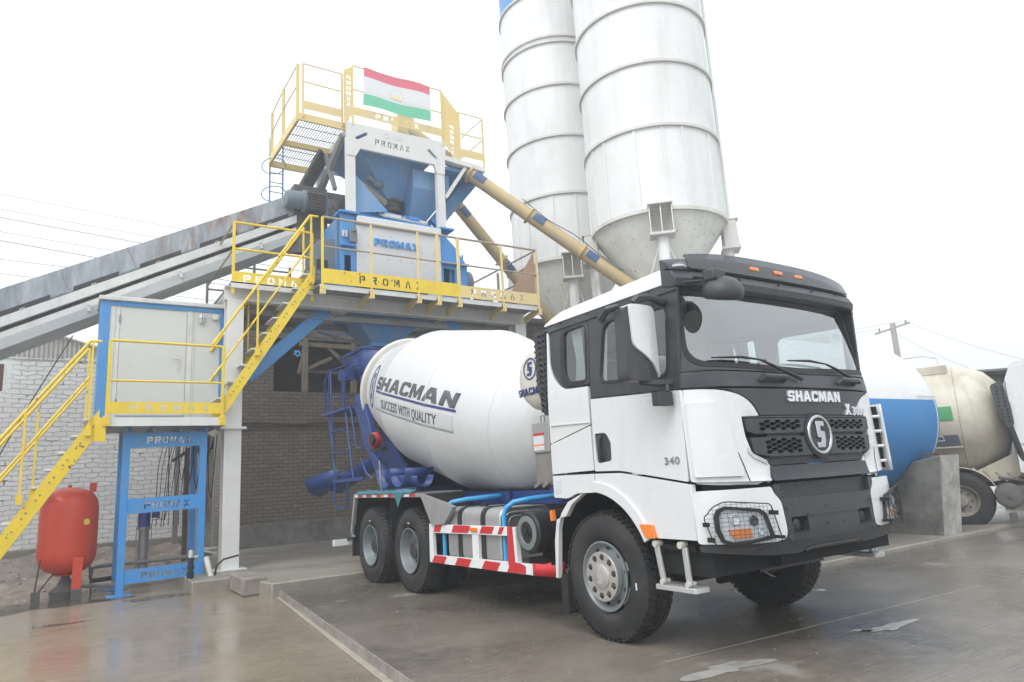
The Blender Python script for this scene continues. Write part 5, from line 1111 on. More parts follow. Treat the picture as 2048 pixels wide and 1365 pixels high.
g2 = front('grille_bar', 'dark_plastic', rpoly([(-.80, 1.605), (.80, 1.605), (.775, 1.485), (.60, 1.455), (-.60, 1.455), (-.775, 1.485)], .012), .05, .014, hexes(-.62, .72, 1.492, 1.595), step=.12, bevel=0)
front('grille_top_trim', 'dark_plastic', [(-.83, 1.752), (.83, 1.752), (.83, 1.768), (-.83, 1.768)], .04, .012)
# emblem
eb = MB().flat(*cdt(circ((0, 1.612), .185, 40), [], .08), lambda a, b, d: fm(a, b, d), .022, 0).build('badge', 'black_plastic', T)
MB().flat(*cdt(circ((0, 1.612), .13, 36), [], .08), fm, .024, .015).build('badge_mesh', 'perf', eb)
MB().flat(*cdt(circ((0, 1.612), .160, 40), [circ((0, 1.612), .132, 40)], .08), fm, .036, .015).build('badge_ring', 'chrome', eb, bevel=.008)
SB = [(-.055, .095), (.055, .095), (.055, .058), (.0, .058), (-.003, .028), (.05, .022), (.05, -.045), (.028, -.095), (-.07, -.095), (-.07, -.058), (-.012, -.058), (-.008, -.028), (-.055, -.022)]
MB().flat(*cdt([(a*.98, 1.612 + b*1.12) for a, b in SB], [], .08), fm, .040, .02).build('badge_sign', 'chrome', eb, bevel=.004)
# dark bar below the grille
front('grille_lower_bar', 'dark_plastic', rpoly([(-.63, 1.385), (.63, 1.385), (.645, 1.275), (-.645, 1.275)], .01), .06, .02)
# bumper: white corners, grey middle, grey lip
wc = rpoly([(-1.25, 1.235), (-.68, 1.235), (-.665, 1.19), (-.60, 1.12), (-.585, .92), (-.60, .855), (-.70, .838), (-1.25, .862)], [.03, .02, .03, .03, .05, .06, .04, .02])
for s in (0, 1):
    bc = front('bumper_corner', 'cab_white', mir(wc)[::-1] if s else wc, .06, .012, bevel=.012)
    sg = 1 if s else -1
    q = [(1.165, .865), (1.165, 1.20), (1.20, 1.235), (1.22, 1.235), (1.22, .865)]
mid = [(-.595, 1.125), (-.655, 1.19), (-.665, 1.245), (-.60, 1.245), (-.58, 1.14), (.58, 1.14), (.60, 1.245), (.665, 1.245), (.655, 1.19), (.595, 1.125), (.578, .92), (.592, .855), (.64, .83), (-.64, .83), (-.592, .855), (-.578, .92)]
fogL = rpoly([(-.53, 1.0), (-.34, 1.0), (-.335, .885), (-.52, .885)], .015); fogR = mir(fogL)[::-1]
bm_ = front('bumper_middle', 'dark_plastic', mid, .06, .014, [fogL, fogR], bevel=.006)
front('bumper_grille', 'perf', [(-.60, 1.135), (.60, 1.135), (.60, 1.255), (-.60, 1.255)], .02, -.03, parent=bm_, bevel=0)
front('bumper_top_gap', 'under_black', [(-1.2, 1.18), (1.2, 1.18), (1.2, 1.30), (-1.2, 1.30)], .03, -.075, parent=bm_, bevel=0)
front('fog_recess', 'under_black', [(-.56, .86), (-.30, .86), (-.30, 1.02), (-.56, 1.02)], .02, -.05, parent=bm_, bevel=0)
front('fog_recess', 'under_black', [(.56, .86), (.30, .86), (.30, 1.02), (.56, 1.02)][::-1], .02, -.05, parent=bm_, bevel=0)
for y in (-.45, .43): MB().lathe([(0, .04), (.03, .046), (.034, .03), (.035, 0)], fm(y, .94, -.045), (1, 0, 0), 16).build('fog_lamp', 'lens' if y < 0 else 'black_plastic', bm_)
for (y, z, r) in ((-.55, 1.08, .026), (-.55, .85, .026), (.55, 1.08, .026), (.55, .85, .026), (-.10, .93, .014), (.10, .93, .014), (-.10, 1.06, .009), (.09, 1.06, .009)):
    MB().lathe([(0, r), (.006, r*.9), (.007, 0)], fm(y, z, .014), (1, 0, 0), 14).build('bumper_plug', 'dark_plastic', bm_)
front('bumper_ridge', 'dark_plastic', rpoly([(-.34, 1.015), (.34, 1.015), (.33, 1.0), (-.33, 1.0)], .004), .02, .024, parent=bm_)
lip = front('bumper_lip', 'dark_plastic', rpoly([(-1.25, .855), (-.70, .832), (.70, .832), (1.25, .855), (1.24, .805), (.75, .745), (.42, .735), (.33, .775), (-.33, .775), (-.42, .735), (-.75, .745), (-1.24, .805)], .02), .07, .010, bevel=.01)
MB().tube([fm(-.36, .74, .0), fm(-.30, .765, .02), fm(.30, .765, .02), fm(.36, .74, .0)], .016, 8).build('tow_bar', 'black_plastic', lip)
# underside of the front: cross member, perforated plate, axle, springs
MB().panel([(-.33, .66), (.35, .66), (.42, .56), (-.45, .56)], lambda u, v, d: V((1.05 + d, u, v)), .02, [circ((-.28 + k*.055, .625), .011, 8) for k in range(12)], .1).build('front_plate', 'dark_plastic', T)
MB().box((.95, -.50, .64), (1.30, .50, .75)).build('cross_member', 'under_black', T)
MB().tube([(0, -1.0, .5), (0, -.7, .42), (0, .7, .42), (0, 1.0, .5)], .07, 8).build('front_axle', 'under_black', T)
mb = MB()
for s in (-1, 1):
    mb.box((-6.3, s*.38, .78), (1.1, s*.46, 1.08)); mb.beam((-.8, s*.42, .62), (0, s*.42, .50), .09, .08); mb.beam((0, s*.42, .50), (.9, s*.42, .66), .09, .08)
mb.box((-.8, -.5, .62), (.7, .5, .80)); mb.box((-1.6, -.35, .55), (-.8, .35, .85))
mb.build('chassis_frame', 'under_black', T)
MB().tube([(-5.18, -.9, .53), (-5.18, .9, .53)], .1, 10).tube([(-3.88, -.9, .53), (-3.88, .9, .53)], .1, 10).ball((-5.18, 0, .53), .24).ball((-3.88, 0, .53), .24).tube([(-3.7, 0, .6), (-1.4, 0, .7)], .07, 8).box((-5.3, -.55, .62), (-3.75, .55, .80)).each('rear_axles', 'under_black', T)
# --- headlamps with guards
lampo = [(-1.175, 1.055), (-1.155, 1.10), (-1.11, 1.12), (-.84, 1.085), (-.79, 1.05), (-.735, .872), (-.95, .852), (-1.09, .848), (-1.15, .875), (-1.175, .95)]
lampi = [(-1.15, 1.045), (-1.135, 1.08), (-1.10, 1.098), (-.85, 1.064), (-.81, 1.035), (-.765, .893), (-.95, .873), (-1.08, .870), (-1.13, .892), (-1.15, .955)]
guard = rpoly([(-1.215, 1.08), (-1.14, 1.155), (-.78, 1.115), (-.71, .86), (-.98, .826), (-1.14, .83), (-1.205, .89)], [.06, .07, .03, .03, .1, .06, .05], 4)
for s in (0, 1):
    f_ = (lambda p: mir(p)[::-1]) if s else (lambda p: p)
    sg = -1 if s else 1
    hb = front('headlamp', 'black_plastic', f_(lampo), .04, .035, [f_(lampi)], step=.05, bevel=.006)
    front('lamp_reflector', 'lamp_silver', f_([(a, b) for a, b in lampi]), .01, .004, step=.04, parent=hb, bevel=0)
    for (y, z, r) in ((-1.045, 1.025, .040), (-.90, 1.005, .035), (-.85, .925, .026)):
        MB().lathe([(0, r*.4), (.012, r), (.016, r*1.1), (.02, r*.9), (.012, r*.5), (.010, 0)], fm(y*sg, z, .006), fm(y*sg, z, 1) - fm(y*sg, z, 0), 14).build('lamp_bowl', 'lamp_silver' if y != -.90 else 'black_plastic', hb)
    MB().flat(*cdt(f_([(-1.10, .955), (-.935, .955), (-.925, .895), (-1.07, .892)]), [], .05), fm, .02, .006).build('indicator_lens', 'amber', hb)
    front('lamp_lens', 'lens', f_(lampi), .006, .034, step=.04, parent=hb, bevel=0)
    g = MB(); gp = f_(guard); g.tube([fm(a, b, .075) for a, b in gp], .0045, 5, closed=True)
    for k in range(1, 16):
        y = -1.215 + k*.0335; zz = []
        zs = [z/400 for z in range(320, 470) if inside((y, z/400), guard)]
        if zs: g.tube([fm(y*sg, min(zs), .075), fm(y*sg, (min(zs) + max(zs))/2, .080), fm(y*sg, max(zs), .075)], .0015, 3, False)
    for k in range(1, 11):
        z = .826 + k*.0305; ys = [y/300 for y in range(-370, -200) if inside((y/300, z), guard)]
        if ys: g.tube([fm((min(ys) + (max(ys) - min(ys))*q/6)*sg, z, .075) for q in range(7)], .0015, 3, False)
    gg = g.build('lamp_guard', 'black_plastic', T)
    for a, b in ((-1.21, 1.0), (-1.205, .895), (-.745, 1.05), (-.715, .885)): MB().box(fm(a*sg, b - .014, .03) - V((.01, .012, 0)), fm(a*sg, b + .014, .085) + V((.01, .012, 0))).build('guard_clip', 'black_plastic', gg)
# --- folding boarding steps
for s in (-1, 1):
    st = MB().panel(rpoly([(.70, -.10), (1.12, -.10), (1.12, .06), (.70, .06)], .03), lambda u, v, d: V((u, s*(1.20 + v), .545 + d)), .035, (), .2).build('boarding_step', 'alu_bright', T, bevel=.006)
    MB().box((.74, s*1.12, .547), (1.08, s*1.22, .556)).build('tread_plate', 'steel', st)
    for x in (.80, 1.06):
        MB().beam((x - .03, s*1.22, .56), (x - .06 if x < 1 else x - .03, s*1.235, .83), .05, .022, (0, 1, 0)).build('step_strut', 'alu_bright', st, bevel=.005)
        MB().tube([(x - .06, s*1.19, .845), (x - .06, s*1.26, .845)], .026, 12).tube([(x - .03, s*1.17, .565), (x - .03, s*1.25, .565)], .02, 10).each('step_pivot', 'pvc', st)
    MB().box((.74, s*1.0, .80), (1.1, s*1.2, .84)).build('step_bracket', 'under_black', st)
# --- roof
def roof_section(x):
    t = (x + .56)/1.72; z = 2.845 + .0*t; k = 1.0
    h = .16 + .055*t
    if x < -.4: h *= .45 + .55*(x + .56)/.16
    out = []
    for (y, q) in ((1.222, 0), (1.215, .30), (1.19, .55), (1.14, .75), (1.05, .88), (.8, .96), (.4, 1.0), (0, 1.02)): out.append((y, z + h*q))
    return out
vs = []; fs = []; xs_ = [-.56, -.53, -.47, -.38, -.2, .2, .6, .9, 1.04, 1.07]
for x in xs_:
    s_ = roof_section(x); row = [(-y, z) for y, z in s_] + [(y, z) for y, z in s_[:-1][::-1]]
    vs += [(x, y, z) for y, z in row]
m_ = 15
for i in range(len(xs_) - 1):
    for k in range(m_ - 1): fs.append((i*m_ + k, i*m_ + k + 1, (i+1)*m_ + k + 1, (i+1)*m_ + k))
fs.append(tuple(range(m_))); fs.append(tuple((len(xs_) - 1)*m_ + k for k in range(m_)))
MB().add(vs, fs).build('roof', 'cab_white', T, ang=50)
MB().box((-.5, -1.15, 2.80), (1.1, 1.15, 2.83)).build('headlining', 'interior', T)
# --- sun visor
def visor(name, prof, m, y0, y1, parent=T, n=28, bevel=.008, shift=0):
    vs = []; k = len(prof); fs = []
    for i in range(n + 1):
        y = y0 + (y1 - y0)*i/n
        for (dx, z) in prof:
            e = (abs(y)/1.23)**3
            vs.append((1.135 - bulge(y)*.25 + (dx if dx > 0 else dx*(1 - .75*min(1, e))) + shift, y, z + .02 - .012*e - (max(0, z - 2.95)*.45*e)))
    for i in range(n):
        for j in range(k): fs.append((i*k + j, (i+1)*k + j, (i+1)*k + (j+1) % k, i*k + (j+1) % k))
    fs += [tuple(range(k)), tuple(n*k + j for j in range(k))]
    return MB().add(vs, fs).build(name, m, parent, bevel=bevel)
vz = visor('sun_visor', [(-.10, 2.82), (.085, 2.79), (.115, 2.80), (.125, 2.86), (.085, 2.93), (-.02, 2.95), (-.10, 2.95)], 'dark_plastic', -1.225, 1.21)
M['smoke'] = glass('smoke', (.30, .30, .32), 1.5, .05)
up_ = visor('visor_upper', [(-.12, 2.94), (.04, 2.955), (.085, 2.935), (.065, 3.02), (.0, 3.10), (-.12, 3.125)], 'dark_plastic', -1.22, 1.205, vz)
visor('visor_shade', [(.095, 2.95), (.105, 2.95), (.055, 3.13), (.045, 3.13)], 'smoke', -1.05, 1.15, vz, bevel=0)
for y in (-.26, .06, .36): 
    MB().box((1.195 - bulge(y), y - .055, 3.025), (1.235 - bulge(y), y + .055, 3.06)).build('roof_marker', 'amber', vz, bevel=.008)
for y in (-1.1, -.9, -.5, 0, .5, .9, 1.1):
    MB().lathe([(0, .014), (.012, .012), (.012, 0)], (1.25 - bulge(y)*.6, y, 2.90 + .02), (1, 0, .3), 8).build('visor_screw', 'black_plastic', vz)
MB().ball((1.17, -1.12, 2.975), .1, 12, (.7, .9, .35)).build('corner_lamp', 'lens', vz)
MB().ball((1.155, -1.12, 2.975), .085, 12, (.7, .9, .3)).build('corner_reflector', 'alu_bright', vz)
# --- mirrors
def mirror_side(s):
    cx, cy = 1.0, s*1.50
    hs = rpoly([(-.15, -.29), (.15, -.29), (.17, .29), (-.13, .29)], .05, 4)
    bodyv = lambda u, v, d: V((cx + d + .10*(0.02 - (u*u)*2), cy + u*-s*-1, 2.36 + v))
    mh = MB().panel(hs, lambda u, v, d: V((cx + d - u*u*1.2, cy + u, 2.36 + v)), .12, (), .07, .06).build('side_mirror', 'dark_plastic', T, bevel=.02, seg=3)
    cap = [(-.105, .297), (.175, .297), (.178, -.265), (.10, -.16), (.0, -.09), (-.095, -.03)] if s < 0 else [(.085, .297), (-.175, .297), (-.178, -.25), (-.13, -.22), (-.03, -.10), (.075, -.04)][::-1]
    MB().panel(rpoly(cap, [.02, .05, .02, .02, .05, .05]), lambda u, v, d: V((cx + d - u*u*1.2, cy + u, 2.36 + v)), .10, (), .06, .078).build('mirror_cap', 'cab_white', mh, bevel=.018, seg=3)
    MB().panel([(-.12, -.26), (.12, -.26), (.14, .26), (-.12, .26)], lambda u, v, d: V((cx - .062 + d, cy + u, 2.36 + v)), .004, (), .3).build('mirror_glass', 'chrome', mh)
    ar = MB().tube([(1.0, s*1.5, 2.69), (1.02, s*1.47, 2.725), (1.04, s*1.36, 2.735), (1.05, s*1.22, 2.70)], [.03, .032, .03, .034], 8).build('mirror_arm', 'dark_plastic', mh)
    MB().tube([(1.0, s*1.5, 2.11), (1.0, s*1.48, 2.065), (1.05, s*1.38, 2.05), (1.08, s*1.22, 2.06)], [.03, .035, .03, .03], 8).build('mirror_arm', 'dark_plastic', mh)
    if s < 0:
        MB().tube([(.96, -1.62, 2.66), (.90, -1.68, 2.645), (.80, -1.66, 2.60), (.74, -1.60, 2.60)], [.02, .028, .035, .03], 8).build('rear_view_bracket', 'dark_plastic', mh)
        MB().tube([(1.07, -1.30, 2.05), (1.09, -1.31, 1.98)], .02, 8).box((1.02, -1.42, 1.88), (1.10, -1.27, 1.985)).build('kerb_mirror', 'dark_plastic', mh, bevel=.02)
mirror_side(-1)
fmir = MB().tube([(1.16, -1.02, 2.90), (1.30, -1.05, 2.86), (1.36, -1.05, 2.84)], .014, 8).tube([(1.18, -1.14, 2.84), (1.34, -1.08, 2.82)], .012, 8).build('front_mirror_arm', 'black_plastic', T)
MB().lathe([(-.06, 0), (-.06, .135), (-.045, .152), (-.01, .160), (.03, .152), (.07, .125), (.10, .08), (.115, .03), (.117, 0)], (1.42, -.95, 2.73), (.30, -.12, .9), 36).build('front_mirror', 'dark_plastic', fmir, ang=50)
MB().lathe([(-.064, 0), (-.064, .128), (-.061, .128), (-.061, 0)], (1.42, -.95, 2.73), (.30, -.12, .9), 32).build('mirror_glass', 'chrome', fmir)
MB().box((1.34, -1.08, 2.80), (1.46, -.94, 2.90)).build('mirror_mount', 'dark_plastic', fmir, bevel=.02)
# --- cab interior
ci = MB().box((-.50, -1.14, 1.38), (-.46, 1.14, 2.16)).box((-.50, -1.14, 2.62), (-.46, 1.14, 2.82)).box((-.50, -1.14, 2.16), (-.46, -.55, 2.62)).box((-.50, .55, 2.16), (-.46, 1.14, 2.62)).each('rear_wall', 'interior', T)
MB().box((-.48, -.55, 2.16), (-.47, .55, 2.62)).build('rear_window', 'glass', ci)
MB().box((.75, -1.12, 1.70), (1.22, 1.12, 2.08)).box((.62, .25, 1.9), (.9, 1.1, 2.14)).build('dashboard', 'interior', T, bevel=.05)
MB().tube([(.62 + .07*math.sin(a), .66 + .22*math.cos(a), 2.12 + .2*math.sin(a)*.75) for a in [k*math.pi/9 for k in range(18)]], .017, 6, closed=True).build('steering_wheel', 'black_plastic', T)
for y in (.62, -.62):
    st = MB().box((-.10, y - .27, 1.66), (.42, y + .27, 1.84)).build('seat', 'seat', T, bevel=.05)
    MB().box((-.28, y - .26, 1.82), (-.12, y + .26, 2.46)).box((-.26, y - .14, 2.48), (-.16, y + .14, 2.66)).each('seat_back', 'seat', st, bevel=.05)
for s in (-1, 1):
    vs = []; fs = []
    for i in range(9):
        x = -.20 + i*.022; y = s*(1.16 - .02*math.sin(i*2.2))
        vs += [(x - .02, y, 2.74), (x*.75 - .02, y, 2.45), (x - .01, y, 2.22)]
    for i in range(8):
        for j in range(2): fs.append((i*3 + j, (i+1)*3 + j, (i+1)*3 + j + 1, i*3 + j + 1))
    MB().add(vs, fs).build('curtain', 'curtain', T)
# interior mirror arm cable seen through the screen
MB().tube([(1.05, -.95, 2.84), (1.04, -.93, 2.70), (1.03, -.94, 2.60)], .008, 5).build('mirror_bracket', 'black_plastic', T)

# --- wheels
def tyre_mesh(r=.54, w=.30, lugs=54, off=0):
    rr = .30
    prof = [(-w/2 + .03, rr - .005), (-w/2 + .005, rr + .03), (-w/2 - .004, rr + .09), (-w/2 + .002, r - .09), (-w/2 + .022, r - .03), (-w/2 + .05, r - .008), (0, r - .002), (w/2 - .05, r - .008), (w/2 - .022, r - .03), (w/2 - .002, r - .09), (w/2 + .004, rr + .09), (w/2 - .005, rr + .03), (w/2 - .03, rr - .005)]
    mb = MB().lathe(prof, (0, 0, 0), (0, 1, 0), 64, ref=(0, 0, 1), closedprof=True)
    for k in range(lugs):
        a = 2*math.pi*k/lugs; da = 2*math.pi/lugs
        def P(t, an, rad): return V((math.sin(an)*rad, t, math.cos(an)*rad))
        for (t0, t1, ro, sk) in ((-w/2 + .012, -w/2 + .085, 0, .25), (-w/2 + .098, -.008, .5, -.2), (.008, w/2 - .098, .1, .2), (w/2 - .085, w/2 - .012, .55, -.25)):
            a0 = a + da*ro; a1 = a0 + da*.66; hh = r + .008
            e0 = r - .026 if abs(t0) > abs(t1) else r - .01; e1 = r - .026 if abs(t1) > abs(t0) else r - .01
            h0 = hh - (.018 if abs(t0) > w/2 - .03 else 0); h1 = hh - (.018 if abs(t1) > w/2 - .03 else 0)
            vs = [P(t0, a0, e0), P(t1, a0 + sk*da, e1), P(t1, a1 + sk*da, e1), P(t0, a1, e0), P(t0, a0, h0), P(t1, a0 + sk*da, h1), P(t1, a1 + sk*da, h1), P(t0, a1, h0)]
            mb.add(vs, [(0,3,2,1),(4,5,6,7),(0,1,5,4),(1,2,6,5),(2,3,7,6),(3,0,4,7)])
    return mb
def place(mb, c, s):
    o = MB(); o.f = mb.f; o.v = [V((v.x, v.y*s, v.z)) + V(c) for v in mb.v]; return o
ty = tyre_mesh()
for s in (-1, 1):
    c = (0, s*1.02, .532)
    # front: convex disc, bright nut cover (outer side = -y for the right wheel)
    k = -s
    rim = MB().lathe([(.125*-k, .285), (.15*-k, .292), (.152*-k, .278), (.125*-k, .255), (.10*-k, .235), (.105*-k, .205), (.155*-k, .155), (.16*-k, .0)], c, (0, 1, 0), 48, caps=False)
    wh = rim.build('wheel', 'rim_grey', T, ang=40)
    place(ty, c, 1).build('tyre', 'rubber_wall', wh, ang=30)
    for q in range(10):
        a = 2*math.pi*q/10 + .2
        MB().lathe([(0, .021), (.004, .021), (.004, 0)], V(c) + V((math.cos(a)*.238, -k*.108, math.sin(a)*.238)), (0, -k, 0), 10).build('vent_hole', 'under_black', wh)
        MB().lathe([(0, .024), (.012, .024), (.03, .017), (.034, .0)], V(c) + V((math.cos(a)*.160, -k*.160, math.sin(a)*.160)), (0, -k, 0), 10).build('wheel_nut', 'hub_black', wh)
    hp = [circ((0, 0), .172, 40)]
    cv = MB().panel(circ((0, 0), .205, 44), lambda u, v, d: V(c) + V((u, -k*(.168 + d), v)), .055, [circ((math.cos(2*math.pi*q/10 + .2)*.160, math.sin(2*math.pi*q/10 + .2)*.160), .027, 14) for q in range(10)], .06, .012).build('nut_cover', 'hub_metal', wh, bevel=.003)
    MB().lathe([(0, .105), (.012, .100), (.016, .090), (.016, 0)], V(c) + V((0, -k*.18, 0)), (0, -k, 0), 28).build('hub_cap', 'hub_metal', wh)
    MB().panel([(a*.62, b*.62) for a, b in SB], lambda u, v, d: V(c) + V((u*(-1 if s > 0 else 1), -k*(.197 + d), v)), .004, (), .1).build('hub_sign', 'alu_bright', wh)
    MB().box(V(c) + V((.395, -k*.156, -.075)), V(c) + V((.41, -k*.160, -.02))).build('tyre_sticker', 'white_tape', wh)
for xx in (-3.88, -5.256):
    for s in (-1, 1):
        c = (xx, s*1.075, .532); k = -s
        wh = MB().lathe([(-k*.14, .285), (-k*.158, .292), (-k*.158, .278), (-k*.13, .264), (-k*.07, .252), (-k*.035, .235), (-k*.01, .17), (-k*.01, 0)], c, (0, 1, 0), 40, caps=False).build('wheel', 'rim_grey', T, ang=40)
        place(ty, c, 1).build('tyre', 'rubber_wall', wh, ang=30)
        MB().lathe([(-k*.0, .135), (-k*.07, .125), (-k*.10, .10), (-k*.105, .05), (-k*.105, 0)], c, (0, 1, 0), 20).build('hub', 'hub_black', wh)
        for q in range(10):
            a = 2*math.pi*q/10
            MB().lathe([(0, .016), (.03, .014), (.03, 0)], V(c) + V((math.cos(a)*.165, -k*.012, math.sin(a)*.165)), (0, -k, 0), 8).build('wheel_nut', 'hub_black', wh)
        MB().box(V(c) + V((-.02, -k*.156, .345)), V(c) + V((.03, -k*.160, .358))).build('tyre_sticker', 'white_tape', wh)
        c2 = (xx, s*.745, .532)
        w2 = MB().lathe([(-.13, .285), (.13, .285)], c2, (0, 1, 0), 24).build('wheel', 'rim_grey', T)
        place(ty, c2, 1).build('tyre', 'rubber_wall', w2, ang=30)
# --- rear mudguards
for s in (-1, 1):
    mb = MB()
    fn = lambda u, v, d: V((u, s*(1.235 + d), v))
    g = MB().panel([(-5.90, 1.27), (-3.55, 1.27), (-3.52, 1.22), (-5.88, 1.22)], fn, .05, (), .4, .01).build('mudguard_edge', 'alu', T)
    MB().panel([(-3.57, 1.27), (-2.85, 1.15), (-2.60, 1.10), (-2.85, .90), (-3.18, .87), (-3.45, 1.20)], fn, .06, (), .3, .0).build('mudguard_front', 'alu', T)
    MB().panel([(-5.90, 1.27), (-5.84, 1.22), (-5.92, 1.0), (-6.02, .70), (-6.02, .62), (-5.99, .62), (-6.08, .70), (-5.97, 1.05)][::-1], fn, .05, (), .4, 0).build('mudguard_rear', 'alu', T)
    MB().box((-5.9, s*.60, 1.255), (-3.5, s*1.235, 1.275)).build('mudguard_top', 'alu', T)
    MB().beam((-3.5, s*.90, 1.25), (-3.2, s*.90, .9), .60, .02, (1, 0, 0)).beam((-5.9, s*.90, 1.25), (-6.05, s*.90, .55), .60, .02, (1, 0, 0)).box((-5.88, s*.60, 1.235), (-3.5, s*1.20, 1.25)).each('mudguard_liner', 'under_black', T)
    MB().box((-6.10, s*.62, .32), (-6.07, s*1.2, .75)).box((-4.58, s*.62, .5), (-4.56, s*1.18, 1.2)).each('mud_flap', 'rubber', T)
    seq = [('white_tape', .10), ('red_tape', .10), (None, .05), ('white_tape', .09), ('red_tape', .10), (None, .07), ('white_tape', .12), ('red_tape', .10), ('amber', .09), ('white_tape', .11), ('red_tape', .11), (None, .25), ('white_tape', .14), ('red_tape', .13)]
    x = -5.82
    for m_, ln in seq:
        ln *= 1.42
        if m_: MB().panel([(x, 1.228), (x + ln - .008, 1.228), (x + ln - .008, 1.262), (x, 1.262)], fn, .004, (), 1, .016).build('reflector', m_, T)
        x += ln
    # cloth cover bundle
    if s < 0:
        rnd = random.Random(3)
        vs = []; fs = []; n_ = 22
        for i in range(n_ + 1):
            x = -5.75 + i*.095; drop = .012*rnd.random() + .19*math.exp(-((x + 4.12)/.09)**2)
            for (yy, zz) in ((-1.0, 1.30), (-1.20, 1.315 + .02*rnd.random()), (-1.262, 1.292), (-1.266, 1.285 - drop*.5), (-1.266, 1.28 - drop)): vs.append((x + .01*rnd.random(), yy - .006*rnd.random(), zz))
        for i in range(n_):
            for j in range(4): fs.append((i*5 + j, (i+1)*5 + j, (i+1)*5 + j + 1, i*5 + j + 1))
        MB().add(vs, fs).build('cloth_cover', 'cover_teal', T)
# --- side guards, fuel tank, air filter
for s in (-1, 1):
    fn = lambda u, v, d: V((u, s*(1.21 + d), v))
    xs2 = [-3.22, -2.94, -2.64, -2.33, -2.02, -1.70, -1.40, -1.06]
    ra = MB().panel([(-3.25, .78), (-1.33, .815), (-1.33, .905), (-3.25, .885)], fn, .035, (), .5).build('side_guard', 'white_tape', T, bevel=.004)
    MB().panel([(-3.30, .43), (-3.18, .43), (-3.20, .89), (-3.29, .89)], fn, .04, (), .5, .004).build('guard_post', 'white_tape', ra)
    MB().panel([(-2.22, .50), (-2.08, .50), (-2.08, .80), (-2.22, .80)], fn, .04, (), .5, -.004).build('guard_post', 'white_tape', ra)
    MB().panel([(-1.47, .52), (-1.33, .50), (-1.36, .905), (-1.46, .905)], fn, .04, (), .5, .005).build('guard_post', 'red_tape', ra)
    MB().panel([(-1.33, .52), (-1.28, .52), (-1.31, .905), (-1.355, .905)], fn, .05, (), .5, .005).build('guard_post', 'white_tape', ra)
    lo = MB().panel([(-3.27, .425), (-1.03, .455), (-1.03, .56), (-1.33, .555), (-3.27, .515)], fn, .035, (), .5, .002).build('lower_guard', 'white_tape', T)
    def zb(x): return .425 + (x + 3.27)*.0134
    for k in range(3):
        x = -3.24 + k*.62 + (0 if k == 0 else -.02)
        MB().panel([(x, zb(x) + .003), (x + .32, zb(x) + .003), (x + .40, zb(x) + .092), (x + .08, zb(x) + .092)], fn, .003, (), 1, .006).build('red_stripe', 'red_tape', lo)
    MB().panel([(-1.50, .449), (-1.13, .459), (-1.13, .53), (-1.25, .556), (-1.42, .556)], fn, .003, (), 1, .006).build('red_stripe', 'red_tape', lo)
    for xa, xb in ((-3.18, -3.0), (-2.70, -2.30), (-2.04, -1.78), (-1.66, -1.58)):
        MB().panel([(xa, .795 + .018*(xa + 3.25)), (xb, .795 + .018*(xb + 3.25)), (xb + .06, .885 + .010*(xb + 3.25)), (xa + .06, .885 + .010*(xa + 3.25))], fn, .003, (), 1, .004).build('red_stripe', 'red_tape', ra)
    MB().panel(rpoly([(-2.23, .835), (-2.08, .835), (-2.08, .875), (-2.23, .875)], .012), fn, .02, (), 1, .02).build('guard_lamp', 'amber', ra)
    # curved end of the lower guard
    vs = []; fs = []
    for i in range(9):
        a = R(90*i/8); x = -1.03 + .30*math.sin(a)*1.05; y = s*(1.21 - .16*(1 - math.cos(a)))
        vs += [(x, y, .455), (x, y, .585 if i > 3 else .57)]
    for i in range(8): fs.append((2*i, 2*i + 2, 2*i + 3, 2*i + 1))
    ce = MB().add(vs, fs).build('guard_end', 'red_tape', lo, ang=60); so_ = ce.modifiers.new('thick', 'SOLIDIFY'); so_.thickness = .01
    MB().panel([(-1.14, .46), (-1.06, .46), (-1.06, .555), (-1.14, .555)], fn, .003, (), 1, .008).build('label_patch', 'white_tape', lo)
    # wrapped hoop rails
    for x in (-3.02, -1.62):
        MB().tube([(x, s*1.14, .50), (x, s*1.14, 1.02), (x + .02, s*1.12, 1.09), (x + .06, s*1.05, 1.145), (x + .15, s*.90, 1.17), (x + .25, s*.45, 1.19)], .028, 8).build('hoop_rail', 'wrap_blue', T)
    # tank: rounded box along x
    pr_ = rpoly([(-.33, -.32), (.33, -.32), (.33, .32), (-.33, .32)], .13, 5)
    tk = MB().prism([(a*1.0, b) for a, b in pr_], (-2.90, s*.83, .77), (0, 1, 0), (0, 0, 1), 1.22)
    tb = tk.build('fuel_tank', 'alu', T, bevel=.03, seg=3)
    for x in (-2.62, -2.08):
        rp = [(a*1.03, b*1.035) for a, b in pr_]
        MB().prism(rp, (x, s*.83, .77), (0, 1, 0), (0, 0, 1), .09).build('tank_strap', 'black_plastic', tb)
    for k_, x in ((1.0, -1.675), (.84, -1.672), (.70, -1.668)):
        MB().tube([(x, s*.83 + a*k_*.98, .77 + b*k_*.98) for a, b in pr_], .010, 5, closed=True).build('tank_bead', 'alu', tb)
    MB().lathe([(0, .05), (.04, .05), (.045, 0)], (-2.35, s*.95, 1.085), (0, 0, 1), 14).build('filler_cap', 'black_plastic', tb)
    af = MB().lathe([(-.02, .0), (-.02, .19), (0, .205), (.45, .205)], (-1.06, s*1.21, .86), (0, -s, 0), 36).build('air_filter', 'black_plastic', T)
    MB().lathe([(0, .165), (.012, .165), (.016, .11), (-.008, .10), (-.004, 0)], (-1.06, s*1.228, .86), (0, s, 0), 32).build('filter_lid', 'rim_grey', af)
    mbx = MB()
    for a in (90, 210, 330): mbx.beam((-1.06, s*1.245, .86), (-1.06 + .045*math.cos(R(a)), s*1.245, .86 + .045*math.sin(R(a))), .018, .018, (0, 1, 0))
    mbx.build('lid_knob', 'black_plastic', af)
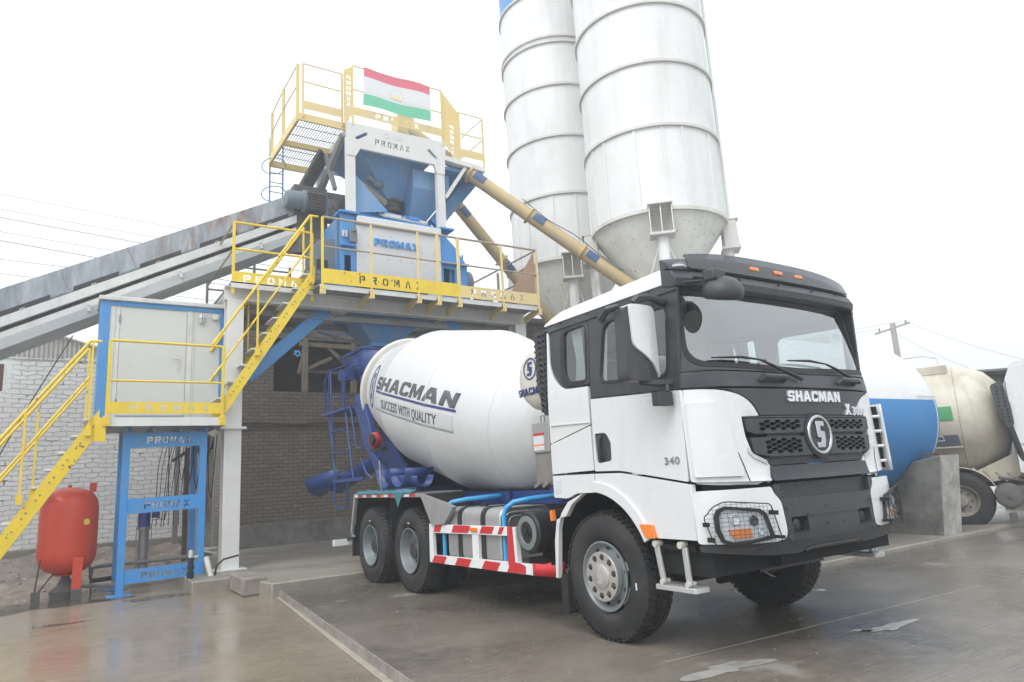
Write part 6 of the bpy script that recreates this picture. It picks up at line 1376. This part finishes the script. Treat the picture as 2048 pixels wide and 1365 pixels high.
    MB().box((-1.25, s*.95, .5), (-.95, s*1.1, .6)).tube([(-1.06, s*1.0, .66), (-1.06, s*1.0, .5)], .05, 10).build('filter_drain', 'under_black', af)
# --- behind the cab: box, water tank, air intake, subframe
MB().box((-6.25, -.46, 1.085), (-.75, -.38, 1.24)).box((-6.25, .38, 1.085), (-.75, .46, 1.24)).box((-1.5, -.6, 1.16), (-.8, .6, 1.28)).box((-2.6, -.5, 1.12), (-2.5, .5, 1.24)).each('subframe', 'truck_blue', T, bevel=.005)
MB().prism([(-.55, 0), (.55, 0), (.30, .95), (-.30, .95)], (-1.50, 0, 1.24), (0, 1, 0), (0, 0, 1), .12).build('front_pedestal', 'truck_blue', T)
bx = MB().box((-.96, -1.15, 1.31), (-.68, -.85, 1.63)).build('control_box', 'steel', T, bevel=.008)
MB().box((-.965, -1.165, 1.63), (-.675, -.86, 1.93)).build('box_cover', 'alu', bx, bevel=.008)
MB().box((-.94, -1.170, 1.655), (-.76, -1.166, 1.80)).build('label_patch', 'sticker', bx)
MB().box((-.94, -1.171, 1.80), (-.76, -1.167, 1.825)).build('label_header', 'red_tape', bx)
MB().box((-.94, -1.1712, 1.70), (-.76, -1.1692, 1.715)).build('label_band', 'amber', bx)
MB().tube([(-.89, -1.1, 1.93), (-.89, -1.1, 2.0), (-.83, -1.1, 2.0), (-.83, -1.1, 1.93)], .008, 6).build('box_handle', 'steel', bx)
MB().box((-.70, -1.14, 1.60), (-.60, -1.0, 1.72)).build('latch', 'sticker', bx, bevel=.01)
for x in (-.90, -.76): MB().beam((x - .05, -1.17, 1.30), (x + .05, -1.17, 1.345), .03, .03).build('box_clamp', 'steel', bx)
wt = MB().lathe([(0, 0), (.0, .12), (.02, .22), (.06, .29), (.12, .33), (.25, .345), (2.0, .345), (2.15, .2)], (-.93, -1.17, 2.40), (0, 1, 0), 36).build('water_tank', 'cream', T, ang=60)
v2, tr = block('SHACMAN', .075, 1.0, 0, .14, .05)
def wtm(a, b, d): return V((-.93 + a, -1.171 - d + max(0, (math.hypot(a, b) - .10))**2*.9, 2.40 + b))
MB().flat(v2, tr, lambda a, b, d: wtm(a, b - .14, d), .003, -.003).build('tank_lettering', 'ink_navy', wt)
MB().panel(circ((0, .09), .115, 28), wtm, .004, [circ((0, .09), .10, 28)], .05, .004).build('tank_ring', 'ink_navy', wt)
MB().panel([(a*.75, .09 + b*.75) for a, b in SB], wtm, .004, (), .05, .004).build('tank_sign', 'ink_navy', wt)
ai = MB().panel(rpoly([(-.77, 2.83), (-.60, 2.83), (-.60, 1.98), (-.68, 1.98), (-.78, 2.3)], .03), lambda u, v, d: V((u, -1.20 - d, v)), .32, (), .2).build('air_intake', 'dark_plastic', T, bevel=.01)
for k in range(14):
    z = 2.02 + k*.058
    MB().beam((-.76 if z > 2.3 else -.70, -1.212, z + .03), (-.685, -1.212, z), .02, .02, (0, 1, 0)).build('louvre', 'dark_plastic', ai)
    MB().beam((-.685, -1.212, z + .03), (-.61, -1.212, z), .02, .02, (0, 1, 0)).build('louvre', 'dark_plastic', ai)
# --- drum
DB = R(13.12); DA = V((-1.456, -.03, 1.875)); DD = V((-math.cos(DB), 0, math.sin(DB)))
DP = [(-.06, 0), (-.058, .12), (-.045, .26), (-.01, .38), (.05, .47), (.13, .565), (.24, .655), (.38, .735), (.56, .81), (.80, .885), (2.05, 1.135), (3.64, 1.095), (4.995, .815)]
dr_u = V((0, -1, 0)); dr_w = DD.cross(dr_u)      # dr_u points to the camera side, dr_w up or down
if dr_w.z < 0: dr_w = -dr_w
def drad(t): return lerp(t, [p[0] for p in DP], [p[1] for p in DP])
def dmap(a0, t0):      # lettering: a runs forward along the drum (towards the cab), b up around it
    def f(a, b, d):
        t = t0 - a; r = drad(t) + d; an = a0 + b/r
        return DA + DD*t + (dr_u*math.cos(an) + dr_w*math.sin(an))*r
    return f
TXT = 2.86
dm = MB().lathe(DP, DA, DD, 128).build('drum', 'drum_white', T, ang=8.5)
for t in (.80, 2.05, 3.64):
    MB().lathe([(t - .006, drad(t) + .001), (t, drad(t) + .0035), (t + .006, drad(t) + .001)], DA, DD, 96).build('weld_seam', 'band_grey', dm, ang=80)
MB().panel([(2.26 - 3.62, 0), (2.26 - 2.07, 0), (2.26 - 2.07, .006), (2.26 - 3.62, .006)], dmap(R(38), 2.26), .004, (), .08, .0015).build('weld_seam', 'band_grey', dm, ang=80)
MB().lathe([(4.93, .80), (4.93, .90), (4.98, .925), (5.02, .90), (5.02, .80)], DA, DD, 64, closedprof=True).build('track_ring', 'cream', dm)
MB().lathe([(5.02, .80), (5.10, .86), (5.16, .86), (5.20, .60), (5.20, .0)], DA, DD, 64).build('drum_rear', 'cream', dm)
MB().lathe([(-.3, .22), (-.02, .22)], DA, DD, 20).build('gearbox', 'truck_blue', dm)
v2, tr = block('SHACMAN', .205, 1.78, .30, .10, .06)
MB().flat(v2, tr, dmap(R(11.0), TXT - .10), .004, -.003).build('drum_lettering', 'ink_grey', dm, ang=80)
MB().panel([(-1.20, -.01), (1.46, -.01), (1.46, .025), (-1.20, .025)], dmap(R(3.2), TXT), .006, (), .08, .0035).build('drum_line', 'ink_navy', dm, ang=80)
MB().panel([(-1.22, -.28), (1.42, -.28), (1.42, -.055), (-1.22, -.055)], dmap(R(3.2), TXT), .006, (), .08, .003).build('drum_band', 'band_grey', dm, ang=80)
v2, tr = text2d('SUCCESS WITH QUALITY', .19, .014, 0, .80, .06, space=1.08)
MB().flat(v2, tr, lambda a, b, d: dmap(R(3.2), TXT)(a + .16, b - .165, d), .0065, -.003).build('drum_slogan', 'ink_grey', dm, ang=80)
def ell(c, rx, ry, n=40): return [(c[0] + rx*math.cos(2*math.pi*k/n), c[1] + ry*math.sin(2*math.pi*k/n)) for k in range(n)]
MB().panel(ell((-1.56, .05), .19, .36), dmap(R(4), TXT), .008, [ell((-1.56, .05), .155, .33)], .04, .008).build('drum_ring', 'ink_navy', dm, ang=80)
MB().panel([(-1.56 + a*.75, .05 + b*2.2) for a, b in SB], dmap(R(4), TXT), .008, (), .04, .008).build('drum_sign', 'ink_navy', dm, ang=80)
# --- rear structure: pedestal, hopper, chutes, ladder
def P3(x, y, z): return (x, y, z)
ped = MB()
for s in (-1, 1):
    ped.panel([(-6.35, 1.24), (-5.0, 1.24), (-5.10, 1.45), (-5.75, 1.95), (-5.85, 2.25), (-6.25, 2.5), (-6.5, 2.5), (-6.55, 1.9)], lambda u, v, d: V((u, s*.52 + d, v)), .05, (), .4)
ped.box((-6.4, -.52, 1.24), (-5.6, .52, 1.32)).beam((-6.2, 0, 1.3), (-6.1, 0, 2.4), 1.0, .06, (1, 0, 0))
ped.build('rear_pedestal', 'truck_blue', T, bevel=.006)
MB().panel([(-6.39, 2.93), (-6.24, 2.61), (-6.06, 2.28), (-5.96, 1.90), (-5.5, 1.66), (-5.75, 1.45), (-6.14, 1.90), (-6.37, 2.03), (-6.56, 2.41), (-6.82, 2.78), (-6.74, 2.99)], lambda u, v, d: V((u, -.88 - d, v)), .10, (), .3).each('side_stay', 'truck_blue', T, bevel=.01)
MB().tube([(-6.50, -.95, 2.78), (-6.66, -1.0, 2.75), (-6.40, -1.0, 2.05), (-6.25, -.95, 2.0)], .016, 8).tube([(-6.25, -.97, 1.85), (-6.1, -1.02, 1.80), (-5.92, -1.02, 1.60), (-5.82, -.95, 1.5)], .016, 8).each('grab_rail', 'truck_blue', T)
hp = MB()
hc = V((-7.75, 0, 3.25))
def ring4(c, rx, ry, z): return [V((c.x - rx, c.y - ry, z)), V((c.x + rx, c.y - ry, z)), V((c.x + rx, c.y + ry, z)), V((c.x - rx, c.y + ry, z))]
a_, b_ = ring4(hc, .62, .60, 3.90), ring4(hc + V((.5, 0, 0)), .30, .30, 3.05)
hp.add(a_ + b_, [(0, 1, 5, 4), (1, 2, 6, 5), (2, 3, 7, 6), (3, 0, 4, 7)])
h_ = hp.build('feed_hopper', 'truck_blue', T); sl = h_.modifiers.new('thick', 'SOLIDIFY'); sl.thickness = .02
MB().tube([(-8.37, -.6, 3.90), (-7.13, -.6, 3.90), (-7.13, .6, 3.90), (-8.37, .6, 3.90)], .03, 6, closed=True).box((-8.0, -.75, 3.40), (-7.8, -.5, 3.6)).build('hopper_rim', 'truck_blue', h_)
MB().beam((-6.75, -.7, 2.3), (-7.5, -.45, 3.4), .09, .09).beam((-6.75, .7, 2.3), (-7.5, .45, 3.4), .09, .09).box((-6.9, -.75, 2.85), (-6.7, .75, 2.95)).each('hopper_frame', 'truck_blue', T)
# discharge funnel and trough chute
def trough(pts, r, w0=180, m='truck_blue', name='chute', a0=180, a1=360, parent=T, th=.015, n=14):
    vs = []; fs = []
    pts = [V(p) for p in pts]
    for i, p in enumerate(pts):
        d = (pts[min(i+1, len(pts)-1)] - pts[max(i-1, 0)]).normalized(); u = d.cross(V((0, 0, 1))).normalized(); w_ = u.cross(d)
        rr = r[i] if isinstance(r, list) else r
        for k in range(n + 1):
            a = R(a0 + (a1 - a0)*k/n); vs.append(p + (u*math.cos(a) + w_*math.sin(a))*rr)
    for i in range(len(pts) - 1):
        for k in range(n): fs.append((i*(n+1) + k, i*(n+1) + k + 1, (i+1)*(n+1) + k + 1, (i+1)*(n+1) + k))
    o = MB().add(vs, fs).build(name, m, parent, ang=60); s_ = o.modifiers.new('thick', 'SOLIDIFY'); s_.thickness = th; return o
ch = trough([(-6.55, -.25, 2.05), (-7.3, -.45, 1.78), (-8.25, -.72, 1.45)], [.17, .19, .19], name='discharge_chute')
MB().box((-8.30, -.98, 1.16), (-7.86, -.92, 1.86)).build('chute_flap', 'truck_blue', ch) if False else None
trough([(-7.85, -.66, 1.70), (-8.15, -.78, 1.64), (-8.62, -.98, 1.52)], [.20, .25, .31], name='chute_spout', parent=ch, a0=170, a1=370, n=4)
# spare trough stored on the side
sp = trough([(-4.9, -1.0, 1.52), (-4.4, -1.0, 1.50), (-3.8, -1.0, 1.47)], .13, name='spare_chute', a0=170, a1=370)
vs = []; fs = []
# the spare trough is seen from the open side: a half pipe lying across
sp2 = MB()
for x0, x1, r_ in ((-5.05, -4.70, .26), (-4.55, -4.2, .25)):
    for k in range(12):
        a0, a1 = R(175 + k*15.5), R(175 + (k+1)*15.5)
        p = lambda a, x, r: V((x + .36 + r*math.cos(a)*1.15, -1.18 + (x - x0)*.0, 1.62 + r*math.sin(a)))
        def q(a, y, r): return V(((x0 + x1)/2 + .15 + r*math.cos(a)*1.1, y, 1.60 + r*math.sin(a)))
        sp2.add([q(a0, -1.22, r_), q(a1, -1.22, r_), q(a1, -.8, r_), q(a0, -.8, r_)], [(0, 1, 2, 3)])
o = sp2.build('chute_section', 'truck_blue', sp, ang=60); o.modifiers.new('t', 'SOLIDIFY').thickness = .02
MB().tube([(-4.82, -1.24, 1.75), (-4.76, -1.25, 1.47)], .013, 8).tube([(-4.76, -1.25, 1.47), (-4.74, -1.25, 1.30)], .008, 6).build('chute_strut', 'steel', sp)
MB().ball((-5.62, -.98, 2.10), .13, 16, (1, .8, 1)).build('washout_bottle', 'red_plastic', T)
MB().lathe([(0, .09), (.05, .09), (.05, 0)], (-5.50, -1.05, 2.10), (0, -1, 0), 14).box((-5.75, -1.02, 1.92), (-5.3, -.9, 1.97)).build('bottle_bracket', 'black_plastic', T)
# ladder at the tail
lx0, lx1 = -7.42, -7.02
ld = MB()
ya, yb = -1.02, -.62
for (x, t) in ((-7.95, 0), (-7.05, 1)):
    top = V((x - .12, -.92, 2.80)); bot = V((x + .45, -.98, 1.48))
    ld.tube([top, bot], .019, 8)
ld.tube([(-8.03, -.92, 2.80), (-8.05, -.92, 3.50), (-8.0, -.93, 3.62), (-7.93, -.93, 3.55), (-7.6, -.98, 1.50)], .017, 8)
lad = ld.build('ladder', 'truck_blue', T)
for k in range(3):
    t = .30 + k*.30
    p = V((-8.07 + .57*t, -.92 - .06*t, 2.80 - 1.32*t)); q_ = V((-7.17 + .57*t, -.92 - .06*t, 2.80 - 1.32*t))
    MB().beam(p, q_, .06, .022).build('rung', 'truck_blue', lad)
MB().box((-8.35, -.98, 2.74), (-7.05, -.35, 2.78)).build('platform', 'truck_blue', lad, bevel=.004)
MB().tube([(-8.35, -.90, 2.76), (-8.35, -.90, 3.45), (-8.2, -.85, 3.62), (-7.95, -.6, 3.72), (-7.75, -.40, 3.70), (-7.62, -.36, 3.55), (-7.62, -.36, 2.76)], .018, 8).tube([(-8.35, -.90, 3.1), (-8.0, -.42, 3.1), (-7.62, -.36, 3.1)], .013, 6).each('guard_rail', 'truck_blue', lad)
MB().tube([(-7.35, -.9, 2.78), (-7.35, -.9, 3.3), (-7.28, -.88, 3.5), (-7.1, -.80, 3.55), (-6.85, -.7, 3.55)], .018, 8).tube([(-7.15, -.95, 2.70), (-7.15, -.93, 3.35), (-7.05, -.85, 3.52)], .016, 8).tube([(-7.25, -.9, 2.7), (-7.25, -.9, 3.5)], .012, 6).each('guard_rail', 'truck_blue', lad)
MB().beam((-7.62, -.98, 1.50), (-6.05, -1.0, 1.52), .05, .05).build('ladder_foot_beam', 'truck_blue', lad)
MB().tube([(-7.55, -.99, 1.48), (-7.53, -.99, 1.10), (-7.45, -.99, 1.03), (-7.0, -.99, 1.03), (-6.9, -.99, 1.08), (-6.88, -.99, 1.48)], .018, 8).build('folding_step', 'truck_blue', lad)
# underrun bar
MB().box((-7.35, -1.1, .40), (-7.25, 1.1, .50)).build('underrun_bar', 'white_tape', T)
MB().beam((-7.25, -.85, .5), (-6.3, -.85, .55), .05, .05).beam((-6.45, -.85, .55), (-6.45, -.85, 1.0), .04, .04).beam((-6.45, -.85, 1.0), (-6.0, -.85, 1.0), .05, .05).each('underrun_bracket', 'black_plastic', T)
# ================================================================= right background
# saddle wall carrying the tank (tank axis along Y)
TX, TZ, TR = -2.66, 2.10, 1.40
sw = thing('saddle_wall', 'stained concrete saddle wall supporting the blue and white tank', 'concrete wall', (-2.5, 7.35, 0))
arc_ = [(TX + TR*math.cos(R(a)), TZ + TR*math.sin(R(a))) for a in range(-150, -31, 6)]
poly = [(-4.4, .0), (-1.19, .0), (-1.02, 1.36)] + [(x, z) for x, z in arc_[::-1] if z < 1.36 and x < -1.3] + [(-4.2, 1.36)]
MB().panel(poly, lambda u, v, d: V((u, 7.06 - d - .11*(u + 1.19)*-1*.35 if False else 7.06 - d + (-1.19 - u)*.10, v)), .62, (), .5).build('wall', 'dark_concrete', sw, bevel=.02)
MB().panel([(7.07, .0), (7.66, .0), (7.66, 1.35), (7.07, 1.35)], lambda u, v, d: V((-1.19 + .17*v/1.36 + .004 + d, u, v)), .006, (), .3).build('end_face', 'pale_concrete', sw)
MB().box((-1.35, 7.2, 1.36), (-1.10, 7.5, 1.40)).build('loose_brick', 'rust', sw)
w2 = MB()
for z in (.28, .56, .84, 1.1): w2.add([(-4.3, 7.37, z), (-1.2 + .17*z/1.36, 7.048, z), (-1.2 + .17*z/1.36, 7.048, z + .012), (-4.3, 7.37, z + .012)], [(0, 1, 2, 3)])
w2.build('board_marks', 'dark_concrete', sw)
tk2 = thing('storage_tank', 'huge horizontal tank with white upper half and blue lower half behind the truck cab', 'tank', (TX, 5.5, .7))
prof = [(0, TR), (0.02, TR)] ; Y0, Y1 = 2.9, 7.70
dome = [(Y1 + .55*math.sin(R(a)), TR*math.cos(R(a))**.9 if a < 90 else 0) for a in (0, 8, 16, 25, 35, 45, 55, 65, 75, 83, 90)]
for (a0, a1, m_, nm) in ((9, 171, 'cab_white', 'upper_shell'), (171, 369, 'tank_blue', 'lower_shell')):
    # ref +X, rotate towards -Z / +Z depending on handedness
    MB().lathe([(Y0, TR*.3), (Y0 + .02, TR*.8), (Y0 + .3, TR)] + [(Y0 + .3 + (Y1 - Y0 - .3)*k/4, TR) for k in range(1, 5)] + dome[1:], (TX, 0, TZ), (0, 1, 0), 48, ref=(1, 0, 0), a0=-a0, a1=-a1).build(nm, m_, tk2, ang=60)
MB().lathe([(Y1 - .012, TR + .002), (Y1, TR + .010), (Y1 + .012, TR + .002)], (TX, 0, TZ), (0, 1, 0), 64).build('weld_seam', 'silo_rim', tk2)
MB().tube([(TX + TR + .01, Y1 - .6, TZ + .28), (TX + TR + .01, Y1 + .05, TZ + .28)], .008, 5).tube([(TX + 1.22, Y1 + .22, TZ - .42), (TX + 1.30, Y1 + .26, TZ - .42), (TX + 1.30, Y1 + .30, TZ - .50), (TX + 1.18, Y1 + .26, TZ - .50)], .010, 6).build('tank_fitting', 'silo_rim', tk2)
MB().box((TX - .3, 6.6, TZ + TR - .02), (TX + .1, 6.9, TZ + TR + .16)).build('top_hatch', 'silo_rim', tk2)
M['dust_rim'] = paint('dust_rim', (0.30, 0.27, 0.23), 0.6, dirt=0.7, dirtcol=(0.15, 0.125, 0.10), scale=6)
# cement tanker truck in the far right
OB = V((-1.70, 8.98, -.03)); U_ = V((.92, .39, 0)).normalized(); N_ = V((U_.y, -U_.x, 0)); Z_ = V((0, 0, 1))
tt = thing('tanker_truck', 'dirty cream bulk cement tanker truck with white cab at the right edge', 'truck', tuple(OB))
q = lambda u, n, z: OB + U_*u + N_*n + Z_*z
def qbox(u0, u1, n0, n1, z0, z1):
    return MB().add([q(u, n, z) for z in (z0, z1) for u, n in ((u0, n0), (u1, n0), (u1, n1), (u0, n1))], [(0,3,2,1),(4,5,6,7),(0,1,5,4),(1,2,6,5),(2,3,7,6),(3,0,4,7)])
MB().lathe([(-6.0, .3), (-5.8, .9), (-5.5, 1.10), (.20, 1.10), (.45, 1.06), (.70, .93), (.88, .72), (.98, .42), (1.0, 0)], q(0, -1.0, 2.02), U_, 64).build('tank_body', 'cream_tank', tt, ang=60)
MB().lathe([(.185, 1.102), (.20, 1.115), (.215, 1.102)], q(0, -1.0, 2.02), U_, 64).build('weld_ring', 'cream_tank', tt)
qbox(-3.2, .12, -1.35, -.40, 2.95, 3.12).build('walkway', 'cream_tank', tt, bevel=.01)
MB().tube([q(-3.2, -.5, 3.30), q(-.25, -.5, 3.36), q(-.02, -.5, 3.28), q(.0, -.5, 3.12)], .018, 6).build('top_rail', 'silo_rim', tt)
qbox(-3.4, .18, -.20, .075, 1.50, 1.53).build('mid_rib', 'cream_tank', tt)
def qm(u, v, d):
    zz = v - 2.02; n = -1.0 + math.sqrt(max(.01, (1.105 + d)**2 - zz*zz)); return q(u, n, v)
MB().panel([(-1.5, 1.52), (.16, 1.50), (.12, 1.74), (-1.5, 1.76)], qm, .006, (), .07, .012).build('grey_decal', 'decal_grey', tt)
MB().panel([(-.42, 2.02), (.10, 2.02), (.09, 2.28), (-.18, 2.28)], qm, .006, (), .07, .012).build('green_decal', 'decal_green', tt)
MB().panel([(-1.2, 1.78), (-.75, 1.78), (-.38, 1.98), (-.85, 1.98)], qm, .006, (), .07, .012).build('green_decal', 'decal_green', tt)
qbox(-5.5, 3.6, -1.6, -.5, .75, .95).build('chassis', 'dust_shade_dark', tt)
mbk = MB()
for s in range(6): mbk.beam(q(.25 + .18*s, -.30, 1.10 - .03*s), q(.40 + .18*s, -.35, .85), .06, .05)
mbk.add([q(.2, -.3, 1.0), q(.95, -.3, 1.35), q(1.1, -.3, .95), q(.3, -.3, .8)], [(0, 1, 2, 3)])
mbk.build('tank_support', 'cream_tank', tt)
for u in (0.0, -1.35, 2.9):
    wc_ = q(u, -.15, .52)
    wl = MB().lathe([(-.02, .25), (.13, .29), (.14, .28), (.10, .25), (.02, .22), (.02, .12), (.08, .10), (.10, .0)], wc_, N_, 32, caps=False).build('wheel', 'dust_rim', tt)
    MB().lathe([(-.14, .29), (-.15, .40), (-.13, .50), (-.10, .53), (.10, .53), (.13, .50), (.15, .40), (.14, .29)], wc_, N_, 48, closedprof=True).build('tyre', 'rubber', wl)
    for k in range(8):
        a = R(45*k); MB().lathe([(0, .025), (.02, .02), (.02, 0)], wc_ + (U_*math.cos(a) + Z_*math.sin(a))*.165 + N_*.03, N_, 8).build('wheel_nut', 'dust_shade_dark', wl)
    MB().lathe([(-.3, .62), (.16, .62)], wc_, N_, 24, ref=Z_, a0=-75, a1=75).build('wing', 'cream_tank', tt).modifiers.new('t', 'SOLIDIFY').thickness = .015
MB().lathe([(0, .0), (0, .14), (.02, .20), (.05, .22), (.4, .22), (.42, .1)], q(.74, .12, .60), -N_, 28).build('air_tank', 'dust_shade_dark', tt)
MB().lathe([(0, .03), (.03, .03), (.03, 0)], q(.74, .12, .60), N_, 10).box(q(.68, .1, .15), q(.80, .0, .30)).each('tank_valve', 'dust_shade_dark', tt)
MB().tube([q(.62, -.1, .92), q(1.0, -.1, .85), q(1.2, -.05, .95), q(1.5, -.1, .9)], .03, 8).tube([q(1.3, .1, .75), q(1.35, .1, .95)], .04, 8).build('pipework', 'dust_shade_dark', tt)
_q = q
q = lambda u, n, z: _q(u - .33, n, z)
cabt = MB().panel(rpoly([(1.30, 1.0), (3.4, .8), (3.5, 1.6), (3.2, 2.95), (2.8, 3.08), (1.45, 2.98), (1.33, 2.7)], [.02, .05, .1, .2, .2, .05, .02]), lambda u, v, d: q(u, .10 + d, v), 2.3, (), .4).build('cab', 'cab_white', tt, bevel=.03)
MB().panel(rpoly([(1.62, 1.75), (3.0, 1.70), (2.9, 2.6), (1.60, 2.6)], .06), lambda u, v, d: q(u, .10 + d, v), .02, (), .5, .015).build('side_panel', 'cab_white', cabt, bevel=.01)
qbox(1.34, 3.2, .11, .125, 1.50, 1.505).build('groove', 'under_black', cabt)
qbox(1.38, 3.0, .10, .17, 1.0, 1.16).build('lower_skirt', 'cab_white', cabt, bevel=.02)
MB().panel(rpoly([(1.08, 2.60), (1.26, 2.66), (1.34, 2.2), (1.34, 1.85), (1.24, 1.78), (1.14, 2.0)], .05), lambda u, v, d: q(u, .16 + d, v), .30, (), .3).build('air_intake', 'dark_plastic', tt, bevel=.02)
MB().tube([q(1.28, .1, 1.8), q(1.36, .08, 1.3), q(1.4, .0, 1.0)], .05, 8).build('intake_duct', 'black_plastic', tt)
pb = MB()
for i in range(2):
    for k in range(10): pb.lathe([(0, .022), (.006, .022), (.006, 0)], q(1.17 + i*.09 + .02*(k > 5), .162, 2.55 - k*.07), N_, 6)
pb.build('intake_holes', 'under_black', tt)
qbox(1.5, 1.62, .12, .2, .45, .62).build('marker_lamp', 'amber', tt)
# roof beyond
rf = thing('roof_shelter', 'dark corrugated roof edge showing above the tanker truck', 'roof', (-2, 14, 0))
rm = MB(); k = 0
for k in range(40):
    y0 = 13.0 + k*.09; rm.add([(-2.1, y0, 3.18 + .05*math.sin(k*math.pi/2*1.0)), (-2.1, y0 + .09, 3.18 + .05*math.sin((k+1)*math.pi/2)), (-3.0, y0 + .09, 3.25 + .05*math.sin((k+1)*math.pi/2)), (-3.0, y0, 3.25 + .05*math.sin(k*math.pi/2))], [(0, 1, 2, 3)])
rm.build('roof_sheet', 'asbestos', rf).modifiers.new('t', 'SOLIDIFY').thickness = .02
MB().box((-2.9, 13.6, 0), (-2.7, 16.5, 3.15)).build('wall', 'dust_shade_dark', rf)
# utility pole
up2 = thing('utility_pole', 'timber utility pole with a tilted crossarm beyond the blue and white tank', 'utility pole', (-13.25, 30.1, -.1))
MB().tube([(-13.3, 30.25, -.1), (-13.17, 30.02, 7.95)], [.17, .13], 12).build('pole', 'pole_wood', up2)
MB().beam((-13.75, 29.3, 7.45), (-12.7, 30.8, 7.95), .08, .10).build('crossarm', 'pole_wood', up2)
MB().lathe([(0, .04), (.18, .03), (.2, 0)], (-12.8, 30.6, 7.9), (0, 0, 1), 8).lathe([(0, .04), (.18, .03), (.2, 0)], (-13.6, 29.5, 7.55), (0, 0, 1), 8).each('insulator', 'dust_shade_dark', up2)
def wire(p, qq, sag, r=.008, lab='', grp=None, m='wire_grey'):
    p, qq = V(p), V(qq); mb = MB().tube([p.lerp(qq, k/14) - V((0, 0, sag*4*(k/14)*(1 - k/14))) for k in range(15)], r, 5)
    return tag(mb.build('overhead_wire', m, None, tuple(p)), lab, 'wire', grp)
wire((-12.8, 30.6, 8.05), (-60, 10, 12), 1.5, lab='overhead wire running left from the utility pole crossarm top end', grp='wires of the utility pole')
wire((-13.6, 29.5, 7.7), (-60, 5, 11.5), 1.5, lab='overhead wire running left from the lower end of the pole crossarm', grp='wires of the utility pole')
wire((-12.8, 30.6, 8.05), (-3, 27, 3.5), .5, lab='slack wire dropping right from the pole crossarm top end', grp='wires of the utility pole')
wire((-13.3, 30.1, 7.6), (-6, 26, 3.6), .4, lab='slack wire dropping to the right from the pole shaft', grp='wires of the utility pole')
ords = ['topmost', 'second', 'third', 'fourth', 'fifth', 'sixth', 'lowest']
for (i, (z0, z1)) in enumerate([(20.24, 18.55), (19.27, 17.6), (18.73, 17.0), (17.84, 16.2), (17.27, 15.2), (16.1, 15.6), (15.23, 14.0)]):
    wire((-45, -45, z0 + (z0 - z1)*1.5 + .4), (-45, 14, z0 - (z0 - z1)*.95), .3, .028 if i in (2, 4) else .02, '%s of the thin overhead lines crossing the sky above the conveyor' % ords[i], 'power lines at the left')
# blue hose on the ground by the far step, litter
tag(MB().tube([(-1.45 + .30*math.cos(a), 5.0 + .14*math.sin(a) + .1*math.cos(2*a), .072) for a in [k*.4 for k in range(16)]], .006, 6).build('hose', 'wrap_blue', None, (-1.4, 5, 0)), 'thin blue hose lying on the concrete beside the far front wheel', 'hose')
tag(blob(2.45, -1.55, .03, .02, .02, 4, 9).build('paper_scrap', 'white_tape', None, (2.45, -1.55, 0)), 'tiny scrap of white litter on the wet slab in front of the truck', 'litter')

# ================================================================= fog
vm = bpy.data.materials.new('haze'); vm.use_nodes = True; t = vm.node_tree; t.nodes.clear()
pv = N(t, 'ShaderNodeVolumePrincipled'); pv.inputs['Color'].default_value = (.93, .95, .98, 1); pv.inputs['Density'].default_value = 0.0075; pv.inputs['Anisotropy'].default_value = 0.3
L(t, pv.outputs[0], N(t, 'ShaderNodeOutputMaterial').inputs['Volume'])
M['haze'] = vm
hz = MB().box((-75, -60, -1.2), (30, 60, 24)).build('haze', 'haze', None, (0, 0, 0), flatshade=True)
tag(hz, kind='stuff')
